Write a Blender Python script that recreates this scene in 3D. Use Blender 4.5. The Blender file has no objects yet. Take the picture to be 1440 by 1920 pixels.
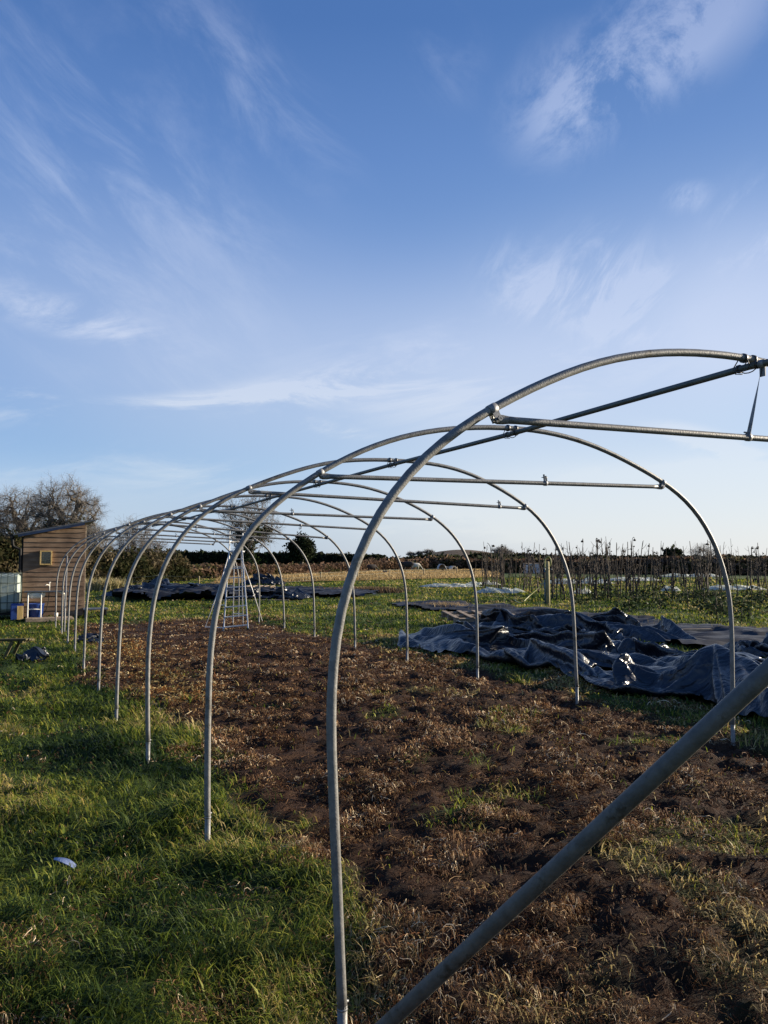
import bpy, math, random
import numpy as np
from mathutils import Vector, Matrix

random.seed(7)
RNG = np.random.default_rng(11)
SC = bpy.context.scene
COL = SC.collection
PI = math.pi

# ------------------------------------------------------------------ camera
CAMZ, PITCH, FPX = 1.55, 0.061, 1442.0          # FPX: focal length on a 1920 high picture
cam = bpy.data.cameras.new('camera')
cam.sensor_fit = 'VERTICAL'
cam.sensor_height = 36.0
cam.lens = FPX / 1920.0 * 36.0
cam.clip_start = 0.05
cam.clip_end = 9000
co = bpy.data.objects.new('camera', cam)
COL.objects.link(co)
co.location = (0, 0, CAMZ)
co.rotation_euler = (PI / 2 + PITCH, 0, 0)
SC.camera = co

# ------------------------------------------------------------------ tunnel frame of reference
TH = 0.45139
TU = np.array([-math.sin(TH), math.cos(TH)])     # along the tunnel, away from the camera
TW = np.array([math.cos(TH), math.sin(TH)])      # across, to the right
T0 = np.array([-0.1778, 2.6584])                 # left foot of the first hoop in view
STEP = 1.83

def tunnel(a, l):
    return T0[0] + TW[0] * a + TU[0] * l, T0[1] + TW[1] * a + TU[1] * l

def to_tunnel(x, y):
    dx, dy = x - T0[0], y - T0[1]
    return dx * TW[0] + dy * TW[1], dx * TU[0] + dy * TU[1]

# ------------------------------------------------------------------ noise
def _hash(ix, iy, seed):
    h = (ix.astype(np.int64) * 374761393 + iy.astype(np.int64) * 668265263 + seed * 1442695041) & 0x7fffffff
    h = ((h ^ (h >> 13)) * 1274126177) & 0x7fffffff
    h = (h ^ (h >> 16)) & 0xffff
    return h / 65535.0

def vnoise(x, y, seed=0):
    x = np.asarray(x, float); y = np.asarray(y, float)
    ix = np.floor(x); iy = np.floor(y)
    fx = x - ix; fy = y - iy
    fx = fx * fx * fx * (fx * (fx * 6 - 15) + 10); fy = fy * fy * fy * (fy * (fy * 6 - 15) + 10)
    a = _hash(ix, iy, seed); b = _hash(ix + 1, iy, seed)
    c = _hash(ix, iy + 1, seed); d = _hash(ix + 1, iy + 1, seed)
    return (a + (b - a) * fx) * (1 - fy) + (c + (d - c) * fx) * fy

def fbm(x, y, octv=4, seed=0, gain=0.5):
    s = 0; amp = 1; tot = 0
    x = np.asarray(x, float); y = np.asarray(y, float)
    for o in range(octv):
        ca, sa = math.cos(o * 1.3 + .5), math.sin(o * 1.3 + .5)
        s = s + amp * vnoise((x * ca - y * sa) * 2 ** o + 17.3 * o, (x * sa + y * ca) * 2 ** o - 9.1 * o, seed + o)
        tot += amp; amp *= gain
    return s / tot

def sstep(e0, e1, x):
    t = np.clip((np.asarray(x, float) - e0) / (e1 - e0), 0, 1)
    return t * t * (3 - 2 * t)

# ------------------------------------------------------------------ ground
def mud_mask(x, y):
    a, l = to_tunnel(x, y)
    wob = (fbm(x * 1.1, y * 1.1, 3, 5) - .5)
    wob2 = (fbm(x * 4, y * 4, 2, 15) - .5)
    edgeL = 0.34 + wob * .9 + wob2 * .5 - .25 * sstep(5, 8, l) * (1 - sstep(11, 14, l))
    edgeR = 4.45 + wob * .8 + wob2 * .3
    near = -0.6 + wob * 2.2 + wob2 * .8
    far = 16.9 + wob * 1.6
    m = sstep(-.18, .22, a - edgeL) * sstep(-.15, .3, edgeR - a) * sstep(-.5, .9, l - near) * sstep(-.2, .5, far - l)
    patch = sstep(.62, .74, fbm(x * 1.7, y * 1.7, 3, 33))      # green tufts that survived
    return m * (1 - .48 * patch * (1 - sstep(5, 9, l)))

def hill(x, y):
    d = np.hypot(x, y)
    az = np.arctan2(x, y)
    h = 6.5 * np.exp(-((az - .10) / .07) ** 2) * sstep(240, 420, d)
    h = h + 2.0 * sstep(300, 1500, d)
    return h

def ground_z(x, y):
    x = np.asarray(x, float); y = np.asarray(y, float)
    a, l = to_tunnel(x, y)
    z = .095 * sstep(-.3, 3.6, a) * sstep(-1.5, 1.5, l) + .0 * a
    z = z - .10 * np.exp(-(a ** 2 + (l) ** 2) / .55)
    d = np.hypot(x, y)
    near = 1 - sstep(18, 45, d)
    m = mud_mask(x, y) * near
    fine = 1 - sstep(11, 16, d)
    clod = (fbm(x * 1.5, y * 2.8, 2, 51) - .5) * .065 + ((fbm(x * 8.0, y * 10.5, 4, 61, .6) - .5) * .13) * fine
    turf = (fbm(x * .8, y * .8, 2, 71) - .5) * .14 + (fbm(x * 3.1, y * 3.1, 3, 81) - .5) * .13 * fine
    z = z + clod * m + turf * (near - m).clip(0)
    # holes and heaps in the soil
    for (ha, hl, hr, hz) in ((3.55, 1.35, .16, -.06), (.62, -.45, .16, -.05)):
        z = z + hz * np.exp(-((a - ha) ** 2 + (l - hl) ** 2) / hr ** 2)
    return z + hill(x, y)

def gz(x, y):
    return float(ground_z(np.array([x]), np.array([y]))[0])

def G(px, py, h=0.05):
    """point on level ground seen at photo pixel (px,py)"""
    u = (px - 720) / FPX; v = (960 - py) / FPX
    dy = math.cos(PITCH) - v * math.sin(PITCH); dz = math.sin(PITCH) + v * math.cos(PITCH)
    t = (h - CAMZ) / dz
    return u * t, dy * t

def D(px, d):
    return (px - 720) / FPX * d, d

def ZH(py, d):
    """height seen at photo row py at distance d"""
    return CAMZ + (1048 - py) / FPX * d

# ------------------------------------------------------------------ object helpers
def tag(o, label=None, cat=None, group=None, kind=None):
    if label: o['label'] = label
    if cat: o['category'] = cat
    if group: o['group'] = group
    if kind: o['kind'] = kind
    return o

def empty(name, loc=(0, 0, 0), rz=0):
    o = bpy.data.objects.new(name, None)
    o.location = loc; o.rotation_euler = (0, 0, rz); o.empty_display_size = .2
    COL.objects.link(o)
    return o

def link(name, me, mat=None, parent=None, loc=(0, 0, 0), rz=0):
    o = bpy.data.objects.new(name, me)
    if mat is not None:
        if isinstance(mat, (list, tuple)):
            for m_ in mat: me.materials.append(m_)
        else:
            me.materials.append(mat)
    COL.objects.link(o)
    o.location = loc; o.rotation_euler = (0, 0, rz)
    if parent is not None: o.parent = parent
    return o

def copy_tree(o, parent=None):
    c = o.copy(); COL.objects.link(c)
    if parent is not None: c.parent = parent
    for ch in list(o.children):
        copy_tree(ch, c)
    return c

def mesh_np(name, V, F, smooth=True, color=None, attr=None):
    V = np.asarray(V, np.float32); F = np.asarray(F, np.int32)
    me = bpy.data.meshes.new(name)
    n = F.shape[1]
    me.vertices.add(len(V)); me.vertices.foreach_set('co', V.ravel())
    me.loops.add(F.size); me.loops.foreach_set('vertex_index', F.ravel())
    me.polygons.add(len(F))
    me.polygons.foreach_set('loop_start', np.arange(0, F.size, n, dtype=np.int32))
    me.polygons.foreach_set('loop_total', np.full(len(F), n, np.int32))
    if smooth: me.polygons.foreach_set('use_smooth', np.ones(len(F), bool))
    me.update(calc_edges=True)
    if color is not None:
        ca = me.color_attributes.new('tint', 'FLOAT_COLOR', 'POINT')
        c4 = np.ones((len(V), 4), np.float32); c4[:, :3] = color
        ca.data.foreach_set('color', c4.ravel())
    if attr is not None:
        for k, v in attr.items():
            at = me.attributes.new(k, 'FLOAT', 'POINT')
            at.data.foreach_set('value', np.asarray(v, np.float32).ravel())
    return me

class MB:
    """collects shapes into one mesh"""
    def __init__(s):
        s.v = []; s.f = []; s.sm = []
    def add(s, vs, fs, smooth=False):
        b = len(s.v); s.v += [tuple(p) for p in vs]
        s.f += [tuple(i + b for i in f) for f in fs]; s.sm += [smooth] * len(fs)
        return s
    def box(s, c, size, rot=None, bev=0.0):
        x, y, z = (q / 2 for q in size)
        if bev > 0 and min(x, y, z) > bev * 1.5:
            b = bev; vs = []; 
            for sx in (-1, 1):
                for sy in (-1, 1):
                    for sz in (-1, 1):
                        vs += [Vector((sx * (x - b), sy * (y - b), sz * z)), Vector((sx * (x - b), sy * y, sz * (z - b))), Vector((sx * x, sy * (y - b), sz * (z - b)))]
            idx = lambda sx, sy, sz, k: ((sx > 0) * 4 + (sy > 0) * 2 + (sz > 0)) * 3 + k
            fs = []
            for sz in (-1, 1): fs.append([idx(-1, -1, sz, 0), idx(1, -1, sz, 0), idx(1, 1, sz, 0), idx(-1, 1, sz, 0)][::(1 if sz > 0 else -1)])
            for sy in (-1, 1): fs.append([idx(-1, sy, -1, 1), idx(1, sy, -1, 1), idx(1, sy, 1, 1), idx(-1, sy, 1, 1)][::(-1 if sy > 0 else 1)])
            for sx in (-1, 1): fs.append([idx(sx, -1, -1, 2), idx(sx, 1, -1, 2), idx(sx, 1, 1, 2), idx(sx, -1, 1, 2)][::(1 if sx > 0 else -1)])
            for a in (-1, 1):
                for b2 in (-1, 1):
                    fs.append([idx(-1, a, b2, 0), idx(1, a, b2, 0), idx(1, a, b2, 1), idx(-1, a, b2, 1)])
                    fs.append([idx(a, -1, b2, 0), idx(a, 1, b2, 0), idx(a, 1, b2, 2), idx(a, -1, b2, 2)])
                    fs.append([idx(a, b2, -1, 1), idx(a, b2, 1, 1), idx(a, b2, 1, 2), idx(a, b2, -1, 2)])
                    for c2 in (-1, 1): fs.append([idx(a, b2, c2, 0), idx(a, b2, c2, 1), idx(a, b2, c2, 2)])
        else:
            vs = [Vector((sx * x, sy * y, sz * z)) for sx in (-1, 1) for sy in (-1, 1) for sz in (-1, 1)]
            fs = [(0, 1, 3, 2), (4, 6, 7, 5), (0, 4, 5, 1), (2, 3, 7, 6), (0, 2, 6, 4), (1, 5, 7, 3)]
        if rot is not None: vs = [rot @ p for p in vs]
        c = Vector(c)
        return s.add([p + c for p in vs], fs)
    def bar(s, p0, p1, w, h, up=(0, 0, 1)):
        p0 = Vector(p0); p1 = Vector(p1); d = (p1 - p0); L = d.length; d.normalize()
        upv = Vector(up)
        if abs(d.dot(upv)) > .98: upv = Vector((1, 0, 0))
        sd = d.cross(upv).normalized(); u2 = sd.cross(d)
        R = Matrix((d, sd, u2)).transposed()
        return s.box((p0 + p1) / 2, (L, w, h), R)
    def tube(s, pts, r, n=10, cap=True):
        pts = [Vector(p) for p in pts]
        m = len(pts)
        rs = r if isinstance(r, (list, tuple)) else [r] * m
        t0 = (pts[1] - pts[0]).normalized()
        ref = Vector((0, 0, 1)) if abs(t0.z) < .9 else Vector((1, 0, 0))
        nrm = t0.cross(ref).normalized()
        vs = []
        for i in range(m):
            t = (pts[min(i + 1, m - 1)] - pts[max(i - 1, 0)]).normalized()
            nrm = (nrm - t * nrm.dot(t)).normalized()
            bn = t.cross(nrm)
            for k in range(n):
                a = 2 * PI * k / n
                vs.append(pts[i] + (nrm * math.cos(a) + bn * math.sin(a)) * rs[i])
        fs = [(i * n + k, i * n + (k + 1) % n, (i + 1) * n + (k + 1) % n, (i + 1) * n + k) for i in range(m - 1) for k in range(n)]
        s.add(vs, fs, True)
        if cap:
            b = len(s.v) - len(vs)
            s.f.append(tuple(b + k for k in range(n))[::-1]); s.sm.append(False)
            s.f.append(tuple(b + (m - 1) * n + k for k in range(n))); s.sm.append(False)
        return s
    def lathe(s, c, prof, n=16):
        c = Vector(c); vs = []
        for (r, z) in prof:
            for k in range(n):
                a = 2 * PI * k / n
                vs.append(c + Vector((r * math.cos(a), r * math.sin(a), z)))
        m = len(prof)
        fs = [(i * n + k, i * n + (k + 1) % n, (i + 1) * n + (k + 1) % n, (i + 1) * n + k) for i in range(m - 1) for k in range(n)]
        return s.add(vs, fs, True)
    def build(s, name, mat, parent=None, loc=(0, 0, 0), rz=0):
        me = bpy.data.meshes.new(name)
        me.from_pydata([tuple(p) for p in s.v], [], s.f)
        me.polygons.foreach_set('use_smooth', np.array(s.sm, bool))
        me.update()
        return link(name, me, mat, parent, loc, rz)

def catmull(P, sub=4):
    P = [Vector(p) for p in P]; out = []
    for i in range(len(P) - 1):
        p0 = P[max(i - 1, 0)]; p1 = P[i]; p2 = P[i + 1]; p3 = P[min(i + 2, len(P) - 1)]
        for k in range(sub):
            t = k / sub
            out.append(.5 * ((2 * p1) + (p2 - p0) * t + (2 * p0 - 5 * p1 + 4 * p2 - p3) * t * t + (3 * p1 - p0 - 3 * p2 + p3) * t ** 3))
    out.append(P[-1])
    return out

# ------------------------------------------------------------------ materials
def newmat(name):
    m = bpy.data.materials.new(name); m.use_nodes = True
    nt = m.node_tree; nt.nodes.clear()
    out = nt.nodes.new('ShaderNodeOutputMaterial')
    b = nt.nodes.new('ShaderNodeBsdfPrincipled')
    nt.links.new(b.outputs[0], out.inputs[0])
    return m, nt, b, out

def N(nt, typ, **kw):
    n = nt.nodes.new(typ)
    for k, v in kw.items():
        if k.startswith('i_'): n.inputs[k[2:].replace('_', ' ')].default_value = v
        else: setattr(n, k, v)
    return n

def ramp(nt, stops, fac=None, interp='LINEAR'):
    r = nt.nodes.new('ShaderNodeValToRGB'); r.color_ramp.interpolation = interp
    e = r.color_ramp.elements
    while len(e) > 1: e.remove(e[0])
    e[0].position = stops[0][0]; e[0].color = (*stops[0][1], 1) if len(stops[0][1]) == 3 else stops[0][1]
    for p, c in stops[1:]:
        q = e.new(p); q.color = (*c, 1) if len(c) == 3 else c
    if fac is not None: nt.links.new(fac, r.inputs[0])
    return r

def basic(name, c1, c2, scale=8, rough=.6, metal=0., bump=.1, bscale=40, spec=.5, stretch=(1, 1, 1), coords='Object', contrast=(.35, .65)):
    m, nt, b, out = newmat(name)
    tc = N(nt, 'ShaderNodeTexCoord'); mp = N(nt, 'ShaderNodeMapping'); mp.inputs['Scale'].default_value = stretch
    nt.links.new(tc.outputs[coords], mp.inputs[0])
    n1 = N(nt, 'ShaderNodeTexNoise', i_Scale=scale, i_Detail=6., i_Roughness=.62); nt.links.new(mp.outputs[0], n1.inputs[0])
    r = ramp(nt, [(contrast[0], c1), (contrast[1], c2)], n1.outputs[0]); nt.links.new(r.outputs[0], b.inputs['Base Color'])
    n2 = N(nt, 'ShaderNodeTexNoise', i_Scale=bscale, i_Detail=5.); nt.links.new(mp.outputs[0], n2.inputs[0])
    bp = N(nt, 'ShaderNodeBump', i_Strength=bump, i_Distance=.02); nt.links.new(n2.outputs[0], bp.inputs['Height'])
    nt.links.new(bp.outputs[0], b.inputs['Normal'])
    mr = N(nt, 'ShaderNodeMapRange'); mr.inputs[3].default_value = rough - .08; mr.inputs[4].default_value = rough + .1
    nt.links.new(n2.outputs[0], mr.inputs[0]); nt.links.new(mr.outputs[0], b.inputs['Roughness'])
    b.inputs['Metallic'].default_value = metal
    b.inputs['Specular IOR Level'].default_value = spec
    return m

M = {}
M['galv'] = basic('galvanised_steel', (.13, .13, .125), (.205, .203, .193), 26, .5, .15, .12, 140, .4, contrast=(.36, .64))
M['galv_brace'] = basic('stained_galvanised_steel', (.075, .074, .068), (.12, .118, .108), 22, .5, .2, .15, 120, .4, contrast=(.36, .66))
M['mossywood'] = basic('mossy_dark_timber', (.05, .05, .022), (.12, .10, .055), 14, .9, 0, .3, 60, .2, stretch=(.25, 1, 1))
def smudge(m, amount=.45, scale=5.):
    # sparse dark stains and scuffs on the tubes
    nt = m.node_tree; b = [n for n in nt.nodes if n.type == 'BSDF_PRINCIPLED'][0]
    src = b.inputs['Base Color'].links[0].from_socket; tc = N(nt, 'ShaderNodeTexCoord')
    n1 = N(nt, 'ShaderNodeTexNoise', i_Scale=scale, i_Detail=7., i_Roughness=.7); nt.links.new(tc.outputs['Object'], n1.inputs[0])
    r = ramp(nt, [(.58, (1, 1, 1)), (.64, (amount, amount * .93, amount * .82)), (.70, (amount, amount * .93, amount * .82))], n1.outputs[0])
    mx = N(nt, 'ShaderNodeMixRGB', blend_type='MULTIPLY'); mx.inputs[0].default_value = 1; nt.links.new(src, mx.inputs[1]); nt.links.new(r.outputs[0], mx.inputs[2]); nt.links.new(mx.outputs[0], b.inputs['Base Color'])
smudge(M['galv'], .6, 7.); smudge(M['galv_brace'], .5, 8.)
M['galv_dark'] = basic('dull_ridge_steel', (.075, .085, .08), (.13, .14, .13), 7, .5, .3, .1, 90)
M['bracket'] = basic('zinc_bracket', (.14, .145, .15), (.26, .265, .275), 30, .55, .3, .06, 150)
M['clamp'] = basic('dark_clamp', (.03, .03, .03), (.09, .09, .09), 20, .45, .5, .1, 100)
M['alu'] = basic('aluminium', (.44, .44, .435), (.62, .62, .61), 12, .42, .25, .05, 90)
M['whitepipe'] = basic('white_pipe', (.62, .60, .52), (.78, .76, .68), 10, .5, 0, .05, 60)
M['ceramic'] = basic('white_basin', (.68, .68, .66), (.8, .8, .78), 6, .25, 0, .02, 30)
M['black'] = basic('black_plastic_part', (.006, .006, .007), (.014, .014, .014), 10, .6, 0, .05, 60, .2)
M['blue'] = basic('blue_plastic', (.01, .035, .16), (.02, .06, .26), 5, .4, 0, .03, 30)
M['roof'] = basic('roof_sheet', (.05, .06, .075), (.10, .11, .13), 6, .5, .2, .1, 50)
M['bluefilm'] = basic('blue_roof_liner', (.010, .022, .055), (.02, .04, .09), 6, .5, 0, .05, 30, .3)
M['yellowwood'] = basic('pale_window_timber', (.42, .27, .08), (.60, .42, .16), 14, .6, 0, .1, 70, stretch=(1, 1, .3))
M['oldwood'] = basic('weathered_timber', (.15, .11, .075), (.34, .26, .18), 16, .8, 0, .3, 70, stretch=(.25, 1, 1))
M['post'] = basic('round_timber_post', (.17, .14, .07), (.38, .33, .17), 12, .8, 0, .3, 60, stretch=(1, 1, .2))
M['stake'] = basic('fence_stake_timber', (.22, .17, .09), (.36, .28, .15), 9, .8, 0, .2, 50, stretch=(1, 1, .3))
M['bark'] = basic('bark', (.06, .05, .038), (.15, .125, .095), 3, .9, 0, .4, 12)
M['twig'] = basic('twigs', (.095, .083, .072), (.20, .175, .15), 1.2, .9, 0, .0, 12)
M['stalk'] = basic('dead_stalk', (.03, .022, .017), (.09, .065, .045), 5, .85, 0, .2, 40)
M['seedhead'] = basic('dead_flower_head', (.02, .015, .01), (.07, .05, .03), 20, .9, 0, .4, 60)
M['hose'] = basic('yellow_green_hose', (.20, .20, .05), (.32, .32, .09), 14, .45, 0, .05, 40)
M['pipeblue'] = basic('blue_water_pipe', (.02, .07, .14), (.05, .13, .22), 9, .45, 0, .05, 40)
M['tank'] = basic('milky_tank_plastic', (.24, .30, .27), (.36, .41, .37), 3, .6, 0, .03, 20)
M['cage'] = basic('tank_cage_steel', (.03, .045, .04), (.07, .09, .08), 10, .45, .5, .05, 60)
M['wool'] = basic('wool', (.45, .42, .34), (.62, .58, .5), 12, .95, 0, .4, 40)
M['darkwool'] = basic('dark_wool', (.02, .017, .014), (.05, .04, .035), 12, .95, 0, .4, 40)
M['ark'] = basic('galvanised_ark', (.30, .31, .31), (.48, .48, .47), 4, .45, .3, .05, 40)
M['palewall'] = basic('pale_boarding', (.42, .38, .38), (.60, .56, .55), 3, .7, 0, .15, 30)
M['scrap'] = basic('pale_blue_plastic', (.15, .20, .34), (.34, .40, .56), 60, .5, 0, .1, 80)
M['bag'] = basic('dark_blue_bag', (.008, .011, .018), (.025, .033, .05), 6, .4, 0, .3, 25)
M['rust'] = basic('rusty_tape', (.16, .05, .02), (.30, .10, .04), 9, .8, 0, .2, 40)

def tinted(name, rough=.7, transl=.0, spec=.25, add=None):
    """colour comes from the point attribute 'tint'"""
    m, nt, b, out = newmat(name)
    at = N(nt, 'ShaderNodeAttribute'); at.attribute_name = 'tint'
    nt.links.new(at.outputs[0], b.inputs['Base Color'])
    b.inputs['Roughness'].default_value = rough; b.inputs['Specular IOR Level'].default_value = spec
    if transl > 0:
        tr = N(nt, 'ShaderNodeBsdfTranslucent'); mx = N(nt, 'ShaderNodeMixShader'); mx.inputs[0].default_value = transl
        nt.links.new(at.outputs[0], tr.inputs[0]); nt.links.new(b.outputs[0], mx.inputs[1]); nt.links.new(tr.outputs[0], mx.inputs[2])
        nt.links.new(mx.outputs[0], out.inputs[0])
    return m
M['blade'] = tinted('grass_blades', .55, .45, .25)
M['straw'] = tinted('dead_straw', .75, .25, .2)
M['leaf'] = tinted('leaves', .85, .2, .08)
M['brush'] = tinted('hedge_twigs', .85, .3, .08)

# ------------------------------------------------------------------ ground sheet
def axis(lo, hi, step, far_lo, far_hi, g=1.09):
    a = list(np.arange(lo, hi + 1e-6, step))
    s = step; v = hi
    while v < far_hi: s *= g; v += s; a.append(v)
    s = step; v = lo
    while v > far_lo: s *= g; v -= s; a.insert(0, v)
    return np.array(a)

gx = axis(-5.0, 7.5, .045, -3500, 3500)
gy = axis(1.2, 15.0, .045, -400, 5000)
X, Y = np.meshgrid(gx, gy)
Z = ground_z(X, Y)
nx, ny = len(gx), len(gy)
I = np.arange(nx * ny).reshape(ny, nx)
F = np.stack([I[:-1, :-1], I[:-1, 1:], I[1:, 1:], I[1:, :-1]], -1).reshape(-1, 4)
me = mesh_np('ground', np.stack([X, Y, Z], -1).reshape(-1, 3), F, True, attr={'mud': mud_mask(X, Y), 'hill': np.exp(-((np.arctan2(X, np.abs(Y) + .01) - .11) / .10) ** 4) * sstep(200, 260, np.hypot(X, Y)) * (Y > 0)})

m, nt, b, out = newmat('ground')
tc = N(nt, 'ShaderNodeTexCoord')
at = N(nt, 'ShaderNodeAttribute'); at.attribute_name = 'mud'
def noise(sc, det=6., rough=.6, dist=0.):
    n = N(nt, 'ShaderNodeTexNoise', i_Scale=sc, i_Detail=det, i_Roughness=rough, i_Distortion=dist)
    nt.links.new(tc.outputs['Object'], n.inputs[0]); return n
soil = ramp(nt, [(.3, (.014, .007, .004)), (.5, (.042, .021, .012)), (.62, (.075, .040, .022)), (.74, (.16, .10, .05))], noise(9, 8, .7, .4).outputs[0])
soil2 = ramp(nt, [(.35, (.025, .012, .008)), (.65, (.07, .037, .022))], noise(1.6, 4).outputs[0])
ms = N(nt, 'ShaderNodeMixRGB', blend_type='MIX'); ms.inputs[0].default_value = .4
nt.links.new(soil.outputs[0], ms.inputs[1]); nt.links.new(soil2.outputs[0], ms.inputs[2])
turf = ramp(nt, [(.32, (.012, .022, .006)), (.5, (.03, .052, .010)), (.66, (.07, .10, .018)), (.8, (.13, .12, .045))], noise(6, 8, .72, .3).outputs[0])
turf2 = ramp(nt, [(.38, (.028, .055, .010)), (.62, (.085, .115, .022))], noise(.13, 5).outputs[0])
mt = N(nt, 'ShaderNodeMixRGB', blend_type='MIX'); mt.inputs[0].default_value = .55
nt.links.new(turf.outputs[0], mt.inputs[1]); nt.links.new(turf2.outputs[0], mt.inputs[2])
mg = N(nt, 'ShaderNodeMixRGB', blend_type='MIX')
nt.links.new(at.outputs['Fac'], mg.inputs[0]); nt.links.new(mt.outputs[0], mg.inputs[1]); nt.links.new(ms.outputs[0], mg.inputs[2])
ah = N(nt, 'ShaderNodeAttribute'); ah.attribute_name = 'hill'
hc = ramp(nt, [(.35, (.05, .036, .022)), (.6, (.09, .062, .038))], noise(.03, 5).outputs[0])
mh = N(nt, 'ShaderNodeMixRGB', blend_type='MIX'); nt.links.new(ah.outputs['Fac'], mh.inputs[0]); nt.links.new(mg.outputs[0], mh.inputs[1]); nt.links.new(hc.outputs[0], mh.inputs[2])
nt.links.new(mh.outputs[0], b.inputs['Base Color'])
b.inputs['Roughness'].default_value = .92; b.inputs['Specular IOR Level'].default_value = .15
bn = N(nt, 'ShaderNodeBump', i_Strength=1.0, i_Distance=.045); nt.links.new(noise(30, 8, .8).outputs[0], bn.inputs['Height']); nt.links.new(bn.outputs[0], b.inputs['Normal'])
M['ground'] = m
tag(link('ground', me, M['ground']), kind='structure')

# ------------------------------------------------------------------ fields beyond the fence (thin sheets on the level ground)
def field(name, poly, mat, z, sub=40):
    """quad patch given by four corners, gridded"""
    P = [np.array(p, float) for p in poly]
    u = np.linspace(0, 1, sub); U_, V_ = np.meshgrid(u, u)
    XY = (P[0] * ((1 - U_) * (1 - V_))[..., None] + P[1] * (U_ * (1 - V_))[..., None] + P[2] * (U_ * V_)[..., None] + P[3] * ((1 - U_) * V_)[..., None])
    wob = (fbm(XY[..., 0] * .25, XY[..., 1] * .25, 3, 91) - .5) * 1.6
    XY = XY + wob[..., None] * np.array([.4, 1.0])
    Zz = ground_z(XY[..., 0], XY[..., 1]) + z
    J = np.arange(sub * sub).reshape(sub, sub)
    Fq = np.stack([J[:-1, :-1], J[:-1, 1:], J[1:, 1:], J[1:, :-1]], -1).reshape(-1, 4)
    return tag(link(name, mesh_np(name, np.concatenate([XY, Zz[..., None]], -1).reshape(-1, 3), Fq), mat), kind='structure')
M['stubble'] = basic('stubble', (.15, .10, .035), (.42, .27, .10), .55, .9, 0, .5, 5, .1, stretch=(1, .6, 1), contrast=(.3, .7))
M['crop'] = basic('young_crop', (.016, .040, .010), (.032, .066, .016), .05, .9, 0, .5, 3, .1, stretch=(1, .4, 1))
M['farland'] = basic('far_land', (.028, .045, .016), (.06, .06, .025), .012, .9, 0, .3, 1, .1)
field('stubble_field', [(-9.8, 44), (9, 60), (15.7, 104), (-14.5, 70)], M['stubble'], .06)
field('crop_field', [(-45, 88), (-4, 84), (-8, 195), (-75, 195)], M['crop'], .08)

# ------------------------------------------------------------------ grass and straw
def polar_samples(n, d0, d1, fan=.64):
    d = d0 * (d1 / d0) ** RNG.random(n)
    az = (RNG.random(n) * 2 - 1) * fan
    return d * np.sin(az), d * np.cos(az), d

def excluded(x, y):
    """ground covered by sheets"""
    a, l = to_tunnel(x, y)
    e = (a > 5.35) & (a < 8.0) & (l > -2) & (l < 9.2)
    return e | in_membranes(x, y)

def in_poly(x, y, poly):
    r = np.zeros(len(x), bool); j = len(poly) - 1
    for i in range(len(poly)):
        xi, yi = poly[i]; xj, yj = poly[j]
        c = ((yi > y) != (yj > y)) & (x < (xj - xi) * (y - yi) / (yj - yi + 1e-12) + xi)
        r ^= c; j = i
    return r

MEMBRANES = [
    [G(735, 1141), G(800, 1148), G(875, 1152), G(905, 1172), G(1010, 1190), G(1130, 1212), G(1300, 1222), G(1440, 1232), G(1640, 1250), G(1640, 1214), G(1440, 1188), G(1240, 1172), G(1130, 1158), G(960, 1143), G(860, 1135), G(735, 1131)],
    [G(470, 1125), G(690, 1124), G(722, 1117), G(640, 1110), G(560, 1107), G(420, 1108)],
    [G(215, 1127), G(300, 1130), G(440, 1128), G(520, 1126), G(500, 1112), G(380, 1108), G(250, 1111), G(215, 1117)],
]
def in_membranes(x, y):
    r = np.zeros(len(x), bool)
    for p in MEMBRANES: r |= in_poly(x, y, p)
    return r

def blades(x, y, z, L, W, az, bend, tint, lean0=.25):
    n = len(x)
    dirx, diry = np.cos(az), np.sin(az)
    px, py = -diry, dirx
    # three levels: base, mid, tip; starts leaning and bends over
    def pt(t):
        out_ = L * (lean0 * t + bend * t * t)
        up = L * t * np.sqrt(np.clip(1 - (lean0 * .6 + bend * t * .85) ** 2, .04, 1))
        return x + dirx * out_, y + diry * out_, z + up
    V = np.zeros((n, 5, 3), np.float32)
    bx, by, bz = pt(np.zeros(n)); mx, my, mz = pt(np.full(n, .55)); tx, ty, tz = pt(np.ones(n))
    for i, sg in ((0, -1), (1, 1)):
        V[:, i, 0] = bx + px * W * sg * .5; V[:, i, 1] = by + py * W * sg * .5; V[:, i, 2] = bz - .01
    for i, sg in ((2, -1), (3, 1)):
        V[:, i, 0] = mx + px * W * sg * .45; V[:, i, 1] = my + py * W * sg * .45; V[:, i, 2] = mz
    V[:, 4, 0] = tx; V[:, 4, 1] = ty; V[:, 4, 2] = tz
    base = (np.arange(n) * 5)[:, None]
    F = np.concatenate([base + np.array([[0, 1, 3]]), base + np.array([[0, 3, 2]]), base + np.array([[2, 3, 4]])], 0)
    C = np.repeat(tint[:, None, :], 5, 1).copy()
    return V.reshape(-1, 3), F, C.reshape(-1, 3)

PAL_G = np.array([(.020, .042, .007), (.052, .085, .012), (.135, .175, .022), (.25, .26, .036), (.31, .245, .058), (.44, .34, .14)])
def grass_tint(x, y, dry):
    n = len(x)
    v = np.clip(RNG.random(n) * .62 + (fbm(x * .9, y * .9, 3, 101) - .42) * 1.1 + dry, 0, .999)
    edges = np.array([.24, .46, .66, .82, .93, 1.01])
    k = np.searchsorted(edges, v).clip(0, 5)
    c = PAL_G[k] * (0.75 + .5 * RNG.random(n))[:, None]
    return c

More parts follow.
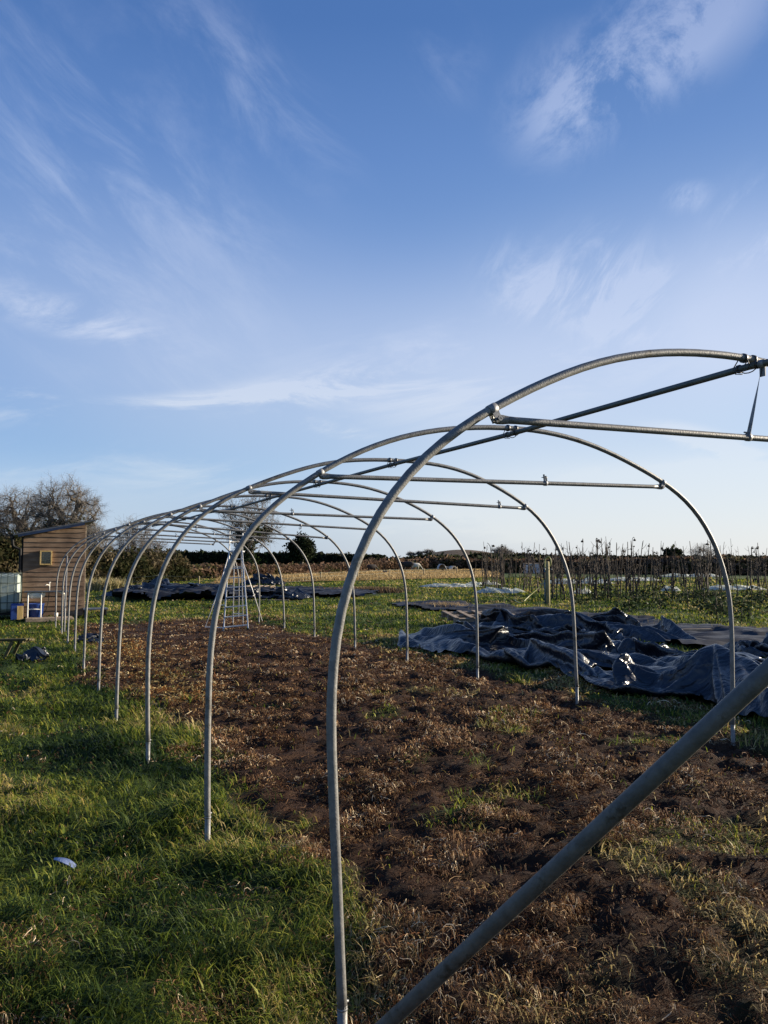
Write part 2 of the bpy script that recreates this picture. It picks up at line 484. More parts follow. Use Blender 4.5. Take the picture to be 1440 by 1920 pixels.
def make_grass():
    x, y, d = polar_samples(470000, 1.5, 62)
    mm = mud_mask(x, y)
    a, l = to_tunnel(x, y)
    clump = fbm(x * 3.3, y * 3.3, 3, 111)
    clump2 = fbm(x * 1.3, y * 1.3, 2, 131)
    near_mix = (1 - sstep(-.5, 2.2, l)) * sstep(-.9, .6, a)          # thin grass and straw near the camera
    keep = (RNG.random(len(x)) > mm * .985) & (RNG.random(len(x)) < .46 + 1.3 * sstep(.36, .62, clump)) & (RNG.random(len(x)) > near_mix * .45)
    keep &= ~excluded(x, y)
    x, y, d, a, l, clump, mm, near_mix, clump2 = [q[keep] for q in (x, y, d, a, l, clump, mm, near_mix, clump2)]
    n = len(x)
    lush = np.exp(-((a - .05) / .5) ** 2) * sstep(.5, 2.5, l) * (1 - sstep(9, 13, l))
    L = (.026 + .042 * RNG.random(n) + .065 * sstep(.45, .75, clump) * RNG.random(n) + .04 * lush) * (1 + .012 * d) * (.7 + .6 * clump2) * (1 - .3 * near_mix) * (1 - .2 * mm)
    W = np.maximum(.0030, .0010 * d) * (.7 + .7 * RNG.random(n)) * (1 + 1.3 * (RNG.random(n) < .06))
    fld = fbm(x * 2.6 + 40, y * 2.6, 2, 121) * 2 * PI * 2.4
    az = fld + RNG.normal(0, 1.3, n)
    bend = .35 + .95 * RNG.random(n)
    far_dry = .10 * sstep(14, 30, d)
    dry = near_mix * .34 + .20 * (1 - sstep(-1.5, 1.2, l)) + mm * .35 + far_dry - lush * .05 + .28 * sstep(.48, .72, fbm(x * 1.2, y * 1.2, 3, 141))
    strip = np.exp(-((a - 4.7) / .5) ** 2) * (1 - sstep(8, 11, l))
    dry = dry + .25 * strip
    V, F_, C = blades(x, y, ground_z(x, y), L, W, az, bend, grass_tint(x, y, dry))
    tag(link('grass', mesh_np('grass', V, F_, False, C), M['blade']), kind='stuff', label='short winter grass with yellow and green tufts round the frame', cat='grass')

def strands(x, y, z, L, W, az, curl, rise, tint, K=4):
    n = len(x)
    V = np.zeros((n, (K + 1) * 2, 3), np.float32)
    cx, cy, ang = x.copy(), y.copy(), az.copy()
    seg = L / K
    ph = RNG.random(n) * 6.28
    for i in range(K + 1):
        t = i / K
        h = z + .004 + rise * math.sin(PI * min(1, t * .8 + .12)) + .006 * np.sin(ph + i * 1.7)
        nxp, nyp = -np.sin(ang), np.cos(ang)
        w = W * (1 - .55 * t) * .5
        V[:, 2 * i, 0] = cx - nxp * w; V[:, 2 * i, 1] = cy - nyp * w; V[:, 2 * i, 2] = h
        V[:, 2 * i + 1, 0] = cx + nxp * w; V[:, 2 * i + 1, 1] = cy + nyp * w; V[:, 2 * i + 1, 2] = h + W * .6
        cx = cx + np.cos(ang) * seg; cy = cy + np.sin(ang) * seg
        ang = ang + curl + RNG.normal(0, .35, n)
    base = (np.arange(n) * (K + 1) * 2)[:, None]
    F_ = np.concatenate([base + np.array([[2 * i, 2 * i + 1, 2 * i + 3, 2 * i + 2]]) for i in range(K)], 0)
    C = np.repeat(tint[:, None, :], (K + 1) * 2, 1)
    return V.reshape(-1, 3), F_, C.reshape(-1, 3)

PAL_S = np.array([(.032, .014, .007), (.075, .034, .016), (.14, .072, .032), (.26, .16, .075), (.50, .40, .26), (.19, .08, .032)])
def make_straw():
    x, y, d = polar_samples(520000, 1.6, 30, .64)
    mm = mud_mask(x, y); a, l = to_tunnel(x, y)
    near_mix = (1 - sstep(-.5, 2.2, l)) * sstep(-.9, .6, a)
    strip = np.exp(-((a - 4.75) / .45) ** 2)
    dens = np.clip(mm + near_mix * .7 + strip * .6 + .04 + .22 * (1 - sstep(-1, 2.0, l)), 0, 1)
    clump = fbm(x * 3.0, y * 3.0, 3, 211)
    big = fbm(x * .9, y * 1.5, 3, 221)
    gold = np.exp(-((a - .75) / .5) ** 2) * sstep(4.5, 6.5, l) * (1 - sstep(12, 14, l))
    keep = (RNG.random(len(x)) < dens * (.17 + 1.25 * sstep(.44, .60, clump) * (.15 + 1.3 * sstep(.3, .7, big)) + .6 * gold)) & ~excluded(x, y)
    x, y, d, a, l, clump, mm, gold = [q[keep] for q in (x, y, d, a, l, clump, mm, gold)]
    n = len(x)
    L = (.02 + .05 * RNG.random(n) ** 1.6 + .07 * (RNG.random(n) < .06)) * (1 + .02 * d)
    W = np.maximum(.0021, .00072 * d) * (.6 + .9 * RNG.random(n))
    az = fbm(x * 1.3 + 9, y * 1.3, 2, 231) * 10 + RNG.normal(0, 1.1, n)
    v = np.clip(RNG.random(n) * .8 + (clump - .5) * .7 + gold * .35, 0, .999)
    k = np.searchsorted(np.array([.24, .48, .66, .82, .94, 1.01]), v).clip(0, 5)
    tint = PAL_S[k] * (.8 + .65 * RNG.random(n))[:, None] * (.85 + .35 * sstep(.45, .65, clump))[:, None]
    tint[:, 2] *= 1 - .35 * gold
    rise = .004 + .03 * RNG.random(n) ** 2 + .02 * sstep(.55, .75, clump)
    V, F_, C = strands(x, y, ground_z(x, y), L, W, az, RNG.normal(0, .75, n), rise, tint)
    tag(link('dead_straw', mesh_np('dead_straw', V, F_, False, C), M['straw']), kind='stuff', label='curly dead grass lying on the bare brown soil', cat='straw')
make_grass(); make_straw()
def make_stubble():
    n = 60000; d = 42 * (110 / 42) ** RNG.random(n); x = (RNG.random(n) * 2 - 1) * .25 * d - 1; y = d
    ok = in_poly(x, y, [(-9.8, 44.6), (9, 60.8), (15.7, 103), (-14.5, 69.5)]); x, y, d = x[ok], y[ok], d[ok]; n = len(x)
    tint = np.array([(.36, .26, .12)]) * (.6 + .8 * RNG.random((n, 1))) * (.7 + .6 * fbm(x * .2, y * .1, 3, 151))[:, None]
    V, F_, C = blades(x, y, ground_z(x, y) + .05, .12 + .14 * RNG.random(n), .0011 * d, RNG.random(n) * 6.28, .3 * RNG.random(n), tint)
    tag(link('stubble', mesh_np('stubble', V, F_, False, C), M['straw']), kind='stuff', label='straw coloured stubble standing in the far field', cat='stubble')
make_stubble()

# ------------------------------------------------------------------ the bare polytunnel frame
HOOPS = {
 0: [(-0.005,0.051),(-0.006,0.240),(-0.007,0.429),(-0.008,0.617),(-0.007,0.806),(-0.002,0.994),(0.015,1.180),(0.051,1.363),(0.113,1.538),(0.202,1.700),(0.318,1.844),(0.456,1.967),(0.612,2.070),(0.778,2.157),(0.950,2.233),(1.127,2.298),(1.306,2.352),(1.490,2.391),(1.676,2.417),(1.863,2.431),(2.052,2.435),(2.240,2.431),(2.427,2.417),(2.613,2.391),(2.797,2.352),(2.977,2.298),(3.153,2.233),(3.325,2.157),(3.491,2.070),(3.647,1.967),(3.785,1.844),(3.901,1.700),(3.990,1.538),(4.052,1.363),(4.088,1.180),(4.105,0.994),(4.110,0.806),(4.111,0.617),(4.110,0.429),(4.109,0.240),(4.108,0.051)],
 1: [(0.042,0.052),(0.032,0.240),(0.023,0.429),(0.013,0.617),(0.004,0.805),(-0.002,0.994),(0.005,1.182),(0.034,1.368),(0.094,1.547),(0.183,1.713),(0.301,1.860),(0.442,1.986),(0.599,2.093),(0.765,2.185),(0.936,2.268),(1.112,2.341),(1.294,2.400),(1.481,2.443),(1.670,2.471),(1.861,2.487),(2.052,2.493),(2.242,2.488),(2.433,2.472),(2.622,2.443),(2.809,2.399),(2.991,2.342),(3.169,2.273),(3.342,2.193),(3.510,2.102),(3.667,1.994),(3.808,1.865),(3.924,1.715),(4.013,1.548),(4.073,1.369),(4.107,1.183),(4.120,0.995),(4.122,0.806),(4.120,0.617),(4.117,0.429),(4.112,0.240),(4.108,0.051)],
 2: [(0.011,-0.002),(0.008,0.188),(0.006,0.377),(0.005,0.567),(0.006,0.757),(0.010,0.946),(0.024,1.135),(0.055,1.320),(0.111,1.498),(0.198,1.662),(0.316,1.805),(0.457,1.929),(0.611,2.038),(0.773,2.135),(0.942,2.219),(1.118,2.289),(1.298,2.344),(1.483,2.385),(1.670,2.413),(1.859,2.431),(2.048,2.439),(2.237,2.439),(2.426,2.425),(2.613,2.398),(2.798,2.357),(2.979,2.304),(3.158,2.242),(3.335,2.173),(3.506,2.093),(3.666,1.995),(3.806,1.873),(3.922,1.728),(4.014,1.565),(4.079,1.391),(4.116,1.208),(4.128,1.021),(4.128,0.831),(4.124,0.641),(4.120,0.452),(4.116,0.262),(4.112,0.072)],
 3: [(-0.021,0.003),(-0.025,0.190),(-0.029,0.377),(-0.032,0.565),(-0.033,0.752),(-0.027,0.939),(-0.011,1.125),(0.019,1.309),(0.073,1.486),(0.155,1.651),(0.265,1.798),(0.399,1.924),(0.551,2.030),(0.715,2.118),(0.886,2.193),(1.061,2.261),(1.238,2.321),(1.418,2.369),(1.601,2.402),(1.787,2.421),(1.974,2.431),(2.161,2.433),(2.349,2.428),(2.535,2.414),(2.719,2.385),(2.899,2.339),(3.075,2.277),(3.247,2.203),(3.413,2.119),(3.571,2.021),(3.711,1.901),(3.829,1.760),(3.925,1.602),(3.999,1.432),(4.045,1.254),(4.068,1.069),(4.080,0.882),(4.087,0.695),(4.092,0.508),(4.098,0.320),(4.104,0.133)],
 4: [(-0.033,0.051),(-0.032,0.240),(-0.029,0.428),(-0.024,0.617),(-0.017,0.806),(-0.005,0.994),(0.018,1.180),(0.060,1.361),(0.127,1.532),(0.220,1.688),(0.338,1.825),(0.477,1.940),(0.632,2.036),(0.797,2.119),(0.967,2.193),(1.140,2.258),(1.316,2.313),(1.496,2.355),(1.679,2.383),(1.865,2.398),(2.052,2.405),(2.238,2.403),(2.425,2.391),(2.609,2.368),(2.791,2.330),(2.970,2.279),(3.146,2.216),(3.318,2.143),(3.484,2.058),(3.639,1.957),(3.778,1.837),(3.894,1.695),(3.984,1.535),(4.047,1.362),(4.085,1.180),(4.103,0.994),(4.111,0.806),(4.113,0.617),(4.114,0.429),(4.114,0.240),(4.114,0.051)],
 5: [(-0.018,0.051),(-0.017,0.240),(-0.015,0.429),(-0.011,0.617),(-0.004,0.806),(0.006,0.993),(0.028,1.179),(0.069,1.358),(0.135,1.528),(0.227,1.683),(0.343,1.820),(0.481,1.935),(0.635,2.031),(0.799,2.113),(0.969,2.185),(1.143,2.249),(1.319,2.301),(1.499,2.340),(1.681,2.365),(1.866,2.378),(2.052,2.383),(2.237,2.381),(2.422,2.370),(2.606,2.348),(2.786,2.312),(2.964,2.262),(3.140,2.200),(3.311,2.128),(3.476,2.045),(3.630,1.946),(3.768,1.828),(3.884,1.689),(3.974,1.531),(4.038,1.359),(4.077,1.179),(4.096,0.993),(4.104,0.805),(4.108,0.617),(4.110,0.429),(4.111,0.240),(4.111,0.051)],
 6: [(-0.037,0.051),(-0.036,0.240),(-0.033,0.428),(-0.028,0.617),(-0.022,0.806),(-0.010,0.994),(0.012,1.181),(0.054,1.362),(0.122,1.534),(0.215,1.691),(0.334,1.829),(0.473,1.945),(0.629,2.041),(0.795,2.121),(0.968,2.190),(1.143,2.249),(1.321,2.295),(1.501,2.328),(1.683,2.347),(1.867,2.355),(2.052,2.356),(2.236,2.351),(2.419,2.338),(2.600,2.314),(2.777,2.277),(2.953,2.226),(3.125,2.164),(3.293,2.092),(3.455,2.009),(3.605,1.914),(3.740,1.801),(3.854,1.669),(3.945,1.518),(4.011,1.352),(4.053,1.175),(4.076,0.992),(4.089,0.805),(4.096,0.617),(4.102,0.429),(4.105,0.240),(4.107,0.051)],
 7: [(-0.026,0.051),(-0.026,0.240),(-0.025,0.428),(-0.022,0.617),(-0.018,0.806),(-0.009,0.994),(0.011,1.181),(0.051,1.363),(0.117,1.536),(0.208,1.696),(0.326,1.836),(0.466,1.955),(0.622,2.054),(0.788,2.137),(0.960,2.209),(1.136,2.270),(1.315,2.319),(1.496,2.355),(1.680,2.377),(1.865,2.387),(2.052,2.387),(2.237,2.379),(2.421,2.362),(2.603,2.333),(2.781,2.291),(2.956,2.235),(3.127,2.168),(3.293,2.091),(3.452,2.005),(3.600,1.907),(3.733,1.794),(3.845,1.662),(3.934,1.513),(3.999,1.349),(4.040,1.174),(4.063,0.991),(4.074,0.805),(4.082,0.617),(4.087,0.429),(4.090,0.240),(4.091,0.052)],
 8: [(-0.019,0.051),(-0.018,0.240),(-0.016,0.428),(-0.013,0.617),(-0.008,0.806),(0.002,0.994),(0.023,1.179),(0.063,1.360),(0.128,1.531),(0.220,1.688),(0.336,1.827),(0.475,1.943),(0.630,2.040),(0.795,2.122),(0.967,2.193),(1.142,2.253),(1.319,2.301),(1.500,2.336),(1.682,2.356),(1.866,2.366),(2.052,2.365),(2.236,2.357),(2.419,2.339),(2.599,2.310),(2.775,2.267),(2.947,2.211),(3.117,2.144),(3.281,2.067),(3.439,1.981),(3.585,1.887),(3.717,1.779),(3.831,1.653),(3.924,1.508),(3.994,1.347),(4.041,1.174),(4.069,0.992),(4.087,0.805),(4.100,0.617),(4.110,0.429),(4.117,0.240),(4.121,0.051)],
 9: [(-0.019,0.051),(-0.021,0.240),(-0.022,0.428),(-0.023,0.617),(-0.022,0.806),(-0.017,0.995),(-0.001,1.183),(0.036,1.356),(0.098,1.522),(0.189,1.676),(0.306,1.812),(0.446,1.927),(0.604,2.022),(0.771,2.101),(0.944,2.171),(1.121,2.230),(1.302,2.279),(1.487,2.315),(1.674,2.338),(1.863,2.350),(2.052,2.353),(2.241,2.350),(2.429,2.339),(2.616,2.316),(2.801,2.280),(2.983,2.231),(3.160,2.173),(3.333,2.104),(3.501,2.025),(3.659,1.930),(3.800,1.815),(3.918,1.678),(4.009,1.524),(4.072,1.358),(4.109,1.183),(4.126,0.995),(4.131,0.806),(4.132,0.617),(4.132,0.428),(4.131,0.240),(4.130,0.051)],
 10: [(-0.046,0.051),(-0.047,0.240),(-0.048,0.428),(-0.049,0.617),(-0.048,0.806),(-0.043,0.996),(-0.026,1.186),(0.012,1.363),(0.076,1.533),(0.168,1.690),(0.288,1.829),(0.432,1.947),(0.591,2.043),(0.760,2.123),(0.935,2.193),(1.114,2.252),(1.296,2.301),(1.483,2.338),(1.672,2.361),(1.861,2.373),(2.052,2.376),(2.242,2.373),(2.432,2.361),(2.620,2.338),(2.807,2.301),(2.989,2.252),(3.168,2.193),(3.343,2.123),(3.512,2.043),(3.671,1.947),(3.815,1.829),(3.935,1.690),(4.028,1.533),(4.092,1.363),(4.129,1.186),(4.146,0.996),(4.151,0.806),(4.152,0.617),(4.151,0.428),(4.150,0.240),(4.149,0.051)],
}

R_T = .0172
def hp(k, a, z, da=0, dl=0):
    x, y = tunnel(a + da, (k - 1) * STEP + dl)
    return Vector((x, y, z))
def hoop_interp(k, a=None, side=0):
    c = HOOPS[k]; best = None
    rng_ = range(0, 20) if side == 0 else range(20, 40)
    for i in rng_:
        a0, a1 = c[i][0], c[i + 1][0]
        if min(a0, a1) <= a <= max(a0, a1) and abs(a1 - a0) > .02:
            t = (a - a0) / (a1 - a0); best = (c[i][1] + t * (c[i + 1][1] - c[i][1]), i)
    return best
frame = empty('polytunnel_frame', (*tunnel(0, 0), 0))
tag(frame, 'long bare polytunnel frame of bent grey steel hoops over brown soil', 'polytunnel frame')
FI = frame.matrix_world.copy(); FI = Matrix.Translation((-frame.location.x, -frame.location.y, 0))
def fb(mb, name, mat, parent):
    """parts are modelled in world coordinates; move them into the frame's own"""
    for i, p in enumerate(mb.v): mb.v[i] = tuple(Vector(p) + Vector((-frame.location.x, -frame.location.y, 0)))
    return mb.build(name, mat, parent)
for k in range(0, 11):
    c = [q for q in HOOPS[k]]
    gl_ = gz(*tunnel(c[0][0], (k - 1) * STEP)); gr_ = gz(*tunnel(c[-1][0], (k - 1) * STEP))
    base_l = c[0]; base_r = c[-1]
    zc_l, zc_r = gl_ + .15, gr_ + .15
    if k == 1: zc_l = .045
    pts = [(base_l[0], zc_l)] + [q for q in c[1:20] if q[1] > zc_l + .05] + c[20:21] + [q for q in c[21:40] if q[1] > zc_r + .05] + [(base_r[0], zc_r)]
    P3 = catmull([hp(k, a, z) for a, z in pts], 2)
    hoop = fb(MB().tube(P3, R_T, 14), 'hoop', M['galv'], frame)
    for (a, zc, g_) in ((base_l[0], zc_l, gl_), (base_r[0], zc_r, gr_)):
        g = MB().tube([hp(k, a, g_ - .25), hp(k, a, zc + .012)], R_T * .93 if k != 1 else R_T * 1.0, 12)
        fb(g, 'ground_tube', M['galv'], hoop)
        bt = MB().tube([hp(k, a, zc + .02, -.019), hp(k, a, zc + .02, .022)], .004, 6)
        bt.tube([hp(k, a, zc - .004), hp(k, a, zc + .004)], R_T * 1.05, 14)
        fb(bt, 'collar', M['bracket'], hoop)
# ridge tube along the top, on the hoops' undersides
RIDGE = [(2.1, 2.474), (2.107, 2.470), (2.052, 2.418), (2.06, 2.406), (2.04, 2.376), (2.05, 2.350), (2.055, 2.318), (2.05, 2.30), (2.05, 2.29), (2.05, 2.285), (2.05, 2.28)]
def hoop_top(k, a):
    r_ = hoop_interp(k, a, 0 if a < HOOPS[k][20][0] else 1)
    return r_[0] if r_ else HOOPS[k][20][1]
rp = [hp(k, RIDGE[k][0], hoop_top(k, RIDGE[k][0]) - .037) for k in range(11)]
rp = [rp[0] + (rp[0] - rp[1]).normalized() * .12] + rp + [rp[-1] + (rp[-1] - rp[-2]).normalized() * .1]
fb(MB().tube(rp, .0165, 12), 'ridge_tube', M['galv_dark'], frame)
RW = Vector((TW[0], TW[1], 0)); RU = Vector((TU[0], TU[1], 0)); UPV = Vector((0, 0, 1))
def ring(mb, c, ax, r, w, n=14):
    ax = ax.normalized(); mb.tube([c - ax * w / 2, c - ax * w / 2 * .98, c + ax * w / 2 * .98, c + ax * w / 2], [r * .9, r, r, r * .9], n)
for k in range(0, 11):
    a = RIDGE[k][0]; zt = hoop_top(k, a); c = hp(k, a, zt); cl = MB()
    for s_ in (-.032, .032):
        ring(cl, c + RW * s_, RW, .0225, .014)
        # wire loop under the ridge tube
        lp = [c + RW * s_ + Vector((0, 0, .016)) + RU * .012]
        for j in range(7):
            an = PI * j / 6
            lp.append(c + RW * s_ * (1 - .2) + RU * (.045 * math.cos(an) + .02) + UPV * (-.037 - .022 * math.sin(an)))
        lp.append(c + RW * s_ - RU * .012 + Vector((0, 0, .016)))
        cl.tube(lp, .0028, 5)
    cl.tube([c + RU * .075 + RW * .01 + UPV * -.015, c + RU * .06 - RW * .015 + UPV * -.062, c + RU * .05 + RW * .02 + UPV * -.06], .003, 5)
    ring(cl, hp(k, a, zt - .037) - RU * .05, RU, .0205, .012)
    ring(cl, hp(k, a, zt - .037) + RU * .05, RU, .0205, .012)
    fb(cl, 'ridge_clamp', M['clamp'], frame)
# crop bars, one across each hoop, on brackets
BARS = {0: (.68, 2.09, 3.45, 2.10), 1: (.683, 2.091, 3.47, 2.142), 2: (.673, 2.046, 3.416, 2.094), 3: (.757, 2.10, 3.49, 2.043), 4: (.766, 2.051, 3.478, 2.018),
        5: (.803, 2.069, 3.555, 1.962), 6: (.74, 2.08, 3.606, 1.887), 7: (.80, 2.06, 3.581, 1.912), 8: (.80, 2.04, 3.502, 1.928), 9: (.78, 2.03, 3.50, 1.92), 10: (.78, 2.02, 3.50, 1.91)}
CLIPS = {0: 2.3, 1: None, 2: 2.33, 3: 3.2, 4: 1.75, 5: 2.5, 6: 1.5, 7: 2.2, 8: 1.9, 9: 2.4, 10: 2.0}
def nearest(k, a, z, side):
    c = HOOPS[k]; r_ = range(6, 20) if side == 0 else range(20, 35); best = None
    for i in r_:
        p0 = Vector(c[i]); p1 = Vector(c[i + 1]); d_ = p1 - p0
        t = max(0, min(1, (Vector((a, z)) - p0).dot(d_) / d_.length_squared)); q = p0 + d_ * t
        if best is None or (q - Vector((a, z))).length < best[0]: best = ((q - Vector((a, z))).length, q, d_.normalized())
    return best
for k, (a0, z0, a1, z1) in BARS.items():
    p0 = hp(k, a0, z0); p1 = hp(k, a1, z1); d_ = (p1 - p0).normalized()
    # flattened pierced ends
    bar = MB().tube([p0 + d_ * .05, p0 + d_ * .09, p1 - d_ * .09, p1 - d_ * .05], [.0155, .0145, .0145, .0155], 12)
    for (e, s_) in ((p0, 1), (p1, -1)):
        n_ = 12; vs = []
        for (t, w_, h_) in ((-.018, .006, .014), (.0, .007, .020), (.03, .009, .019), (.055, .0155, .0155)):
            for j in range(n_):
                an = 2 * PI * j / n_
                vs.append(e + d_ * s_ * t + RU * math.cos(an) * w_ + UPV * math.sin(an) * h_)
        bar.add(vs, [(i * n_ + j, i * n_ + (j + 1) % n_, (i + 1) * n_ + (j + 1) % n_, (i + 1) * n_ + j) for i in range(3) for j in range(n_)] + [tuple(range(n_))], True)
    bo = fb(bar, 'crop_bar', M['galv'], frame)
    for (a, z, side) in ((a0, z0, 0), (a1, z1, 1)):
        dist, q, tg = nearest(k, a, z, side)
        c = hp(k, q[0], q[1]); t3 = (RW * tg[0] + UPV * tg[1]).normalized()
        e = hp(k, a, z)
        br = MB(); ring(br, c, t3, .0212, .036, 16)
        nn = (e - c); 
        br.bar(c + nn * .25 + RU * .014, e + nn * .25 + RU * .014, .004, .03, tuple(t3))
        br.bar(c + nn * .25 - RU * .014, e + nn * .25 - RU * .014, .004, .03, tuple(t3))
        br.tube([e - RU * .028, e + RU * .03], .006, 6)
        br.tube([e - RU * .028, e - RU * .021], .011, 6)
        fb(br, 'bar_bracket', M['bracket'], frame)
    if CLIPS[k]:
        t = (CLIPS[k] - a0) / (a1 - a0); c = p0 + (p1 - p0) * t
        cm = MB(); ring(cm, c, d_, .0185, .022)
        sg = -1 if k in (5, 6) else 1
        cm.bar(c + UPV * .012 * sg - d_ * .006, c + UPV * .062 * sg - d_ * .012, .003, .016, tuple(RU))
        cm.bar(c + UPV * .012 * sg + d_ * .012, c + UPV * .052 * sg + d_ * .004, .003, .016, tuple(RU))
        cm.tube([c + UPV * .04 * sg - d_ * .03, c + UPV * .04 * sg + d_ * .02], .003, 5)
        fb(cm, 'bar_clip', M['bracket'], frame)
# twisted steel strap from the ridge tube to the first crop bar

sp1 = hp(1, 2.09, 2.118); sp0 = rp[1 + 1] + (rp[1] - rp[2]).normalized() * .075
vs = []; nS = 16
for i in range(nS + 1):
    t = i / nS; c = sp0.lerp(sp1, t); an = 1.45 * (t ** .9) + .35
    sd = (RW * math.cos(an) + RU * math.sin(an))
    for q_ in (-1, 1):
        for w_ in (-.0009, .0009):
            vs.append(c + sd * .0105 * q_ + sd.cross(UPV) * w_)
fs = []
for i in range(nS):
    o_ = i * 4; fs += [(o_, o_ + 2, o_ + 6, o_ + 4), (o_ + 1, o_ + 5, o_ + 7, o_ + 3), (o_, o_ + 4, o_ + 5, o_ + 1), (o_ + 2, o_ + 3, o_ + 7, o_ + 6)]
sm = MB().add(vs, fs)
ring(sm, sp0, (rp[2] - rp[1]), .0195, .03); ring(sm, sp1, (hp(1, 3, 2.13) - hp(1, 1, 2.1)), .0185, .024)
sm.tube([sp1 + UPV * .022 - RW * .025, sp1 + UPV * .022 + RW * .018], .004, 6)
sm.bar(sp0 + UPV * -.015, sp0 + UPV * -.06, .004, .03, tuple(RU))
fb(sm, 'hanging_strap', M['bracket'], frame)
# slanting end braces
b0 = Vector((-.10, 2.587, -.05)); b1 = Vector((1.509, 1.443, 2.05))
d_ = (b1 - b0).normalized()
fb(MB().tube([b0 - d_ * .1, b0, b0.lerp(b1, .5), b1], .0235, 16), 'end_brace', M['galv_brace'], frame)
q0 = hp(9, 0.03, .06); q1 = hp(10, .16, 1.62)
fb(MB().tube([q0, q0.lerp(q1, .5), q1], .0165, 12), 'end_brace', M['galv'], frame)

# ------------------------------------------------------------------ sheets: woven ground cover and crumpled plastic
m, nt, b, out = newmat('woven_ground_cover')
tc = N(nt, 'ShaderNodeTexCoord')
n1 = N(nt, 'ShaderNodeTexNoise', i_Scale=2.2, i_Detail=6.); nt.links.new(tc.outputs['Object'], n1.inputs[0])
mpw = N(nt, 'ShaderNodeMapping'); mpw.inputs['Scale'].default_value = (.5, 7, 1); mpw.inputs['Rotation'].default_value = (0, 0, .3); nt.links.new(tc.outputs['Object'], mpw.inputs[0])
n2 = N(nt, 'ShaderNodeTexNoise', i_Scale=2.5, i_Detail=4.); nt.links.new(mpw.outputs[0], n2.inputs[0])
r = ramp(nt, [(.35, (.006, .007, .011)), (.6, (.014, .017, .024)), (.74, (.026, .027, .032))], n1.outputs[0]); nt.links.new(r.outputs[0], b.inputs['Base Color'])
bp_ = N(nt, 'ShaderNodeBump', i_Strength=.5, i_Distance=.03); nt.links.new(n2.outputs[0], bp_.inputs['Height']); nt.links.new(bp_.outputs[0], b.inputs['Normal'])
b.inputs['Roughness'].default_value = .62; b.inputs['Specular IOR Level'].default_value = .5
M['weave'] = m

m, nt, b, out = newmat('thin_black_plastic')
tc = N(nt, 'ShaderNodeTexCoord')
n1 = N(nt, 'ShaderNodeTexNoise', i_Scale=1.4, i_Detail=5., i_Roughness=.6, i_Distortion=.6); nt.links.new(tc.outputs['Object'], n1.inputs[0])
r = ramp(nt, [(.35, (.004, .005, .009)), (.55, (.009, .012, .020)), (.75, (.026, .032, .042))], n1.outputs[0]); nt.links.new(r.outputs[0], b.inputs['Base Color'])
mpw = N(nt, 'ShaderNodeMapping'); mpw.inputs['Scale'].default_value = (1.0, 3.2, 1.6); mpw.inputs['Rotation'].default_value = (.3, .2, .8); nt.links.new(tc.outputs['Object'], mpw.inputs[0])
n2 = N(nt, 'ShaderNodeTexNoise', i_Scale=2.6, i_Detail=1.2, i_Roughness=.4, i_Distortion=.8); nt.links.new(mpw.outputs[0], n2.inputs[0])
n3 = N(nt, 'ShaderNodeTexNoise', i_Scale=7., i_Detail=1., i_Distortion=.6); nt.links.new(mpw.outputs[0], n3.inputs[0])
# sharp creases: distance of the noise from its middle value
def crease(nsrc, lo):
    s1 = N(nt, 'ShaderNodeMath', operation='SUBTRACT'); s1.inputs[1].default_value = .5; nt.links.new(nsrc.outputs[0], s1.inputs[0])
    s2 = N(nt, 'ShaderNodeMath', operation='ABSOLUTE'); nt.links.new(s1.outputs[0], s2.inputs[0]); return s2
c1, c2 = crease(n2, 0), crease(n3, 0)
def sharp(src, w_):
    q = N(nt, 'ShaderNodeMapRange'); q.inputs[1].default_value = w_; q.inputs[2].default_value = 0; nt.links.new(src.outputs[0], q.inputs[0]); return q
c1, c2 = sharp(c1, .11), sharp(c2, .06)
ad = N(nt, 'ShaderNodeMath', operation='MULTIPLY_ADD'); nt.links.new(c2.outputs[0], ad.inputs[0]); ad.inputs[1].default_value = .25; nt.links.new(c1.outputs[0], ad.inputs[2])
bp_ = N(nt, 'ShaderNodeBump', i_Strength=.5, i_Distance=.02); nt.links.new(ad.outputs[0], bp_.inputs['Height']); nt.links.new(bp_.outputs[0], b.inputs['Normal'])
b.inputs['Roughness'].default_value = .30; b.inputs['Specular IOR Level'].default_value = .6
M['plastic'] = m
M['fleece'] = basic('white_crop_fleece', (.66, .67, .60), (.84, .85, .80), 5, .8, 0, .5, 18)
fl = M['fleece'].node_tree
_b = [n for n in fl.nodes if n.type == 'BSDF_PRINCIPLED'][0]; _o = [n for n in fl.nodes if n.type == 'OUTPUT_MATERIAL'][0]
_t = fl.nodes.new('ShaderNodeBsdfTranslucent'); _t.inputs[0].default_value = (.8, .82, .74, 1); _m = fl.nodes.new('ShaderNodeMixShader'); _m.inputs[0].default_value = .45
fl.links.new(_b.outputs[0], _m.inputs[1]); fl.links.new(_t.outputs[0], _m.inputs[2]); fl.links.new(_m.outputs[0], _o.inputs[0])

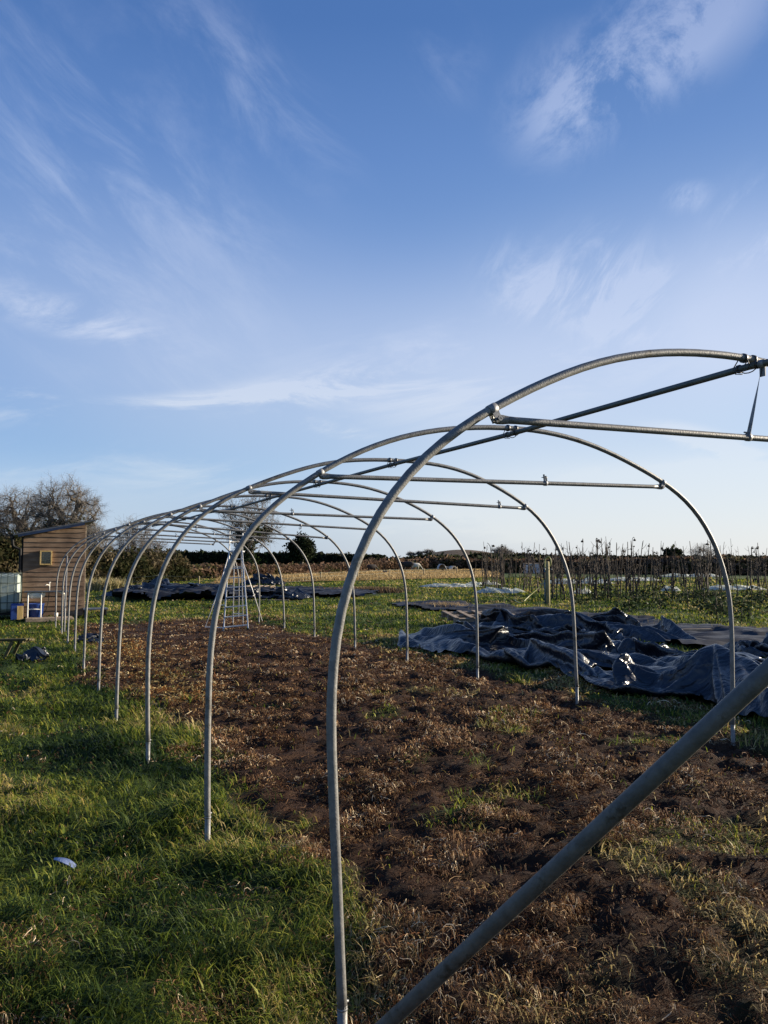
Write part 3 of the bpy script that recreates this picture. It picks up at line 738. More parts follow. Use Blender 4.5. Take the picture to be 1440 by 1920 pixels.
def poly_sheet(name, poly, mat, lift, amp, step, label, cat, group=None, freq=(.5, 2.2)):
    xs = [p[0] for p in poly]; ys = [p[1] for p in poly]
    ax_ = np.arange(min(xs), max(xs), step); ay_ = np.arange(min(ys), max(ys), step)
    X_, Y_ = np.meshgrid(ax_, ay_)
    wx = X_ + (fbm(X_ * 1.2, Y_ * 1.2, 3, 301) - .5) * 1.1; wy = Y_ + (fbm(X_ * 1.2, Y_ * 1.2, 3, 311) - .5) * 1.1
    ins = in_poly(wx.ravel(), wy.ravel(), poly).reshape(X_.shape)
    w_ = fbm(X_ * freq[0] + .3 * Y_, Y_ * freq[1], 3, 321)
    Z_ = ground_z(X_, Y_) + lift + amp * (1 - np.abs(w_ * 2 - 1) * 2).clip(0, 1) * .9 + amp * .5 * (fbm(X_ * 3, Y_ * 3, 2, 331) - .5)
    J = np.arange(X_.size).reshape(X_.shape)
    ok = ins[:-1, :-1] & ins[:-1, 1:] & ins[1:, 1:] & ins[1:, :-1]
    Fq = np.stack([J[:-1, :-1], J[:-1, 1:], J[1:, 1:], J[1:, :-1]], -1)[ok]
    used = np.unique(Fq); mp_ = -np.ones(X_.size, int); mp_[used] = np.arange(len(used))
    V = np.stack([X_, Y_, Z_], -1).reshape(-1, 3)[used]
    return tag(link(name, mesh_np(name, V, mp_[Fq]), mat), label, cat, group)
poly_sheet('ground_cover', MEMBRANES[0], M['weave'], .03, .10, .07, 'dark woven ground cover laid flat in the grass behind the crumpled black sheets', 'ground cover', 'woven ground covers')
poly_sheet('ground_cover', MEMBRANES[1], M['weave'], .05, .16, .10, 'dark grey ground cover strip beyond the tunnel, right of the stepladder', 'ground cover', 'woven ground covers')
poly_sheet('ground_cover', MEMBRANES[2], M['weave'], .05, .30, .10, 'rumpled dark ground cover beyond the tunnel, left of the stepladder', 'ground cover', 'woven ground covers')

SHEET_LONG = [
-428,11,11,9,12,10,13,9,13,12,14,4,11,11,12,10,13,9,13,9,10,11,11,11,9,12,11,10,14,12,5,11,13,11,11,8,14,9,12,10,11,10,14,12,11,5,13,12,13,9,13,9,14,7,11,11,11,11,11,13,2,15,14,8,14,12,9,15,6,10,12,12,10,12,11,10,13,7,16,6,6,-3,1,-1,-1,4,1,0,-6,1,1,7,-8,-4,-1,0,1,3,-4,-5,-1,0,1,-1,3,2,3,4,-1,-2,4,0,-5,-3,-3,4,-5,0,-2,3,
3,2,-1,-5,-2,5,1,1,0,3,1,1,-3,7,-2,0,-2,0,-3,-7,9,-1,1,2,-1,-3,4,-5,5,4,0,0,1,-5,2,0,-3,4,-12,4,4,-3,-5,3,2,-2,1,2,-3,-3,-2,-2,4,1,-2,2,-2,1,3,1,-4,-3,2,3,2,0,-1,0,0,3,3,2,4,-4,3,-2,-5,1,3,-9,-3,0,-5,0,2,4,0,1,1,2,-3,2,1,-2,6,-1,-1,-1,0,5,-4,-1,-1,1,1,4,-5,3,-2,-4,0,-2,5,4,0,4,0,-5,0,-12,
3,3,2,-5,-2,1,-2,0,2,-1,-5,-1,0,2,-1,-2,1,0,-5,3,4,1,-3,1,-1,-1,0,-1,1,0,1,-1,-2,6,-2,-3,7,1,-6,5,-6,-4,0,5,5,-2,1,0,1,-1,-5,0,3,2,-2,2,2,1,1,1,-4,0,-1,2,0,1,6,-5,2,-1,-2,3,-4,-3,3,0,4,-9,-8,7,10,0,-6,3,-3,-2,0,1,1,-1,-6,3,3,-6,2,1,-7,-3,3,6,2,-2,-2,-3,0,1,0,0,-1,0,-2,-3,0,-1,0,3,0,0,6,4,
3,-5,3,3,-3,0,-3,1,-1,-3,4,1,-1,0,1,-4,0,3,4,1,-3,-2,-1,1,0,1,1,5,-2,2,-1,-2,-2,3,-4,-2,1,1,-2,-8,-6,1,6,3,3,-1,-1,-3,-2,-2,4,-7,0,6,0,-1,-4,1,-2,-1,0,3,-2,0,-1,0,0,1,-2,-3,-2,0,0,0,1,1,2,3,1,0,1,7,1,-4,0,-2,1,-1,-2,2,3,-1,0,-3,0,4,2,-2,1,-2,6,-6,0,1,-1,0,0,1,4,0,1,1,2,-5,-5,-2,-7,10,-4,7,
6,-10,0,0,3,4,-3,4,8,-4,-4,-7,-1,0,0,1,0,3,-6,-3,0,2,4,-3,0,0,0,-4,-1,-1,0,1,-1,1,3,2,2,0,0,-1,4,0,-1,2,-1,1,0,0,2,2,1,1,-1,1,-4,-1,-1,1,1,-4,2,-1,3,-3,2,-1,0,1,1,3,2,0,0,5,-4,-6,3,-8,4,-5,-6,2,-1,1,1,2,6,-1,-1,6,-4,-2,-6,0,-3,0,2,-1,4,1,-7,-1,0,3,-1,-2,-3,-1,0,0,0,0,3,3,1,2,-1,1,0,0,
-4,3,3,0,-1,3,1,0,0,1,0,1,1,1,2,-2,0,-3,-4,-4,0,5,-6,2,1,2,0,1,1,1,2,2,1,2,6,-2,-4,1,1,-3,-6,-3,2,2,1,2,5,8,-16,-7,5,-1,1,-3,2,-2,5,-3,2,-1,3,-5,0,1,0,-3,-1,0,0,0,2,3,2,2,0,-1,1,-1,-2,1,4,1,-1,-1,3,1,0,1,0,0,0,1,-2,1,3,5,-1,0,-7,-6,-2,-5,2,5,1,1,1,0,1,0,2,1,1,0,7,5,-4,1,0,-2,
-19,6,2,1,1,0,-1,-4,0,2,1,3,-2,3,3,0,2,-8,3,2,-1,1,-4,-1,-2,0,0,1,0,3,3,2,0,-1,0,1,-1,-1,1,1,2,0,0,2,1,-1,1,-1,1,0,0,0,2,-1,0,0,4,3,-1,4,-5,1,-2,-2,0,0,0,-1,-1,0,-1,1,1,3,-2,7,3,0,-1,-1,-20,4,1,0,1,-1,-2,-5,5,2,1,8,-2,2,-3,4,-6,1,2,-3,3,1,-3,-1,-1,0,1,2,4,2,0,-1,1,0,0,-1,1,1,2,0,
0,0,2,0,0,1,-1,1,-1,0,0,0,0,1,0,0,0,2,9,1,0,-1,0,-3,-2,-2,1,0,0,-1,-1,-2,1,-1,2,1,6,1,3,3,-20,2,2,0,-1,0,-3,1,3,3,3,1,1,-2,2,-3,-2,10,-2,-1,-6,0,2,-2,1,2,4,3,1,0,0,1,0,0,1,1,-1,1,-1,1,-1,0,0,1,-1,0,1,-1,1,0,0,0,0,1,0,0,0,-2,3,11,0,-3,2,-3,0,-1,-3,0,1,2,0,0,-2,-1,-2,1,3,6,3,3,
-24,5,2,1,0,-2,2,-2,5,1,0,1,10,1,-2,-3,5,-1,-2,0,2,-5,-1,-1,3,4,0,0,0,1,0,-1,0,1,-1,0,0,0,1,0,0,1,0,0,1,-1,0,1,0,-1,1,0,0,0,0,-2,0,1,0,2,11,0,-3,1,-3,0,1,-1,-2,0,2,1,1,-1,0,-3,0,5,6,5,-18,1,0,1,0,1,-2,2,2,1,3,5,0,3,5,5,1,-7,0,0,6,2,-6,4,-2,-4,0,-1,-1,-1,0,1,0,-1,1,-1,0,0,-1,0,
1,0,0,-1,0,1,0,-1,0,1,0,0,1,-1,0,1,0,1,0,-1,2,11,-3,-1,0,-2,-1,1,1,-1,-2,1,1,3,0,0,-2,0,8,4,-19,2,2,0,0,0,1,2,1,2,2,2,4,0,1,3,5,3,-7,4,-4,3,2,-1,1,-6,-1,0,1,0,0,-1,-1,0,-1,0,1,-1,1,0,0,-1,0,1,0,-1,0,1,-1,0,0,0,-1,1,0,2,-1,0,0,1,0,3,7,-3,0,1,-2,-1,0,0,1,-1,-1,0,2,3,2,-1,1,6,
-14,3,-1,-1,0,1,1,1,3,3,2,1,0,1,1,1,2,4,2,-8,4,1,1,-5,0,-1,-1,-2,0,1,0,1,0,-1,0,1,-1,1,0,0,-1,1,0,0,-1,1,0,-1,0,0,0,-1,1,0,0,0,1,-1,0,0,1,-1,3,6,-2,0,2,-1,-2,-1,0,1,1,-1,0,0,1,3,1,2,-6,-4,0,1,1,0,1,1,1,0,0,1,0,1,0,0,2,4,-3,-4,-1,2,8,3,-8,5,-2,0,-2,-2,1,-1,1,1,0,0,0,0,-1,0,
0,0,0,0,1,-1,0,0,0,0,-1,1,0,0,0,0,0,1,0,-1,0,0,0,1,4,1,-2,2,1,-1,-1,-1,-1,1,0,1,1,0,1,-1,-9,4,1,1,-1,0,-1,0,0,0,1,0,1,-1,0,0,-4,-4,0,6,2,-1,-2,1,5,2,2,0,-4,0,0,1,-1,0,1,-1,0,0,1,-1,1,0,0,-1,0,1,0,0,0,0,0,0,0,0,0,0,0,0,0,1,-2,1,0,0,1,0,3,-1,0,2,1,-1,-1,-1,-1,-1,0,1,1,4,
9,-6,-3,-2,-1,0,0,0,0,1,-1,0,0,0,-1,-2,-2,-1,1,5,-3,0,0,-3,4,1,1,0,3,0,0,-1,1,0,0,0,0,0,-1,1,0,0,-1,1,-1,-1,0,1,1,-1,1,0,0,-1,0,-1,1,0,0,-1,2,0,0,-1,0,1,0,1,1,-1,0,1,1,0,0,-1,-1,-2,-2,-6,1,0,0,-1,0,-1,0,0,0,0,0,-1,-1,-1,-1,0,2,-7,9,2,-2,-4,2,5,-5,0,1,-3,3,1,0,1,1,1,0,0,0,-1,1,-1,
-1,-1,0,0,1,0,0,0,-1,1,-1,-1,0,0,0,1,0,0,0,1,-1,0,0,1,-1,0,0,0,0,1,0,-1,0,0,0,-1,-1,0,0,0,16,-10,-1,-1,-1,-1,-1,-1,0,-1,-1,0,0,0,1,0,-1,1,-3,-4,0,1,4,-2,5,-1,-6,3,0,1,0,0,0,2,3,3,0,-1,-3,-2,-1,1,1,-1,0,1,-1,-1,0,0,1,1,-1,1,0,0,0,-1,0,-1,1,0,0,0,0,0,0,-1,0,0,0,0,0,-1,-1,1,0,-2,-6,-5,
14,-8,-1,-2,0,0,0,0,-1,-1,1,0,-1,0,-1,-1,-6,7,-1,-1,-1,2,-7,3,-2,-2,2,-1,0,-2,0,2,4,4,2,3,4,2,-1,-1,-2,-3,-3,0,-1,-1,1,0,0,-1,-1,0,1,0,0,0,0,1,0,0,0,0,0,-1,0,-1,-1,0,0,0,-1,0,-1,0,1,-1,-2,-4,-2,1,15,-5,-5,2,-3,-1,-1,0,0,1,-1,-1,0,0,-1,-1,-3,-1,-6,2,6,4,-2,-2,-2,-5,-1,-1,-3,4,4,4,2,3,4,6,4,-5,-1,0,
1,-1,-1,-3,-3,-1,-1,1,0,0,1,-1,0,-1,0,0,-1,0,0,1,-1,0,0,-2,0,0,-1,1,-1,-1,-1,0,-1,0,-1,-1,-5,-1,0,-1,15,-2,-8,-1,2,-2,-1,0,-1,0,1,-1,-1,-1,0,-1,-1,-3,5,4,3,-6,3,-5,-11,2,-3,-3,2,1,3,3,2,1,3,6,33,-25,-9,3,1,2,1,0,0,-2,-4,-2,0,0,-1,1,0,0,0,-1,0,0,0,-1,1,-2,-2,0,-1,0,1,-1,-1,-2,0,-1,1,0,-3,-5,1,-1,4,-6,
11,0,-5,-1,-2,2,-1,-2,0,0,0,0,-1,-1,0,1,-1,1,-1,1,-1,4,1,-6,-8,-1,-4,-6,0,6,4,2,1,1,-3,-4,-29,26,10,0,3,3,4,4,3,1,0,-4,-4,-1,0,-1,-1,1,0,1,1,-1,-1,1,-1,-3,1,0,-3,-1,0,-1,-2,-1,0,1,0,-4,-2,0,-1,4,-1,7,7,4,-4,-4,2,-1,-1,0,0,-1,0,0,1,1,-1,-1,7,-1,-5,-3,-5,1,-3,4,4,-10,-6,-8,-1,14,3,1,-1,-3,-11,6,-4,6,5,3,
1,1,1,2,3,5,4,1,-2,-6,-1,-1,0,-1,-1,0,0,1,0,-2,-5,3,-3,0,2,0,-2,-3,-1,1,1,-1,-3,-2,0,0,3,1,0,-4,1,1,7,-5,1,0,2,-3,-2,0,0,1,-1,0,2,1,3,-1,-3,-4,-4,-1,1,2,10,-3,3,8,0,-13,-3,-2,-1,-1,8,-12,-1,2,2,1,1,0,1,1,2,1,3,6,3,-3,-8,2,-1,-3,1,-1,-1,-3,-2,-2,4,-3,-1,0,0,-1,-2,0,1,1,0,-3,-2,0,1,4,-1,0,3,7,
3,10,-3,-2,-4,1,0,1,-1,-3,0,0,1,0,1,1,0,-1,2,-3,-1,-2,4,4,2,1,4,4,1,-7,-6,-3,-2,-1,-1,-2,-1,0,0,0,0,2,0,0,0,2,2,5,7,-1,-7,-4,1,1,-7,-2,-4,-1,2,1,-2,-2,1,1,-1,-1,0,0,1,1,-4,-1,0,3,3,0,4,2,0,-2,3,2,8,-3,-3,-4,0,-1,0,2,-2,1,-1,1,-1,2,-4,4,3,0,2,0,-1,-1,1,5,0,3,-1,-3,-2,-3,-2,-2,-1,-1,-1,-1,0,0,
0,-1,1,0,0,-1,2,0,6,1,-1,-4,-9,-2,3,-2,1,1,-1,-3,-3,3,2,-2,0,-1,0,1,1,-4,0,1,5,3,1,3,0,1,0,2,-7,3,5,9,0,0,-6,-1,0,-1,1,-1,1,0,0,0,1,0,3,-1,1,1,-1,0,3,5,-3,1,-1,0,-3,-2,-2,-1,-1,-1,-1,0,-1,0,0,0,-1,0,0,-1,-3,-3,-9,3,8,5,-4,-4,1,2,1,-2,-4,-1,2,1,-1,-1,-1,1,1,-3,0,3,3,5,1,1,0,0,0,-1,0,1,
-4,-2,3,6,4,3,3,-2,-4,-3,-2,0,0,0,1,-1,1,2,2,0,1,0,-1,1,2,3,1,-2,-2,-1,-1,-2,-1,-1,-1,-1,-1,0,0,-1,0,-1,-1,0,-2,-2,-3,-3,-3,3,5,-3,5,5,-3,-5,-2,-1,0,0,3,-1,-1,2,5,1,-3,5,-2,1,1,-1,-1,-2,0,-1,0,0,0,-1,5,0,1,-1,1,1,3,3,0,-2,-6,-3,1,0,0,-1,3,-1,3,1,1,-2,-1,2,1,4,1,-1,-2,-4,-1,0,-1,-1,-1,-1,0,-2,0,0,
-2,0,-1,-1,-2,-1,-1,-2,0,2,2,1,2,-1,-3,2,-3,-3,-1,4,1,1,5,3,0,2,3,-2,-4,-6,0,0,0,1,1,0,1,1,1,2,5,3,-3,0,1,0,0,3,5,0,0,-5,-6,0,-1,1,-1,2,3,3,-5,2,1,0,0,2,4,-1,-3,-2,-2,-1,-1,-1,0,0,-2,0,-1,-1,0,-1,-1,-2,-1,-2,-1,1,0,0,1,3,3,-4,-1,-2,-3,0,3,2,1,4,0,1,2,3,0,-4,0,-2,-3,0,1,1,0,1,0,-1,0,-5,
7,2,1,-4,-1,0,1,0,2,4,2,0,-2,-7,-2,0,0,1,1,-6,8,-1,1,0,-1,0,3,-4,4,0,-3,-2,0,0,-2,-1,0,0,-1,0,-1,-1,1,0,1,0,0,-2,1,0,0,-1,-9,-4,2,-1,2,4,3,1,1,0,1,0,-1,-2,1,-7,-1,6,3,1,0,0,0,-1,-1,0,-4,-1,16,-8,1,3,-4,-3,-1,2,-1,3,4,2,0,-2,-5,-4,2,-1,-8,11,-4,0,2,-2,1,2,3,-2,2,3,-1,-4,-2,-2,0,0,-1,-1,0,-1,
0,0,-1,0,1,2,2,2,-1,1,-2,-16,-3,2,0,0,3,4,1,0,0,0,-2,-2,-3,-2,-1,3,7,2,1,-1,0,-1,-1,1,-1,-3,-4,1,16,-5,-3,-1,4,-2,-3,-2,1,0,2,5,1,1,-1,-4,-4,-3,2,-4,4,1,-2,2,1,-1,1,4,-1,-5,1,4,-3,0,-1,-1,0,-1,-1,0,-1,0,0,0,-1,0,0,-1,1,-2,-7,-5,-1,1,0,2,5,0,0,1,-1,-3,-1,-1,0,0,-1,8,2,0,-2,1,-1,1,0,-2,-2,-3,3,-8,
18,-5,0,-4,-2,3,1,-4,-2,0,0,1,6,2,0,-1,-5,-4,0,1,-4,2,2,0,1,-1,-4,10,-4,-7,4,0,4,-3,1,-1,0,-1,0,-1,0,0,-1,-1,-1,-1,-1,1,-4,-2,-4,-1,-3,2,1,4,0,0,0,-2,-1,0,-1,1,1,0,3,3,-1,0,2,-1,0,-2,-1,-2,-4,2,-2,-4,19,-4,-5,0,-2,-1,2,1,-2,-3,0,0,1,5,3,0,0,-3,0,-8,1,-1,3,0,-2,-2,-1,1,-6,6,2,2,-2,3,-1,-2,-1,0,1,0,
1,-1,0,0,0,0,-1,-9,0,1,-5,-1,-3,0,2,2,0,0,-1,0,-1,2,2,1,0,1,1,1,0,1,-1,-2,-1,1,-3,-4,3,2,-7,-3,14,1,-5,2,-2,-1,-2,1,1,-1,-3,0,0,1,4,4,0,-1,-5,0,1,-1,-4,1,1,-5,2,-7,-1,8,0,0,3,-1,1,0,-4,2,-1,1,-1,0,1,-1,1,-1,0,4,-8,-8,1,-2,-3,-1,2,0,0,1,1,1,3,1,0,0,1,0,1,-1,0,-2,0,2,0,0,-1,-5,2,-1,-5,-3,
11,4,-6,-4,2,2,-2,1,0,1,0,-3,-1,0,1,4,4,1,-2,1,-9,2,-1,0,-2,-2,0,-11,11,1,0,0,1,2,-1,2,-3,-1,1,-1,0,1,-1,0,-2,1,0,2,4,-9,-8,1,-3,-4,1,3,3,2,2,1,0,0,0,0,-1,1,-1,0,0,1,1,0,0,-2,-7,5,0,-3,-3,1,10,-3,-3,-1,3,-9,1,2,2,1,3,2,-2,-1,0,1,5,4,-3,-4,-3,-1,3,-1,-2,2,-11,7,1,0,0,0,-1,1,0,0,0,0,0,0,
1,-1,0,1,0,-3,-2,1,-3,-4,0,0,0,-17,15,5,2,1,0,0,0,-1,-1,0,0,0,0,1,1,0,0,-2,1,2,-1,0,2,-9,-2,1,-6,2,-3,5,1,0,-1,-1,0,2,0,2,3,1,0,0,0,5,-1,-11,2,-3,1,2,3,3,-2,6,0,-7,-1,0,1,-1,1,0,1,0,-1,1,-1,0,1,0,-2,-1,-3,-1,-1,4,0,3,7,10,-10,-2,-2,-1,-1,0,0,0,1,-1,-1,-1,-1,-1,-1,1,0,1,1,-2,6,0,-5,-3,-1,4,
3,-8,0,2,-3,-2,4,0,1,0,0,0,1,1,2,2,1,1,3,1,-5,1,-9,-2,-2,4,13,0,-1,1,-6,-1,-1,0,0,1,1,0,0,0,0,1,-1,0,0,-1,-4,-5,2,6,7,4,7,6,-5,-5,-2,-3,-2,-1,-1,0,-1,1,1,0,0,-1,-2,-2,-1,1,-1,1,5,-1,-2,4,1,-8,-17,5,9,-3,-6,7,-1,1,1,1,1,0,1,1,0,1,2,3,0,3,0,-9,-5,3,0,-3,4,1,0,5,3,-3,0,-1,-3,0,2,0,1,-1,
1,-1,0,1,-1,0,1,1,3,5,0,3,3,3,-3,-1,-1,-2,-5,-2,-1,-1,1,-1,1,0,1,0,1,0,-2,-2,-2,0,1,5,-1,-1,6,2,-11,-3,3,0,0,4,3,0,0,1,0,1,0,0,-1,-1,-1,-1,2,7,-7,-8,10,0,0,0,0,-4,4,1,2,2,1,0,1,-3,3,-1,-1,0,0,0,1,-1,1,0,6,-2,4,0,2,2,2,1,0,-1,-1,0,-2,-6,-1,0,-1,0,-1,0,1,1,1,0,0,0,0,-1,-2,-1,3,3,3,0,
-22,4,5,0,6,1,0,1,1,0,0,-1,-2,-2,0,-1,-2,-5,5,4,0,4,4,-5,-1,4,-4,7,-1,-1,3,1,-1,1,1,1,-1,0,0,0,-1,1,-1,0,3,2,-3,2,0,1,6,1,2,1,2,-3,0,0,0,-4,-5,-1,0,-1,1,0,-1,0,1,1,2,0,0,0,0,1,1,3,2,6,-22,5,5,1,3,2,0,1,-1,-1,-2,-1,0,1,0,-1,-3,1,-1,2,5,9,-2,-5,1,-1,3,0,1,1,-2,1,0,1,1,2,0,0,-1,0,
1,-1,0,1,-1,-2,1,2,1,2,6,1,1,2,1,0,0,0,0,-1,-7,-2,-1,0,-1,0,0,1,-1,0,1,2,1,0,1,-1,1,4,2,4,-20,6,1,4,2,0,0,-1,-1,-2,1,1,1,0,-1,-3,1,1,3,-5,13,-2,-1,2,-4,3,1,0,0,0,2,0,-1,-2,1,1,2,1,1,-1,-1,0,1,-1,-4,5,-1,2,2,2,1,3,1,2,0,3,-2,1,1,-2,-3,-6,0,0,-1,-1,0,-1,1,0,0,0,2,2,0,1,0,2,4,4,
-23,11,3,1,0,0,-1,-1,0,2,1,0,0,-2,-3,2,1,0,0,-2,3,8,-1,-2,4,-1,0,1,0,0,0,1,1,1,-1,-4,2,0,0,2,0,0,-1,-3,5,-1,2,0,-1,3,3,3,0,3,-1,1,2,0,1,-1,-3,-6,-1,0,0,-1,0,-1,-1,1,-1,1,-1,1,3,2,1,0,2,8,-9,-2,1,1,0,-1,1,1,1,1,0,-1,-3,0,2,1,-1,-1,-2,5,2,2,2,3,-1,-2,0,1,0,1,-1,0,1,0,1,2,-4,2,0,-1,
-1,-1,-1,2,-2,-1,3,2,1,2,0,5,1,0,2,1,3,1,1,-2,-3,-5,-3,-1,1,1,-1,-1,0,-1,0,0,0,0,0,2,3,2,1,-3,-17,6,2,0,0,2,1,1,0,-1,-2,-1,1,1,1,-2,1,1,2,6,1,-4,-3,3,0,2,0,-1,0,0,1,0,0,1,-1,2,-1,-6,-1,-1,-1,-1,0,0,2,2,2,1,2,1,1,2,4,1,1,1,2,6,3,-6,-3,-3,-6,1,0,0,0,1,-1,0,0,-1,0,0,-1,0,0,3,4,5,
1,-6,-1,1,1,0,0,-2,-1,-1,0,2,1,-1,0,1,0,0,2,3,-1,1,5,0,-2,-4,1,0,1,0,-1,0,0,-1,-1,-4,0,1,-2,0,2,2,2,1,1,0,0,0,0,0,1,0,1,1,1,1,1,2,8,-6,1,-3,-3,1,-1,0,-1,0,0,0,0,0,0,0,0,0,-1,-1,-1,0,-7,3,1,0,-1,-1,-2,1,0,1,1,-1,-1,1,-1,1,0,1,-2,2,2,5,0,1,0,1,-3,0,-2,-1,0,-1,0,0,0,0,2,-3,3,1,
1,0,-1,0,0,0,-1,1,0,-1,-1,0,0,1,-1,-1,-2,-5,-8,13,13,1,-2,-2,-1,-1,0,1,-2,0,0,1,0,0,0,0,1,0,0,0,4,-5,-1,-1,0,0,1,-1,0,-1,-1,-1,1,-1,1,-1,1,0,3,0,1,-1,1,2,5,-3,1,-1,-5,0,-1,1,-1,-1,1,2,-1,3,-1,0,0,1,0,-2,-1,1,0,-1,-2,0,1,0,0,-2,0,-2,-3,-3,-1,3,7,12,0,-3,-3,2,1,-2,0,0,1,-1,0,-1,1,-1,0,0,1,-3,
0,3,0,-1,-1,0,-1,-3,-2,-1,0,1,-1,1,-1,1,0,0,1,-1,0,-1,0,0,1,5,1,-1,-2,0,1,-2,-1,1,0,-2,0,4,1,-1,-1,-2,-1,2,0,-1,-2,0,1,0,0,-1,-1,-1,-1,-1,0,-1,-1,2,1,10,-2,3,1,-1,0,1,0,1,-1,0,1,0,0,0,0,-1,-6,-6,2,1,-1,-1,1,-1,1,-2,-5,-1,0,0,0,0,1,0,0,1,0,0,-1,1,0,0,-1,1,0,1,2,-1,0,1,0,-2,0,3,1,-3,-3,0,
-2,1,1,0,0,-2,2,-1,0,0,-1,0,-2,1,-3,1,0,0,-1,3,2,-2,14,-5,3,-2,-2,0,3,0,0,1,0,0,0,-1,-2,-4,2,1,6,-3,0,1,-1,0,-1,3,-1,-1,-2,-1,-1,1,1,-1,-2,-1,2,0,-1,-3,0,0,3,-2,0,0,2,0,0,0,-3,1,1,-3,-2,-1,3,-1,2,0,0,0,-3,2,-1,0,0,1,-3,-2,2,-2,2,-1,0,0,0,4,-1,1,3,5,-4,1,2,2,0,0,0,-2,-2,-2,-4,-1,-2,0,2,1,
0,-3,2,-2,-1,-1,-1,2,8,-4,2,-1,3,-3,-2,0,1,0,-3,0,2,1,-3,1,-3,1,-2,0,3,1,-4,-1,3,-1,-2,0,4,3,-3,-1,0,-1,-1,-3,3,-1,0,0,2,-7,3,-1,1,-1,2,-3,1,-1,2,2,1,2,1,-2,5,0,1,-2,-3,-2,-2,-1,1,-1,3,-3,4,4,-2,3,-264,7,5,8,5,6,5,5,0,1,2,2,-6,-2,-1,1,-2,2,-6,12,3,8,9,6,9,7,10,5,4,-4,4,-1,-3,-9,-4,-13,-4,-13,-7,-10,
-7,-4,-5,1,-3,1,2,0,0,1,4,1,3,-3,-2,-3,-10,-2,-2,-4,-8,1,-2,5,0,5,3,5,12,11,9,9,11,4,11,5,7,2,0,-2,9,-4,-5,2,-5,-7,-2,3,-2,-2,2,6,11,-3,0,-4,8,-5,3,2,4,2,-4,0,-2,-4,-6,0,2,7,-8,0,4,-1,-8,4,-3,2,-2,4,7,5,3,-9,-8,0,-1,-2,-3,0,-2,3,-4,4,6,7,5,1,1,-4,8,-2,2,-4,0,3,-1,0,-6,-7,-3,-2,-3,7,-5,1,2,1,7,2,
10,-3,5,-6,4,4,-1,-6,6,0,-3,1,-4,4,-1,-1,-10,5,10,-10,5,-3,-5,-1,-3,1,1,1,0,4,5,0,-1,-1,2,1,-4,2,3,0,1,-5,-10,-4,5,-2,-6,-1,2,2,6,2,4,-3,-2,2,10,-2,0,3,-1,3,0,0,0,-7,6,-3,0,3,-4,2,-1,-17,-2,-1,-1,5,3,7,14,-1,-5,3,-1,0,2,2,-4,4,-3,1,-3,3,-5,-2,6,3,-7,4,-3,1,1,0,0,2,2,0,-1,-6,1,-1,-8,0,0,-2,9,-1,1,5,
-11,-8,3,7,2,-1,5,3,2,-3,2,0,0,1,2,-5,0,4,0,1,-1,1,0,0,0,-1,-6,5,-3,-1,0,-7,-3,15,-2,-2,-5,-2,2,4,7,3,2,-3,3,0,0,-2,-2,5,-1,-4,5,-11,8,1,-3,1,4,-2,-3,2,3,-3,2,0,0,1,-2,0,-8,-9,-3,1,0,2,-3,0,2,2,9,7,3,1,-1,0,-2,1,1,-2,-9,-2,-1,4,-2,8,3,1,0,-1,2,-2,2,0,0,0,-2,-5,3,-2,2,-1,0,-2,4,2,1,0,-8,-7,
7,4,1,0,-4,1,-3,3,2,0,3,-6,-4,5,0,5,0,-2,2,-2,-4,-1,5,2,0,0,-1,-1,-5,-10,-5,0,0,0,0,1,0,9,6,1,1,0,3,0,2,-2,1,-1,0,0,-6,1,-2,0,2,-4,-1,1,-2,8,2,1,1,-1,2,0,0,-1,-5,1,-1,0,-6,4,5,1,-2,0,-6,-6,11,2,-1,-1,1,-1,-3,-7,3,0,8,-3,1,4,-1,2,-1,0,-2,-3,1,0,-1,5,0,0,-1,-12,-9,-1,0,-1,1,1,4,7,7,4,0,-3,
-1,2,-1,2,1,1,0,0,-3,0,2,-10,-2,-1,5,1,1,0,4,0,2,1,-3,2,-1,2,0,-1,0,-4,-1,1,1,-10,1,10,3,-9,9,-3,9,1,2,-1,-1,-2,1,2,1,-8,-3,6,7,0,-4,1,4,-3,-6,4,3,-1,0,0,1,-3,-14,-5,0,0,-1,2,4,7,8,3,1,0,-2,0,-3,1,4,-1,-1,2,0,-2,0,-1,1,0,-2,-7,-6,3,0,5,4,3,0,-2,0,1,3,0,0,1,-2,-1,-1,-2,1,-5,-7,0,3,4,1,-1,
12,-3,2,2,-1,-3,-5,-10,5,9,4,-2,0,-2,1,-3,4,-6,1,5,2,0,0,0,-5,-14,-3,1,1,-2,4,8,7,5,1,-1,0,-1,-3,1,3,1,-2,0,2,-1,-1,0,-1,0,-1,2,0,2,-6,-11,-2,-3,5,9,5,-6,2,2,0,2,2,0,1,0,-2,0,0,2,-9,-8,5,3,-2,2,3,6,2,-3,0,0,7,4,-13,2,0,3,0,1,2,-2,-5,-3,6,-2,0,2,1,-8,-12,0,1,0,0,9,8,4,1,-1,0,1,-1,-3,2,1,
1,0,-1,0,-1,-1,0,0,0,0,1,1,2,0,0,-1,-9,-5,1,1,4,3,-4,-1,-4,-2,3,5,5,3,1,-1,-2,2,0,-11,-3,4,1,4,10,-1,-3,0,-1,3,2,2,-5,-1,-3,7,-3,6,-4,5,-5,2,-3,-2,-1,2,-8,-8,0,1,1,6,10,4,1,0,0,0,-1,-1,0,2,1,-1,0,-1,1,1,0,0,0,0,0,0,0,0,-1,1,0,-1,0,-2,-10,-3,1,8,-2,-2,5,-1,-6,-5,0,3,7,6,2,-2,1,-1,-12,2,2,1,
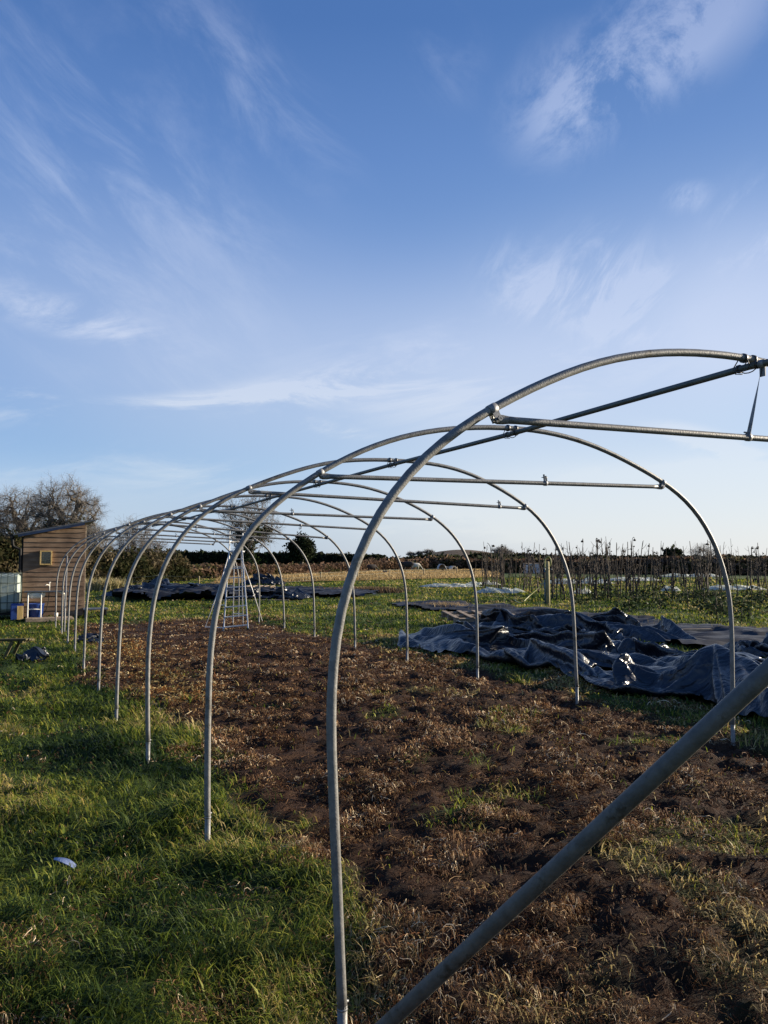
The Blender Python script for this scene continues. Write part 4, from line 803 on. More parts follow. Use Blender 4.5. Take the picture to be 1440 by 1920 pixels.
10,-3,-2,0,0,-1,-1,-2,5,1,3,-16,8,3,6,-2,-1,8,-2,-1,-5,-6,-8,-1,4,3,9,5,-1,2,0,-1,-1,-2,-1,-2,-1,0,0,1,0,0,-1,0,0,1,0,0,1,1,0,0,2,-1,0,1,0,2,-2,-11,0,6,-1,0,-5,4,5,0,-7,-6,-3,2,7,9,2,-1,-2,-8,3,-1,9,-3,-2,0,0,0,-2,0,7,0,-7,-1,-10,2,8,7,6,-2,-3,5,-1,-14,-5,11,2,6,-1,-2,1,-2,0,-3,-3,-1,2,1,0,1,1,-1,
0,1,2,1,1,0,1,0,-1,0,0,0,-1,1,0,0,4,0,0,-3,-12,2,8,-4,3,-6,-1,3,6,0,-5,-7,-4,0,9,10,0,-7,-3,-1,11,-5,-1,-1,0,1,-3,3,5,-2,-2,7,-1,-8,-8,-6,6,3,-5,0,7,2,4,-3,6,1,1,1,0,-1,-3,0,0,-1,-5,-3,-3,-3,-2,-1,-1,0,0,1,0,1,0,1,2,1,2,2,2,2,4,5,-1,-1,1,3,-3,-13,8,1,-3,5,-3,-4,-1,3,5,1,-4,-7,-5,1,12,5,-12,9,
7,-1,0,0,0,-3,1,6,-2,-6,5,3,2,0,1,-2,-8,3,-5,-12,0,9,6,0,-1,9,0,-1,0,0,1,2,-1,1,-1,0,1,0,-1,0,0,1,0,-1,0,1,0,0,0,0,1,0,0,0,-1,-2,2,1,0,-3,1,-2,-10,8,0,-5,4,3,-4,-3,-2,2,4,3,-3,-6,-5,7,6,-8,9,-1,-1,-1,-2,2,4,1,-1,2,-1,0,0,0,0,0,1,-6,1,-10,-3,5,10,3,-3,1,3,-3,-1,2,2,0,1,-1,1,1,0,0,1,0,
0,-1,0,0,0,-1,1,0,0,1,-1,0,0,0,0,0,-2,1,-1,0,1,1,-2,-7,3,1,-5,0,5,2,-2,-4,-2,0,2,3,-1,-6,-1,1,10,-1,-1,0,2,2,1,1,-2,-3,-2,-3,-2,0,0,3,2,-1,-1,2,2,0,-2,0,5,-8,6,4,-1,-3,0,0,3,1,2,0,-1,-1,-3,0,-1,0,1,0,1,1,0,2,0,0,0,0,1,0,0,0,-1,0,0,-1,-1,1,1,-1,-3,0,1,-4,-4,1,4,4,-1,-3,-2,-2,0,2,1,1,
8,1,2,2,1,-1,-1,-4,-1,0,0,2,2,0,0,-4,-6,-2,5,5,2,-5,2,1,2,0,-6,6,2,2,0,0,-3,-1,-3,-1,1,1,2,-1,0,0,0,0,1,2,1,0,1,0,1,0,-1,0,0,0,0,-1,-1,1,-3,1,0,2,0,0,-1,0,-1,-4,-4,0,3,3,3,0,-1,-2,-1,0,8,1,0,0,1,1,0,1,1,0,-1,-3,-3,-4,-6,-5,1,9,1,10,-3,-5,-2,4,0,5,-2,2,2,0,-2,-2,1,0,1,0,-2,0,-1,1,
2,0,0,1,1,0,1,1,0,1,-2,0,-1,-1,-2,-2,0,-1,2,0,3,-2,1,-1,1,0,2,1,1,0,-1,-4,-3,-3,-2,1,1,1,0,-2,12,2,-1,-1,-2,-1,-1,-2,-4,-3,-3,-3,-3,-2,0,2,6,-1,5,-2,5,7,-3,-1,2,-5,5,2,0,-2,0,0,-3,-2,-3,-1,3,4,3,2,1,0,0,1,-1,-2,-3,-2,-1,-1,4,-2,-1,0,1,2,2,0,0,1,-1,-1,-1,-1,-1,-1,-1,0,0,1,2,2,2,2,1,1,0,0,0,-5,
8,4,-3,-4,-3,-4,-3,-2,-1,0,0,1,0,3,3,4,1,4,4,-3,-1,1,1,1,1,2,-3,-3,-2,2,-3,-6,-4,-3,0,0,-3,2,8,6,4,3,1,-1,-1,0,1,-1,0,1,-4,1,1,-1,-1,-2,-4,-1,-4,-2,-1,0,-1,1,0,3,3,3,3,3,2,2,1,0,0,-1,1,0,-8,-4,10,4,-1,1,0,1,-1,0,0,-1,0,0,1,1,0,0,-3,-3,-3,5,-4,1,-5,-2,2,6,3,-6,1,-9,-5,-1,1,0,-2,-3,1,-1,2,3,
5,8,5,4,-1,0,-1,-1,-4,-5,-3,-2,-1,1,1,2,2,2,4,1,2,1,1,0,0,1,0,0,0,-1,0,-1,-1,-1,1,2,-1,-10,-6,13,8,2,5,-2,1,1,0,0,0,0,0,0,0,0,-1,1,-1,-3,-1,0,1,0,-4,-10,0,3,5,3,-6,1,4,3,1,0,-2,-6,-13,-1,1,0,0,0,5,6,10,2,0,-2,1,1,2,0,0,-1,-1,-2,2,1,1,0,0,0,0,-3,2,0,1,0,-1,1,-3,-1,-2,3,1,-2,-12,-4,8,5,
11,-3,5,1,-2,1,2,0,0,0,-1,0,1,0,0,0,0,-1,1,-6,-8,3,8,-1,-7,-1,2,1,0,4,-1,1,1,0,0,-5,-24,20,-1,-4,-4,-2,-1,1,2,9,9,4,0,1,-1,0,-1,-1,-1,2,-2,-3,-3,0,1,4,-4,5,-1,2,1,0,0,-5,0,-1,4,1,-3,-13,-2,5,9,-5,8,2,2,1,1,-1,0,2,0,0,0,0,0,-1,1,0,0,-6,1,-1,5,-8,2,7,-3,-5,-1,1,4,-3,0,1,1,4,3,0,21,-23,-2,1,
-1,-4,-6,-7,-4,-1,4,11,8,-1,0,1,1,0,0,-2,-1,1,1,-2,-2,-7,6,2,4,-1,-1,0,-5,0,0,4,1,-6,-12,-1,5,9,1,1,11,-2,3,2,0,-2,2,0,1,0,1,0,-1,-2,1,0,-2,0,0,1,-2,4,-3,0,1,-5,-3,4,-1,0,2,0,2,3,17,-14,3,-2,-4,-2,1,1,-1,-1,-4,-8,-6,-1,7,12,1,-1,0,1,1,0,0,-1,-1,-1,-4,4,-2,3,1,0,-1,-6,-1,1,5,1,-7,-11,0,5,7,1,0,-6,
10,2,-1,4,-1,0,-3,3,1,0,0,0,0,0,-2,0,-1,1,1,-1,0,-3,1,-3,-8,10,-2,-2,-4,4,1,2,-1,-2,-16,19,6,1,-2,0,-2,-1,1,0,0,1,-4,-7,-3,4,10,0,0,2,0,0,-3,-6,-3,1,8,-2,-3,-1,2,1,-5,0,3,5,0,-9,-9,1,6,8,1,-3,-7,4,8,-7,2,5,7,-1,-1,-2,2,2,0,0,0,0,0,-3,2,1,-1,1,-2,-5,-1,-6,6,-2,-2,-5,6,-3,-2,-2,0,-1,2,9,7,1,-1,-2,
0,0,-1,1,0,0,0,-1,-6,-2,5,5,-3,-7,-6,3,-4,1,6,9,-3,-6,7,2,-3,-6,-1,4,4,2,-11,-7,2,9,6,0,1,-2,-1,-2,13,-4,-4,2,-7,11,2,0,1,0,2,-1,0,1,-1,0,0,0,0,-1,-3,-2,-10,3,6,-4,0,-6,4,4,2,1,-1,0,1,2,2,0,0,-1,-2,-2,0,-2,0,0,1,0,0,-4,-5,-2,-4,-1,-1,3,4,11,4,-6,-7,9,5,-4,-8,-3,6,5,2,-12,-4,5,10,4,-1,-3,-3,0,1,-3,
8,2,-6,-4,-1,-6,11,7,2,2,-1,2,0,-1,1,-1,0,0,-1,0,-1,-1,-1,-3,-8,2,5,-6,-4,5,6,2,1,1,0,0,-1,0,-1,-1,-1,-1,-1,-1,-1,0,-1,1,-2,-2,-3,-1,-4,-2,6,-1,12,4,-6,-5,7,6,-6,-9,-1,6,5,1,-10,0,8,7,-2,-2,-1,1,-1,-1,-2,1,9,-2,-1,-6,4,-5,-5,3,7,7,3,1,0,1,-1,1,-1,0,-1,0,-1,-4,1,0,-4,-4,2,3,-7,-6,0,6,6,3,2,1,0,0,-1,-1,
0,0,0,0,-1,-5,-3,-3,5,2,-7,-4,3,10,1,1,1,-6,0,3,4,-3,-9,5,5,-2,3,-4,0,5,0,-3,-4,-5,-3,-2,0,4,5,4,9,5,-2,-2,0,0,-8,-8,0,4,11,5,1,0,0,-1,-1,2,-2,0,-2,0,2,0,-1,-7,-2,4,0,-2,-7,-6,-1,2,3,2,3,2,1,0,-1,-2,-3,-3,-3,2,5,5,-3,-11,-4,0,6,1,13,0,-4,-4,4,8,2,-6,4,-2,-4,-1,-7,5,-1,-9,0,-2,2,6,5,5,3,1,-2,-4,
10,-3,6,-1,-2,2,0,-7,-10,-1,0,8,10,3,0,0,0,-1,-1,-3,2,1,-1,0,0,-4,-8,4,6,0,0,-2,-5,-5,-4,-2,-1,-2,0,0,0,1,2,5,6,3,0,-6,-9,-3,-1,0,2,12,-1,5,0,2,4,-2,-7,-2,0,1,3,1,-2,-1,-1,-2,-3,5,5,1,1,0,0,-2,-2,3,13,-6,-5,10,1,-1,-1,2,-6,-11,-2,0,4,11,6,0,0,-3,0,2,-2,0,1,-1,1,1,-3,3,-1,-1,0,-1,3,-1,-1,-2,-3,-1,-1,0,
0,1,-1,-2,-1,0,1,1,-1,-2,0,-3,6,1,2,-2,0,6,-6,-7,0,4,4,4,0,-4,-2,-3,-5,10,8,1,0,-1,-2,-5,-3,2,3,-5,3,10,-6,-8,10,4,1,-2,1,-5,-11,-3,1,0,9,10,0,0,-3,-1,1,1,0,1,0,1,-2,1,-3,-3,-4,7,-1,4,1,-1,0,0,0,1,0,0,1,0,-3,-3,-6,-2,8,3,1,-3,-3,-1,1,0,2,-7,-2,6,4,3,0,-7,-8,0,8,-7,12,4,-1,-3,-5,-4,-2,5,6,-2,-5,1,
10,2,1,-3,-10,5,8,0,1,0,-4,-11,-5,1,1,4,9,-5,10,-2,-2,3,0,0,1,0,0,-4,-1,-1,2,-1,3,-4,-3,2,4,1,-2,-3,-3,-2,-2,-1,1,0,1,5,-2,6,1,0,-2,-1,-1,1,-5,3,5,1,0,-7,-9,-5,8,10,-3,6,0,-5,-6,-2,3,5,4,-1,-1,-8,12,-5,8,3,-4,1,3,-9,0,9,1,1,1,-3,-11,-5,1,-2,4,15,0,-2,1,0,0,1,1,0,-1,-3,-1,1,2,0,-2,3,-1,-4,-7,-2,2,4,
4,2,0,-2,-4,-3,-3,1,8,2,0,2,-2,-1,0,-3,3,2,0,-5,-10,-5,3,12,5,-1,-2,-6,-3,1,6,5,0,-7,1,4,-12,11,-1,-2,10,-4,4,-1,-3,4,-5,-2,6,4,0,1,-2,-10,-7,4,-1,6,-3,11,0,-3,4,1,0,-1,-1,-1,0,2,1,-4,2,-1,2,1,0,-2,-4,-5,-3,-2,1,1,4,1,0,5,-1,3,0,1,-2,-1,-1,0,1,-3,-9,-6,3,9,7,1,-1,-5,-5,4,5,3,-4,-7,-1,9,-3,-10,11,5,-9,2,
10,-8,10,-2,-4,-1,3,-1,-3,3,6,0,1,-2,-9,-7,3,-1,11,-3,3,1,0,4,0,0,0,-1,-1,2,0,0,-4,2,0,0,2,1,0,0,-2,-2,-4,-1,-3,3,2,-4,2,4,2,1,-1,-1,-2,-1,-7,-6,3,7,6,1,0,-2,-2,1,3,-1,-4,-4,-2,7,1,0,1,-2,5,-1,-6,-2,10,-6,3,4,-1,-2,-3,2,0,-1,1,5,1,0,-1,-9,-6,1,-4,6,11,2,-1,0,1,0,0,-3,4,1,0,-1,0,-3,1,1,2,0,0,0,
0,0,0,0,-1,-3,1,-2,-2,-1,3,3,1,-3,-4,-4,1,6,2,1,0,0,-1,-1,-2,-1,-2,-2,1,3,4,0,0,-4,0,6,-3,-3,-2,3,6,5,-7,4,5,-3,4,-1,1,-2,-4,-1,3,4,-1,0,-10,-6,2,4,6,1,-1,2,2,0,-1,-1,3,1,0,0,0,-1,0,0,1,0,0,0,1,-1,1,-1,0,0,0,-1,-2,-9,4,5,2,-6,0,4,2,0,0,-2,-2,-1,-1,0,0,1,1,3,1,0,1,-1,0,1,-1,1,-8,-3,3,-2,
11,2,-4,-1,4,2,-2,1,1,0,0,-1,-1,-1,3,0,0,-8,3,-2,-3,0,4,2,-1,-1,1,0,-4,8,2,0,-1,1,0,0,0,0,1,-1,0,0,0,0,0,1,-1,0,-3,1,-2,2,-2,3,-4,0,2,1,-1,-1,-3,-3,-2,1,4,2,3,1,1,1,-1,0,-1,0,0,-2,1,-5,0,2,9,-2,4,3,-1,-1,2,-1,-3,-2,1,1,1,1,1,2,2,0,-6,1,-5,-3,-5,-3,-3,11,5,-1,1,-2,6,-1,0,0,3,1,-1,0,-1,1,
0,0,0,0,1,-1,0,-3,-4,1,1,1,-5,0,2,0,-2,3,2,0,1,-1,-2,-6,-6,-2,2,4,5,4,4,0,0,0,-3,-4,-1,-4,1,-1,10,-2,1,5,-6,4,-4,-1,2,3,1,0,0,1,0,1,2,2,-6,-3,-3,0,-2,0,8,-3,-1,1,3,-2,-1,3,-2,1,1,2,0,0,0,0,0,0,0,0,0,0,0,-5,-2,-4,4,0,-1,-1,4,-4,-2,0,7,0,-3,-1,3,2,-2,-5,-8,-5,-1,2,4,7,7,-1,-1,-1,-3,3,-4,2,
9,0,1,0,-2,3,3,1,-1,-1,-2,0,1,0,0,0,-1,0,-1,-1,-6,2,9,1,-3,-4,2,0,3,1,-2,-2,2,0,0,2,0,0,1,0,0,0,0,-1,0,1,-6,-1,-1,1,0,-1,0,-1,-1,3,-1,-5,2,8,-1,-2,-4,1,4,2,-1,-6,-8,-6,-1,1,2,7,7,-1,0,1,-3,1,11,-4,4,-5,7,0,0,-2,-2,1,2,1,-3,-4,-1,1,3,-8,7,4,-1,2,-2,0,-1,3,-7,7,-3,0,-3,4,3,0,-2,0,1,2,0,0,
-1,1,0,0,-1,-2,0,0,0,0,-6,2,1,-1,-6,6,0,-2,-4,5,5,0,-1,-4,-3,1,4,3,-1,-6,-10,-6,1,1,4,12,0,-4,1,2,7,1,3,-3,4,-1,-3,2,2,-1,-4,-5,-1,5,4,-1,-11,4,3,4,5,0,-5,0,1,-2,5,2,1,-3,1,1,0,-1,1,-3,3,-2,1,0,1,0,0,0,-1,-2,0,1,0,-1,-6,2,1,-1,-4,0,5,-2,-5,2,9,-2,-1,3,-2,-4,-2,1,3,3,0,-9,-11,-3,4,3,10,-2,0,2,
11,0,-3,3,-2,0,3,-3,-4,-4,0,5,5,0,-6,-9,4,9,0,-3,6,-2,2,0,-3,4,3,-1,0,0,-1,-2,1,4,-2,0,-3,2,0,1,0,0,-1,1,-1,-1,-1,-1,0,-5,1,0,2,-2,2,-7,6,1,-3,-3,4,5,-1,-3,5,0,-2,-3,-1,0,2,4,-2,-10,-11,0,6,11,0,-3,8,6,-3,-2,2,-2,-6,-2,1,5,5,0,-4,-8,-6,5,10,2,-3,-1,-3,-4,5,8,3,-2,0,0,0,1,0,-1,-1,-1,1,3,-1,-1,0,0,
0,0,1,-3,-1,0,1,1,-1,1,-3,-5,5,-2,1,-2,-4,6,-2,-2,0,7,0,-1,-5,6,1,0,-1,-2,-1,-1,2,2,-4,-10,-7,8,11,-3,9,2,-1,-1,-6,-1,3,3,4,0,-3,-7,-7,-2,9,9,1,-6,1,-2,-6,9,1,0,5,1,0,-1,0,0,1,0,0,-2,0,-2,4,0,0,-1,-2,-3,-4,-2,-2,-2,6,1,1,2,2,-5,3,0,0,-1,-3,2,1,-1,0,5,1,0,-1,-6,2,5,-1,0,0,-1,-2,0,2,0,-6,-10,7,8,
9,-1,-2,-2,3,3,2,1,-4,-7,-7,-3,4,11,5,0,-3,5,-3,-5,9,-6,0,1,5,-1,0,1,1,-1,0,1,-1,0,0,-1,-6,-5,-5,-5,-2,-2,0,3,3,5,-2,3,4,2,4,1,-4,2,-1,1,-1,-2,3,-1,-2,3,3,1,-1,0,-3,-4,4,3,-2,1,0,-1,-2,0,2,-1,-8,1,8,1,1,3,1,-2,-5,-7,-7,-2,3,9,9,1,1,-1,0,-1,0,1,-4,3,-6,-7,1,7,2,0,0,0,-2,-1,-1,-1,-3,-5,-6,0,1,3,
4,5,5,3,2,-1,0,-1,-1,2,-1,0,1,1,1,-1,-1,-1,3,-3,-1,-1,5,-1,1,0,1,-1,-4,-1,2,1,0,0,1,-1,-2,-2,0,-4,11,1,-1,-4,-6,-7,-3,0,5,8,7,3,-1,1,-1,-1,2,-1,0,-1,0,1,1,-6,-15,-6,1,2,0,-1,-1,-2,0,0,0,3,9,7,4,5,0,1,-3,-2,-1,0,0,1,2,-1,0,1,1,2,-1,0,0,-1,1,-1,0,-2,2,1,0,0,0,0,0,0,-1,-2,0,1,-1,1,0,0,-2,-4,
7,-8,-3,-2,1,6,4,3,3,3,-1,0,0,-1,1,1,0,1,-1,0,-3,-3,-2,-1,-3,-11,-5,-1,0,0,0,1,0,1,2,-1,4,3,1,-1,3,1,5,-1,2,4,3,0,-2,1,2,1,0,-2,1,0,-1,0,2,-1,-2,1,1,0,0,2,-1,0,1,-1,0,-1,-1,-2,-1,-2,-1,-1,1,3,10,4,0,1,0,-2,-1,-3,2,0,2,-1,0,2,-1,0,-2,-6,-3,-6,-4,-1,-2,-2,3,3,-4,-4,0,0,0,0,3,1,0,8,-3,-5,-1,0,
2,6,5,8,3,-1,-2,0,4,0,0,-2,0,-1,1,-2,2,2,0,0,0,-2,-1,3,2,-1,1,0,-2,0,0,0,0,0,0,0,0,0,-4,-6,14,0,0,-1,-1,0,-1,2,-4,4,-1,-2,2,-2,-3,-5,-5,-3,-4,-2,-1,1,2,0,-4,2,1,-3,-1,0,0,1,0,4,0,-4,0,7,8,8,3,0,-3,-1,2,-2,3,2,-1,0,-1,0,-3,3,-3,4,1,1,0,0,0,-1,0,1,1,-1,-1,0,2,-1,0,0,0,0,-1,-3,-4,-6,-2,9,
12,1,1,-1,1,-1,0,-5,-9,-8,3,2,-3,-5,-1,4,-2,-1,3,5,-2,-5,0,0,7,-4,-1,-1,-5,0,0,1,7,-5,-1,7,10,5,3,0,-1,-3,2,2,-7,7,-1,0,-2,3,-5,0,4,-3,3,2,0,1,-1,2,-1,-1,2,0,-4,1,1,1,0,-1,-3,-3,-4,-4,-5,-2,-1,2,9,0,3,-8,0,-2,-3,-2,0,5,8,3,-7,-6,-3,5,-3,-1,4,5,-3,-1,4,2,-3,-2,-4,-1,-1,-2,1,-2,7,5,-11,8,8,4,-4,-2,1,1,
4,5,-2,-6,9,-1,-4,3,3,-10,4,1,-3,7,-2,3,-2,2,-3,4,-2,-5,-1,0,6,-1,-1,-3,-8,-5,-4,-2,-1,0,4,-1,10,11,-2,-1,3,9,-8,7,-5,3,-1,1,2,-4,5,-2,0,-4,6,-7,6,-8,2,-2,3,-3,3,-2,3,-4,0,2,-1,3,0,0,-2,1,-2,3,-3,3,-2,3,-2,6,-3,-1,1,1,-2,-2,4,-5,7,-8,5,-5,9,-8,0,-1,5,0,-4,-1,3,-2,-1,6,-6,0,0,4,-5,4,-3,3,-2,5,-1,1,2,-9,
8,-16,8,-5,3,-1,3,4,-2,-3,-4,0,4,8,-8,-1,-4,12,4,-1,-10,2,0,3,-1,5,-1,-1,3,-5,-7,1,7,-8,5,-5,10,-2,1,-3,6,-9,1,-3,3,0,7,1,-5,6,-9,2,2,5,-15,13,-2,-3,0,-7,4,7,-3,-5,5,-9,6,4,-5,-5,7,-4,8,-2,4,-4,3,-6,6,0,-7,18,-7,1,0,-6,-4,-3,2,5,1,-1,4,0,-8,13,4,-2,-11,10,1,-1,3,1,-3,-2,-3,2,-1,0,0,-5,-2,8,-3,-1,-8,-4,3,13,
-7,-3,-1,7,0,-1,-6,0,-2,-3,2,3,-3,-3,5,0,0,8,-11,9,7,-8,2,-2,-2,8,-6,-4,12,-4,0,-1,-9,0,2,2,4,2,-14,4,0,-2,11,-11,7,5,-4,-5,8,-8,8,-3,-1,-7,11,3,-9,2,-7,1,12,-2,-10,-4,-2,2,6,-3,-4,-5,8,8,4,1,-4,3,-3,5,-3,-12,-4,4,3,-5,-4,0,1,2,3,5,2,1,-4,8,-5,0,5,-4,-3,0,5,-3,-3,1,-3,-1,10,-5,-8,13,-7,7,4,-8,-6,-5,-4,4,10,4,
-1,-3,9,3,-14,3,10,0,-8,6,2,4,-5,5,-6,-10,12,-12,3,-7,0,10,-2,-7,1,0,-1,2,-2,10,6,1,-5,-6,-2,5,4,-1,5,0,-1,-8,-2,2,2,1,4,-3,-2,5,5,2,-2,-4,5,-5,-6,-2,5,-3,0,5,-7,2,-2,-3,0,10,-5,-9,10,-12,8,11,-3,-3,-5,3,-6,0,5,-6,-6,12,3,-14,-3,7,1,11,-9,8,1,-1,-5,-4,4,0,-3,4,-11,-6,10,2,-2,-1,-1,-2,11,3,-3,-2,-5,-2,9,-2,5,3,-4,-5,
-1,6,-3,0,-4,7,-5,-3,7,-5,-10,4,7,5,4,1,-1,0,2,-6,-10,10,0,0,-4,-3,-3,-2,11,-4,-8,9,-12,3,9,5,-7,-2,9,-8,-3,-2,2,-4,5,8,-7,-6,0,2,3,2,8,-10,1,3,0,4,0,-10,-2,-1,-3,11,-1,0,2,5,-3,-1,0,-4,-2,9,3,2,-3,-6,-2,0,4,-6,1,-1,5,0,-5,0,-5,1,2,-7,-2,2,1,3,10,6,0,-3,-10,3,8,-2,2,-3,-3,-3,-3,9,0,-9,5,-7,-1,2,10,4,-5,-2,
1,6,-12,-5,0,2,8,-1,-1,-6,5,5,-4,1,-2,5,-3,0,8,-3,-4,0,-1,-3,5,3,1,-3,3,-2,-5,1,10,2,-3,-5,-4,1,-2,-3,-5,5,4,2,6,-6,2,3,-3,-6,0,3,-2,-9,-1,0,0,2,9,4,-2,-4,-4,2,2,3,1,-1,-3,-3,6,6,-7,-2,-2,-1,8,4,-11,5,-3,5,-2,2,4,3,-1,-5,2,-7,-6,0,2,-2,6,7,-12,-4,-2,10,10,-5,-2,0,5,-1,-3,4,-4,-2,6,5,-1,-5,-5,-2,-1,-2,-4,1,
5,3,3,3,-7,-2,5,2,3,1,0,-2,-6,0,-3,-2,-3,1,-5,6,12,-3,-3,4,0,-2,-2,-1,0,-1,-3,2,6,-3,0,4,-5,1,-3,4,1,-4,6,3,1,1,5,0,-12,3,-9,-1,0,1,10,1,-7,-5,-1,-1,4,7,-1,2,-3,-1,4,-2,2,6,0,-5,-7,-4,0,-1,1,-4,2,2,5,6,-5,-7,-2,0,-1,0,0,1,1,2,6,0,0,-2,-3,-4,0,2,4,2,3,6,4,1,-1,-3,-3,-5,-1,-2,-1,5,-1,-3,2,-3,1,0,
0,-1,3,0,0,2,0,1,-3,-2,2,-9,-3,11,6,-8,-4,1,14,-10,-2,-2,11,-3,-5,6,1,4,0,-4,-9,-3,1,1,-2,0,-1,4,4,2,-2,-5,2,3,0,0,-1,0,0,0,0,0,1,-1,0,0,1,-3,-2,3,-1,2,-4,-2,4,8,4,2,-1,1,-4,-6,-1,-1,1,-2,-2,0,3,-1,0,0,0,0,0,-1,-4,1,1,2,1,3,1,6,-4,-10,1,5,2,-1,0,2,-4,2,6,1,0,-7,-6,-1,3,5,3,2,2,1,1,0,0,0,
-1,2,0,-1,0,-1,1,-1,-1,0,-1,-1,-3,2,-1,0,-3,-4,-2,-2,0,-2,10,-10,-3,0,6,8,5,0,-1,1,-2,-5,-4,0,-2,-2,6,-1,0,0,-1,1,0,-1,-3,0,1,-1,11,3,1,-6,-1,-1,0,3,-14,13,1,4,-2,1,1,-11,-7,-3,0,-1,2,-3,-2,1,2,2,1,2,1,1,3,-1,0,1,1,1,1,1,2,0,2,1,1,0,0,-5,-3,0,1,-3,-2,-2,10,1,-10,-5,-1,1,5,8,6,1,-2,1,-2,-5,-4,-3,6,0,
1,-1,0,-1,0,-2,-2,0,5,5,-1,0,2,3,-5,3,2,-1,5,-2,-1,-10,0,1,3,4,-3,-3,-3,-6,-4,0,0,0,1,0,-3,0,1,1,0,0,0,0,-1,0,-1,0,-1,0,-1,0,0,1,3,11,7,3,-2,-5,-6,-2,-3,15,2,-9,-9,-3,0,1,5,8,6,1,-1,-1,-1,-9,-1,4,-1,1,-1,0,-1,-3,0,2,8,6,-4,-6,-7,-2,2,9,9,-3,6,-8,0,1,-11,-3,-3,7,4,2,3,2,-2,-3,2,-3,-6,-3,4,1,0,0,
0,0,0,0,0,0,0,0,1,-1,0,0,0,-1,-2,-5,4,4,2,5,1,-8,-7,2,12,5,-4,-10,-7,-2,0,0,4,7,7,3,-3,1,-10,4,1,-3,2,-1,-4,-1,3,6,-1,-7,-3,-1,1,1,1,0,4,13,-2,4,-3,-1,-1,-12,-7,0,3,-3,0,3,5,4,-4,-4,4,3,0,0,0,0,0,0,1,1,1,0,0,1,-5,1,0,0,0,0,1,-2,-6,1,-1,0,3,3,-4,-6,4,11,7,0,-5,-8,-6,-3,-1,1,2,5,8,3,2,-9,
-1,0,-3,-2,3,3,3,0,0,3,3,2,0,0,-1,-1,-3,-7,-9,2,8,5,2,-1,-10,-9,5,7,-5,-4,0,0,4,5,1,1,1,2,2,2,2,1,-1,-1,-1,-1,-1,-5,-1,0,0,0,0,0,-1,2,-1,-4,2,3,-1,-1,3,-3,-7,-1,8,10,4,-1,-5,-6,-5,-4,-2,-1,0,4,6,1,1,-1,1,2,0,3,2,3,1,-1,-2,-1,-3,-5,-4,-4,-1,0,1,0,-2,0,4,3,7,-5,-10,4,8,0,-1,1,1,5,3,0,0,-2,-3,-3,
-4,-3,-1,-2,0,1,1,5,2,-1,0,0,0,0,0,0,2,2,2,0,4,0,-1,-2,-3,-5,-5,1,7,7,4,0,-3,-4,-4,-3,-2,-2,-1,5,2,2,1,2,1,0,-2,-2,-3,-3,-3,-4,-3,0,0,3,2,-3,1,0,1,-5,0,8,3,8,3,-8,3,4,1,1,-1,-3,-6,-4,-4,-2,-1,1,2,2,4,4,-3,-2,0,-1,4,0,1,1,2,2,3,1,2,0,1,-1,-3,2,0,0,0,-2,-2,-5,-4,0,3,4,4,2,0,-1,-1,-2,0,-1,
-3,2,-1,-1,0,-3,-2,-3,-1,-1,0,1,2,1,1,-1,-3,8,-4,-1,-3,8,-5,3,12,4,2,-1,-2,3,1,-1,-1,-2,0,-1,0,-2,-1,-1,1,2,-4,-2,3,2,0,1,1,3,1,1,0,0,-2,-1,-3,-2,-3,-4,-2,-1,-1,0,-1,0,-1,0,-1,-1,-2,1,1,2,4,3,2,1,-4,-6,3,-8,-1,-3,-3,0,0,1,1,0,0,0,-1,0,-1,0,2,0,7,-1,-1,2,8,-6,-4,3,10,4,1,-1,0,-1,-1,0,0,1,-2,0,1,-3,
-6,-5,-1,-1,1,4,4,3,1,-1,-3,-3,-3,-4,-3,-2,-1,-1,-1,1,1,0,1,0,1,-1,0,1,1,0,2,2,3,3,3,2,-1,-3,-3,3,-3,6,-5,4,-1,-2,-1,-1,-1,0,0,0,2,-1,4,-3,8,-1,-8,7,4,-14,7,9,0,-4,-2,7,-1,-2,-2,0,1,0,0,-3,1,-2,2,3,4,-1,-3,-4,1,-3,-3,-4,-6,-2,0,0,0,2,1,1,1,1,1,1,0,1,0,2,5,-2,-1,0,0,0,2,3,2,2,-1,-4,-5,-1,6,-5,
1,3,-2,-4,7,-3,-2,0,0,0,2,1,-1,-1,2,-3,1,2,-5,3,1,7,1,3,1,-2,-4,-3,0,1,0,-4,-4,-2,0,6,0,-1,-3,-1,1,4,5,4,-7,-8,-4,0,3,1,2,0,1,5,4,-1,-2,-2,-2,-1,0,0,0,6,-2,1,-4,-1,0,3,5,2,1,-3,-6,-4,1,5,-8,5,-2,4,-1,-2,-3,10,-5,-1,0,0,-2,4,-1,1,0,-1,-1,-2,2,-7,-4,8,3,0,5,3,-2,-3,1,-3,-3,-2,-2,-1,0,0,8,3,1,1,
-3,-4,-3,1,6,7,-3,-6,0,-1,2,2,-1,-7,-4,6,8,5,2,-1,-2,-4,4,-10,-6,3,6,-2,3,6,0,0,-4,-4,-5,3,4,-9,9,-5,6,-6,3,-1,-2,-2,8,-6,0,0,0,0,0,4,-2,-1,-1,0,8,-1,-4,-9,1,5,-3,4,2,0,0,-4,-3,0,-1,-2,-1,1,1,6,1,0,4,4,2,-3,-5,-4,6,4,-8,1,-2,-2,-1,2,2,-6,-5,2,4,4,4,10,-3,-3,-7,-5,0,8,7,0,0,-5,-4,-7,7,1,-8,7,-2,6,
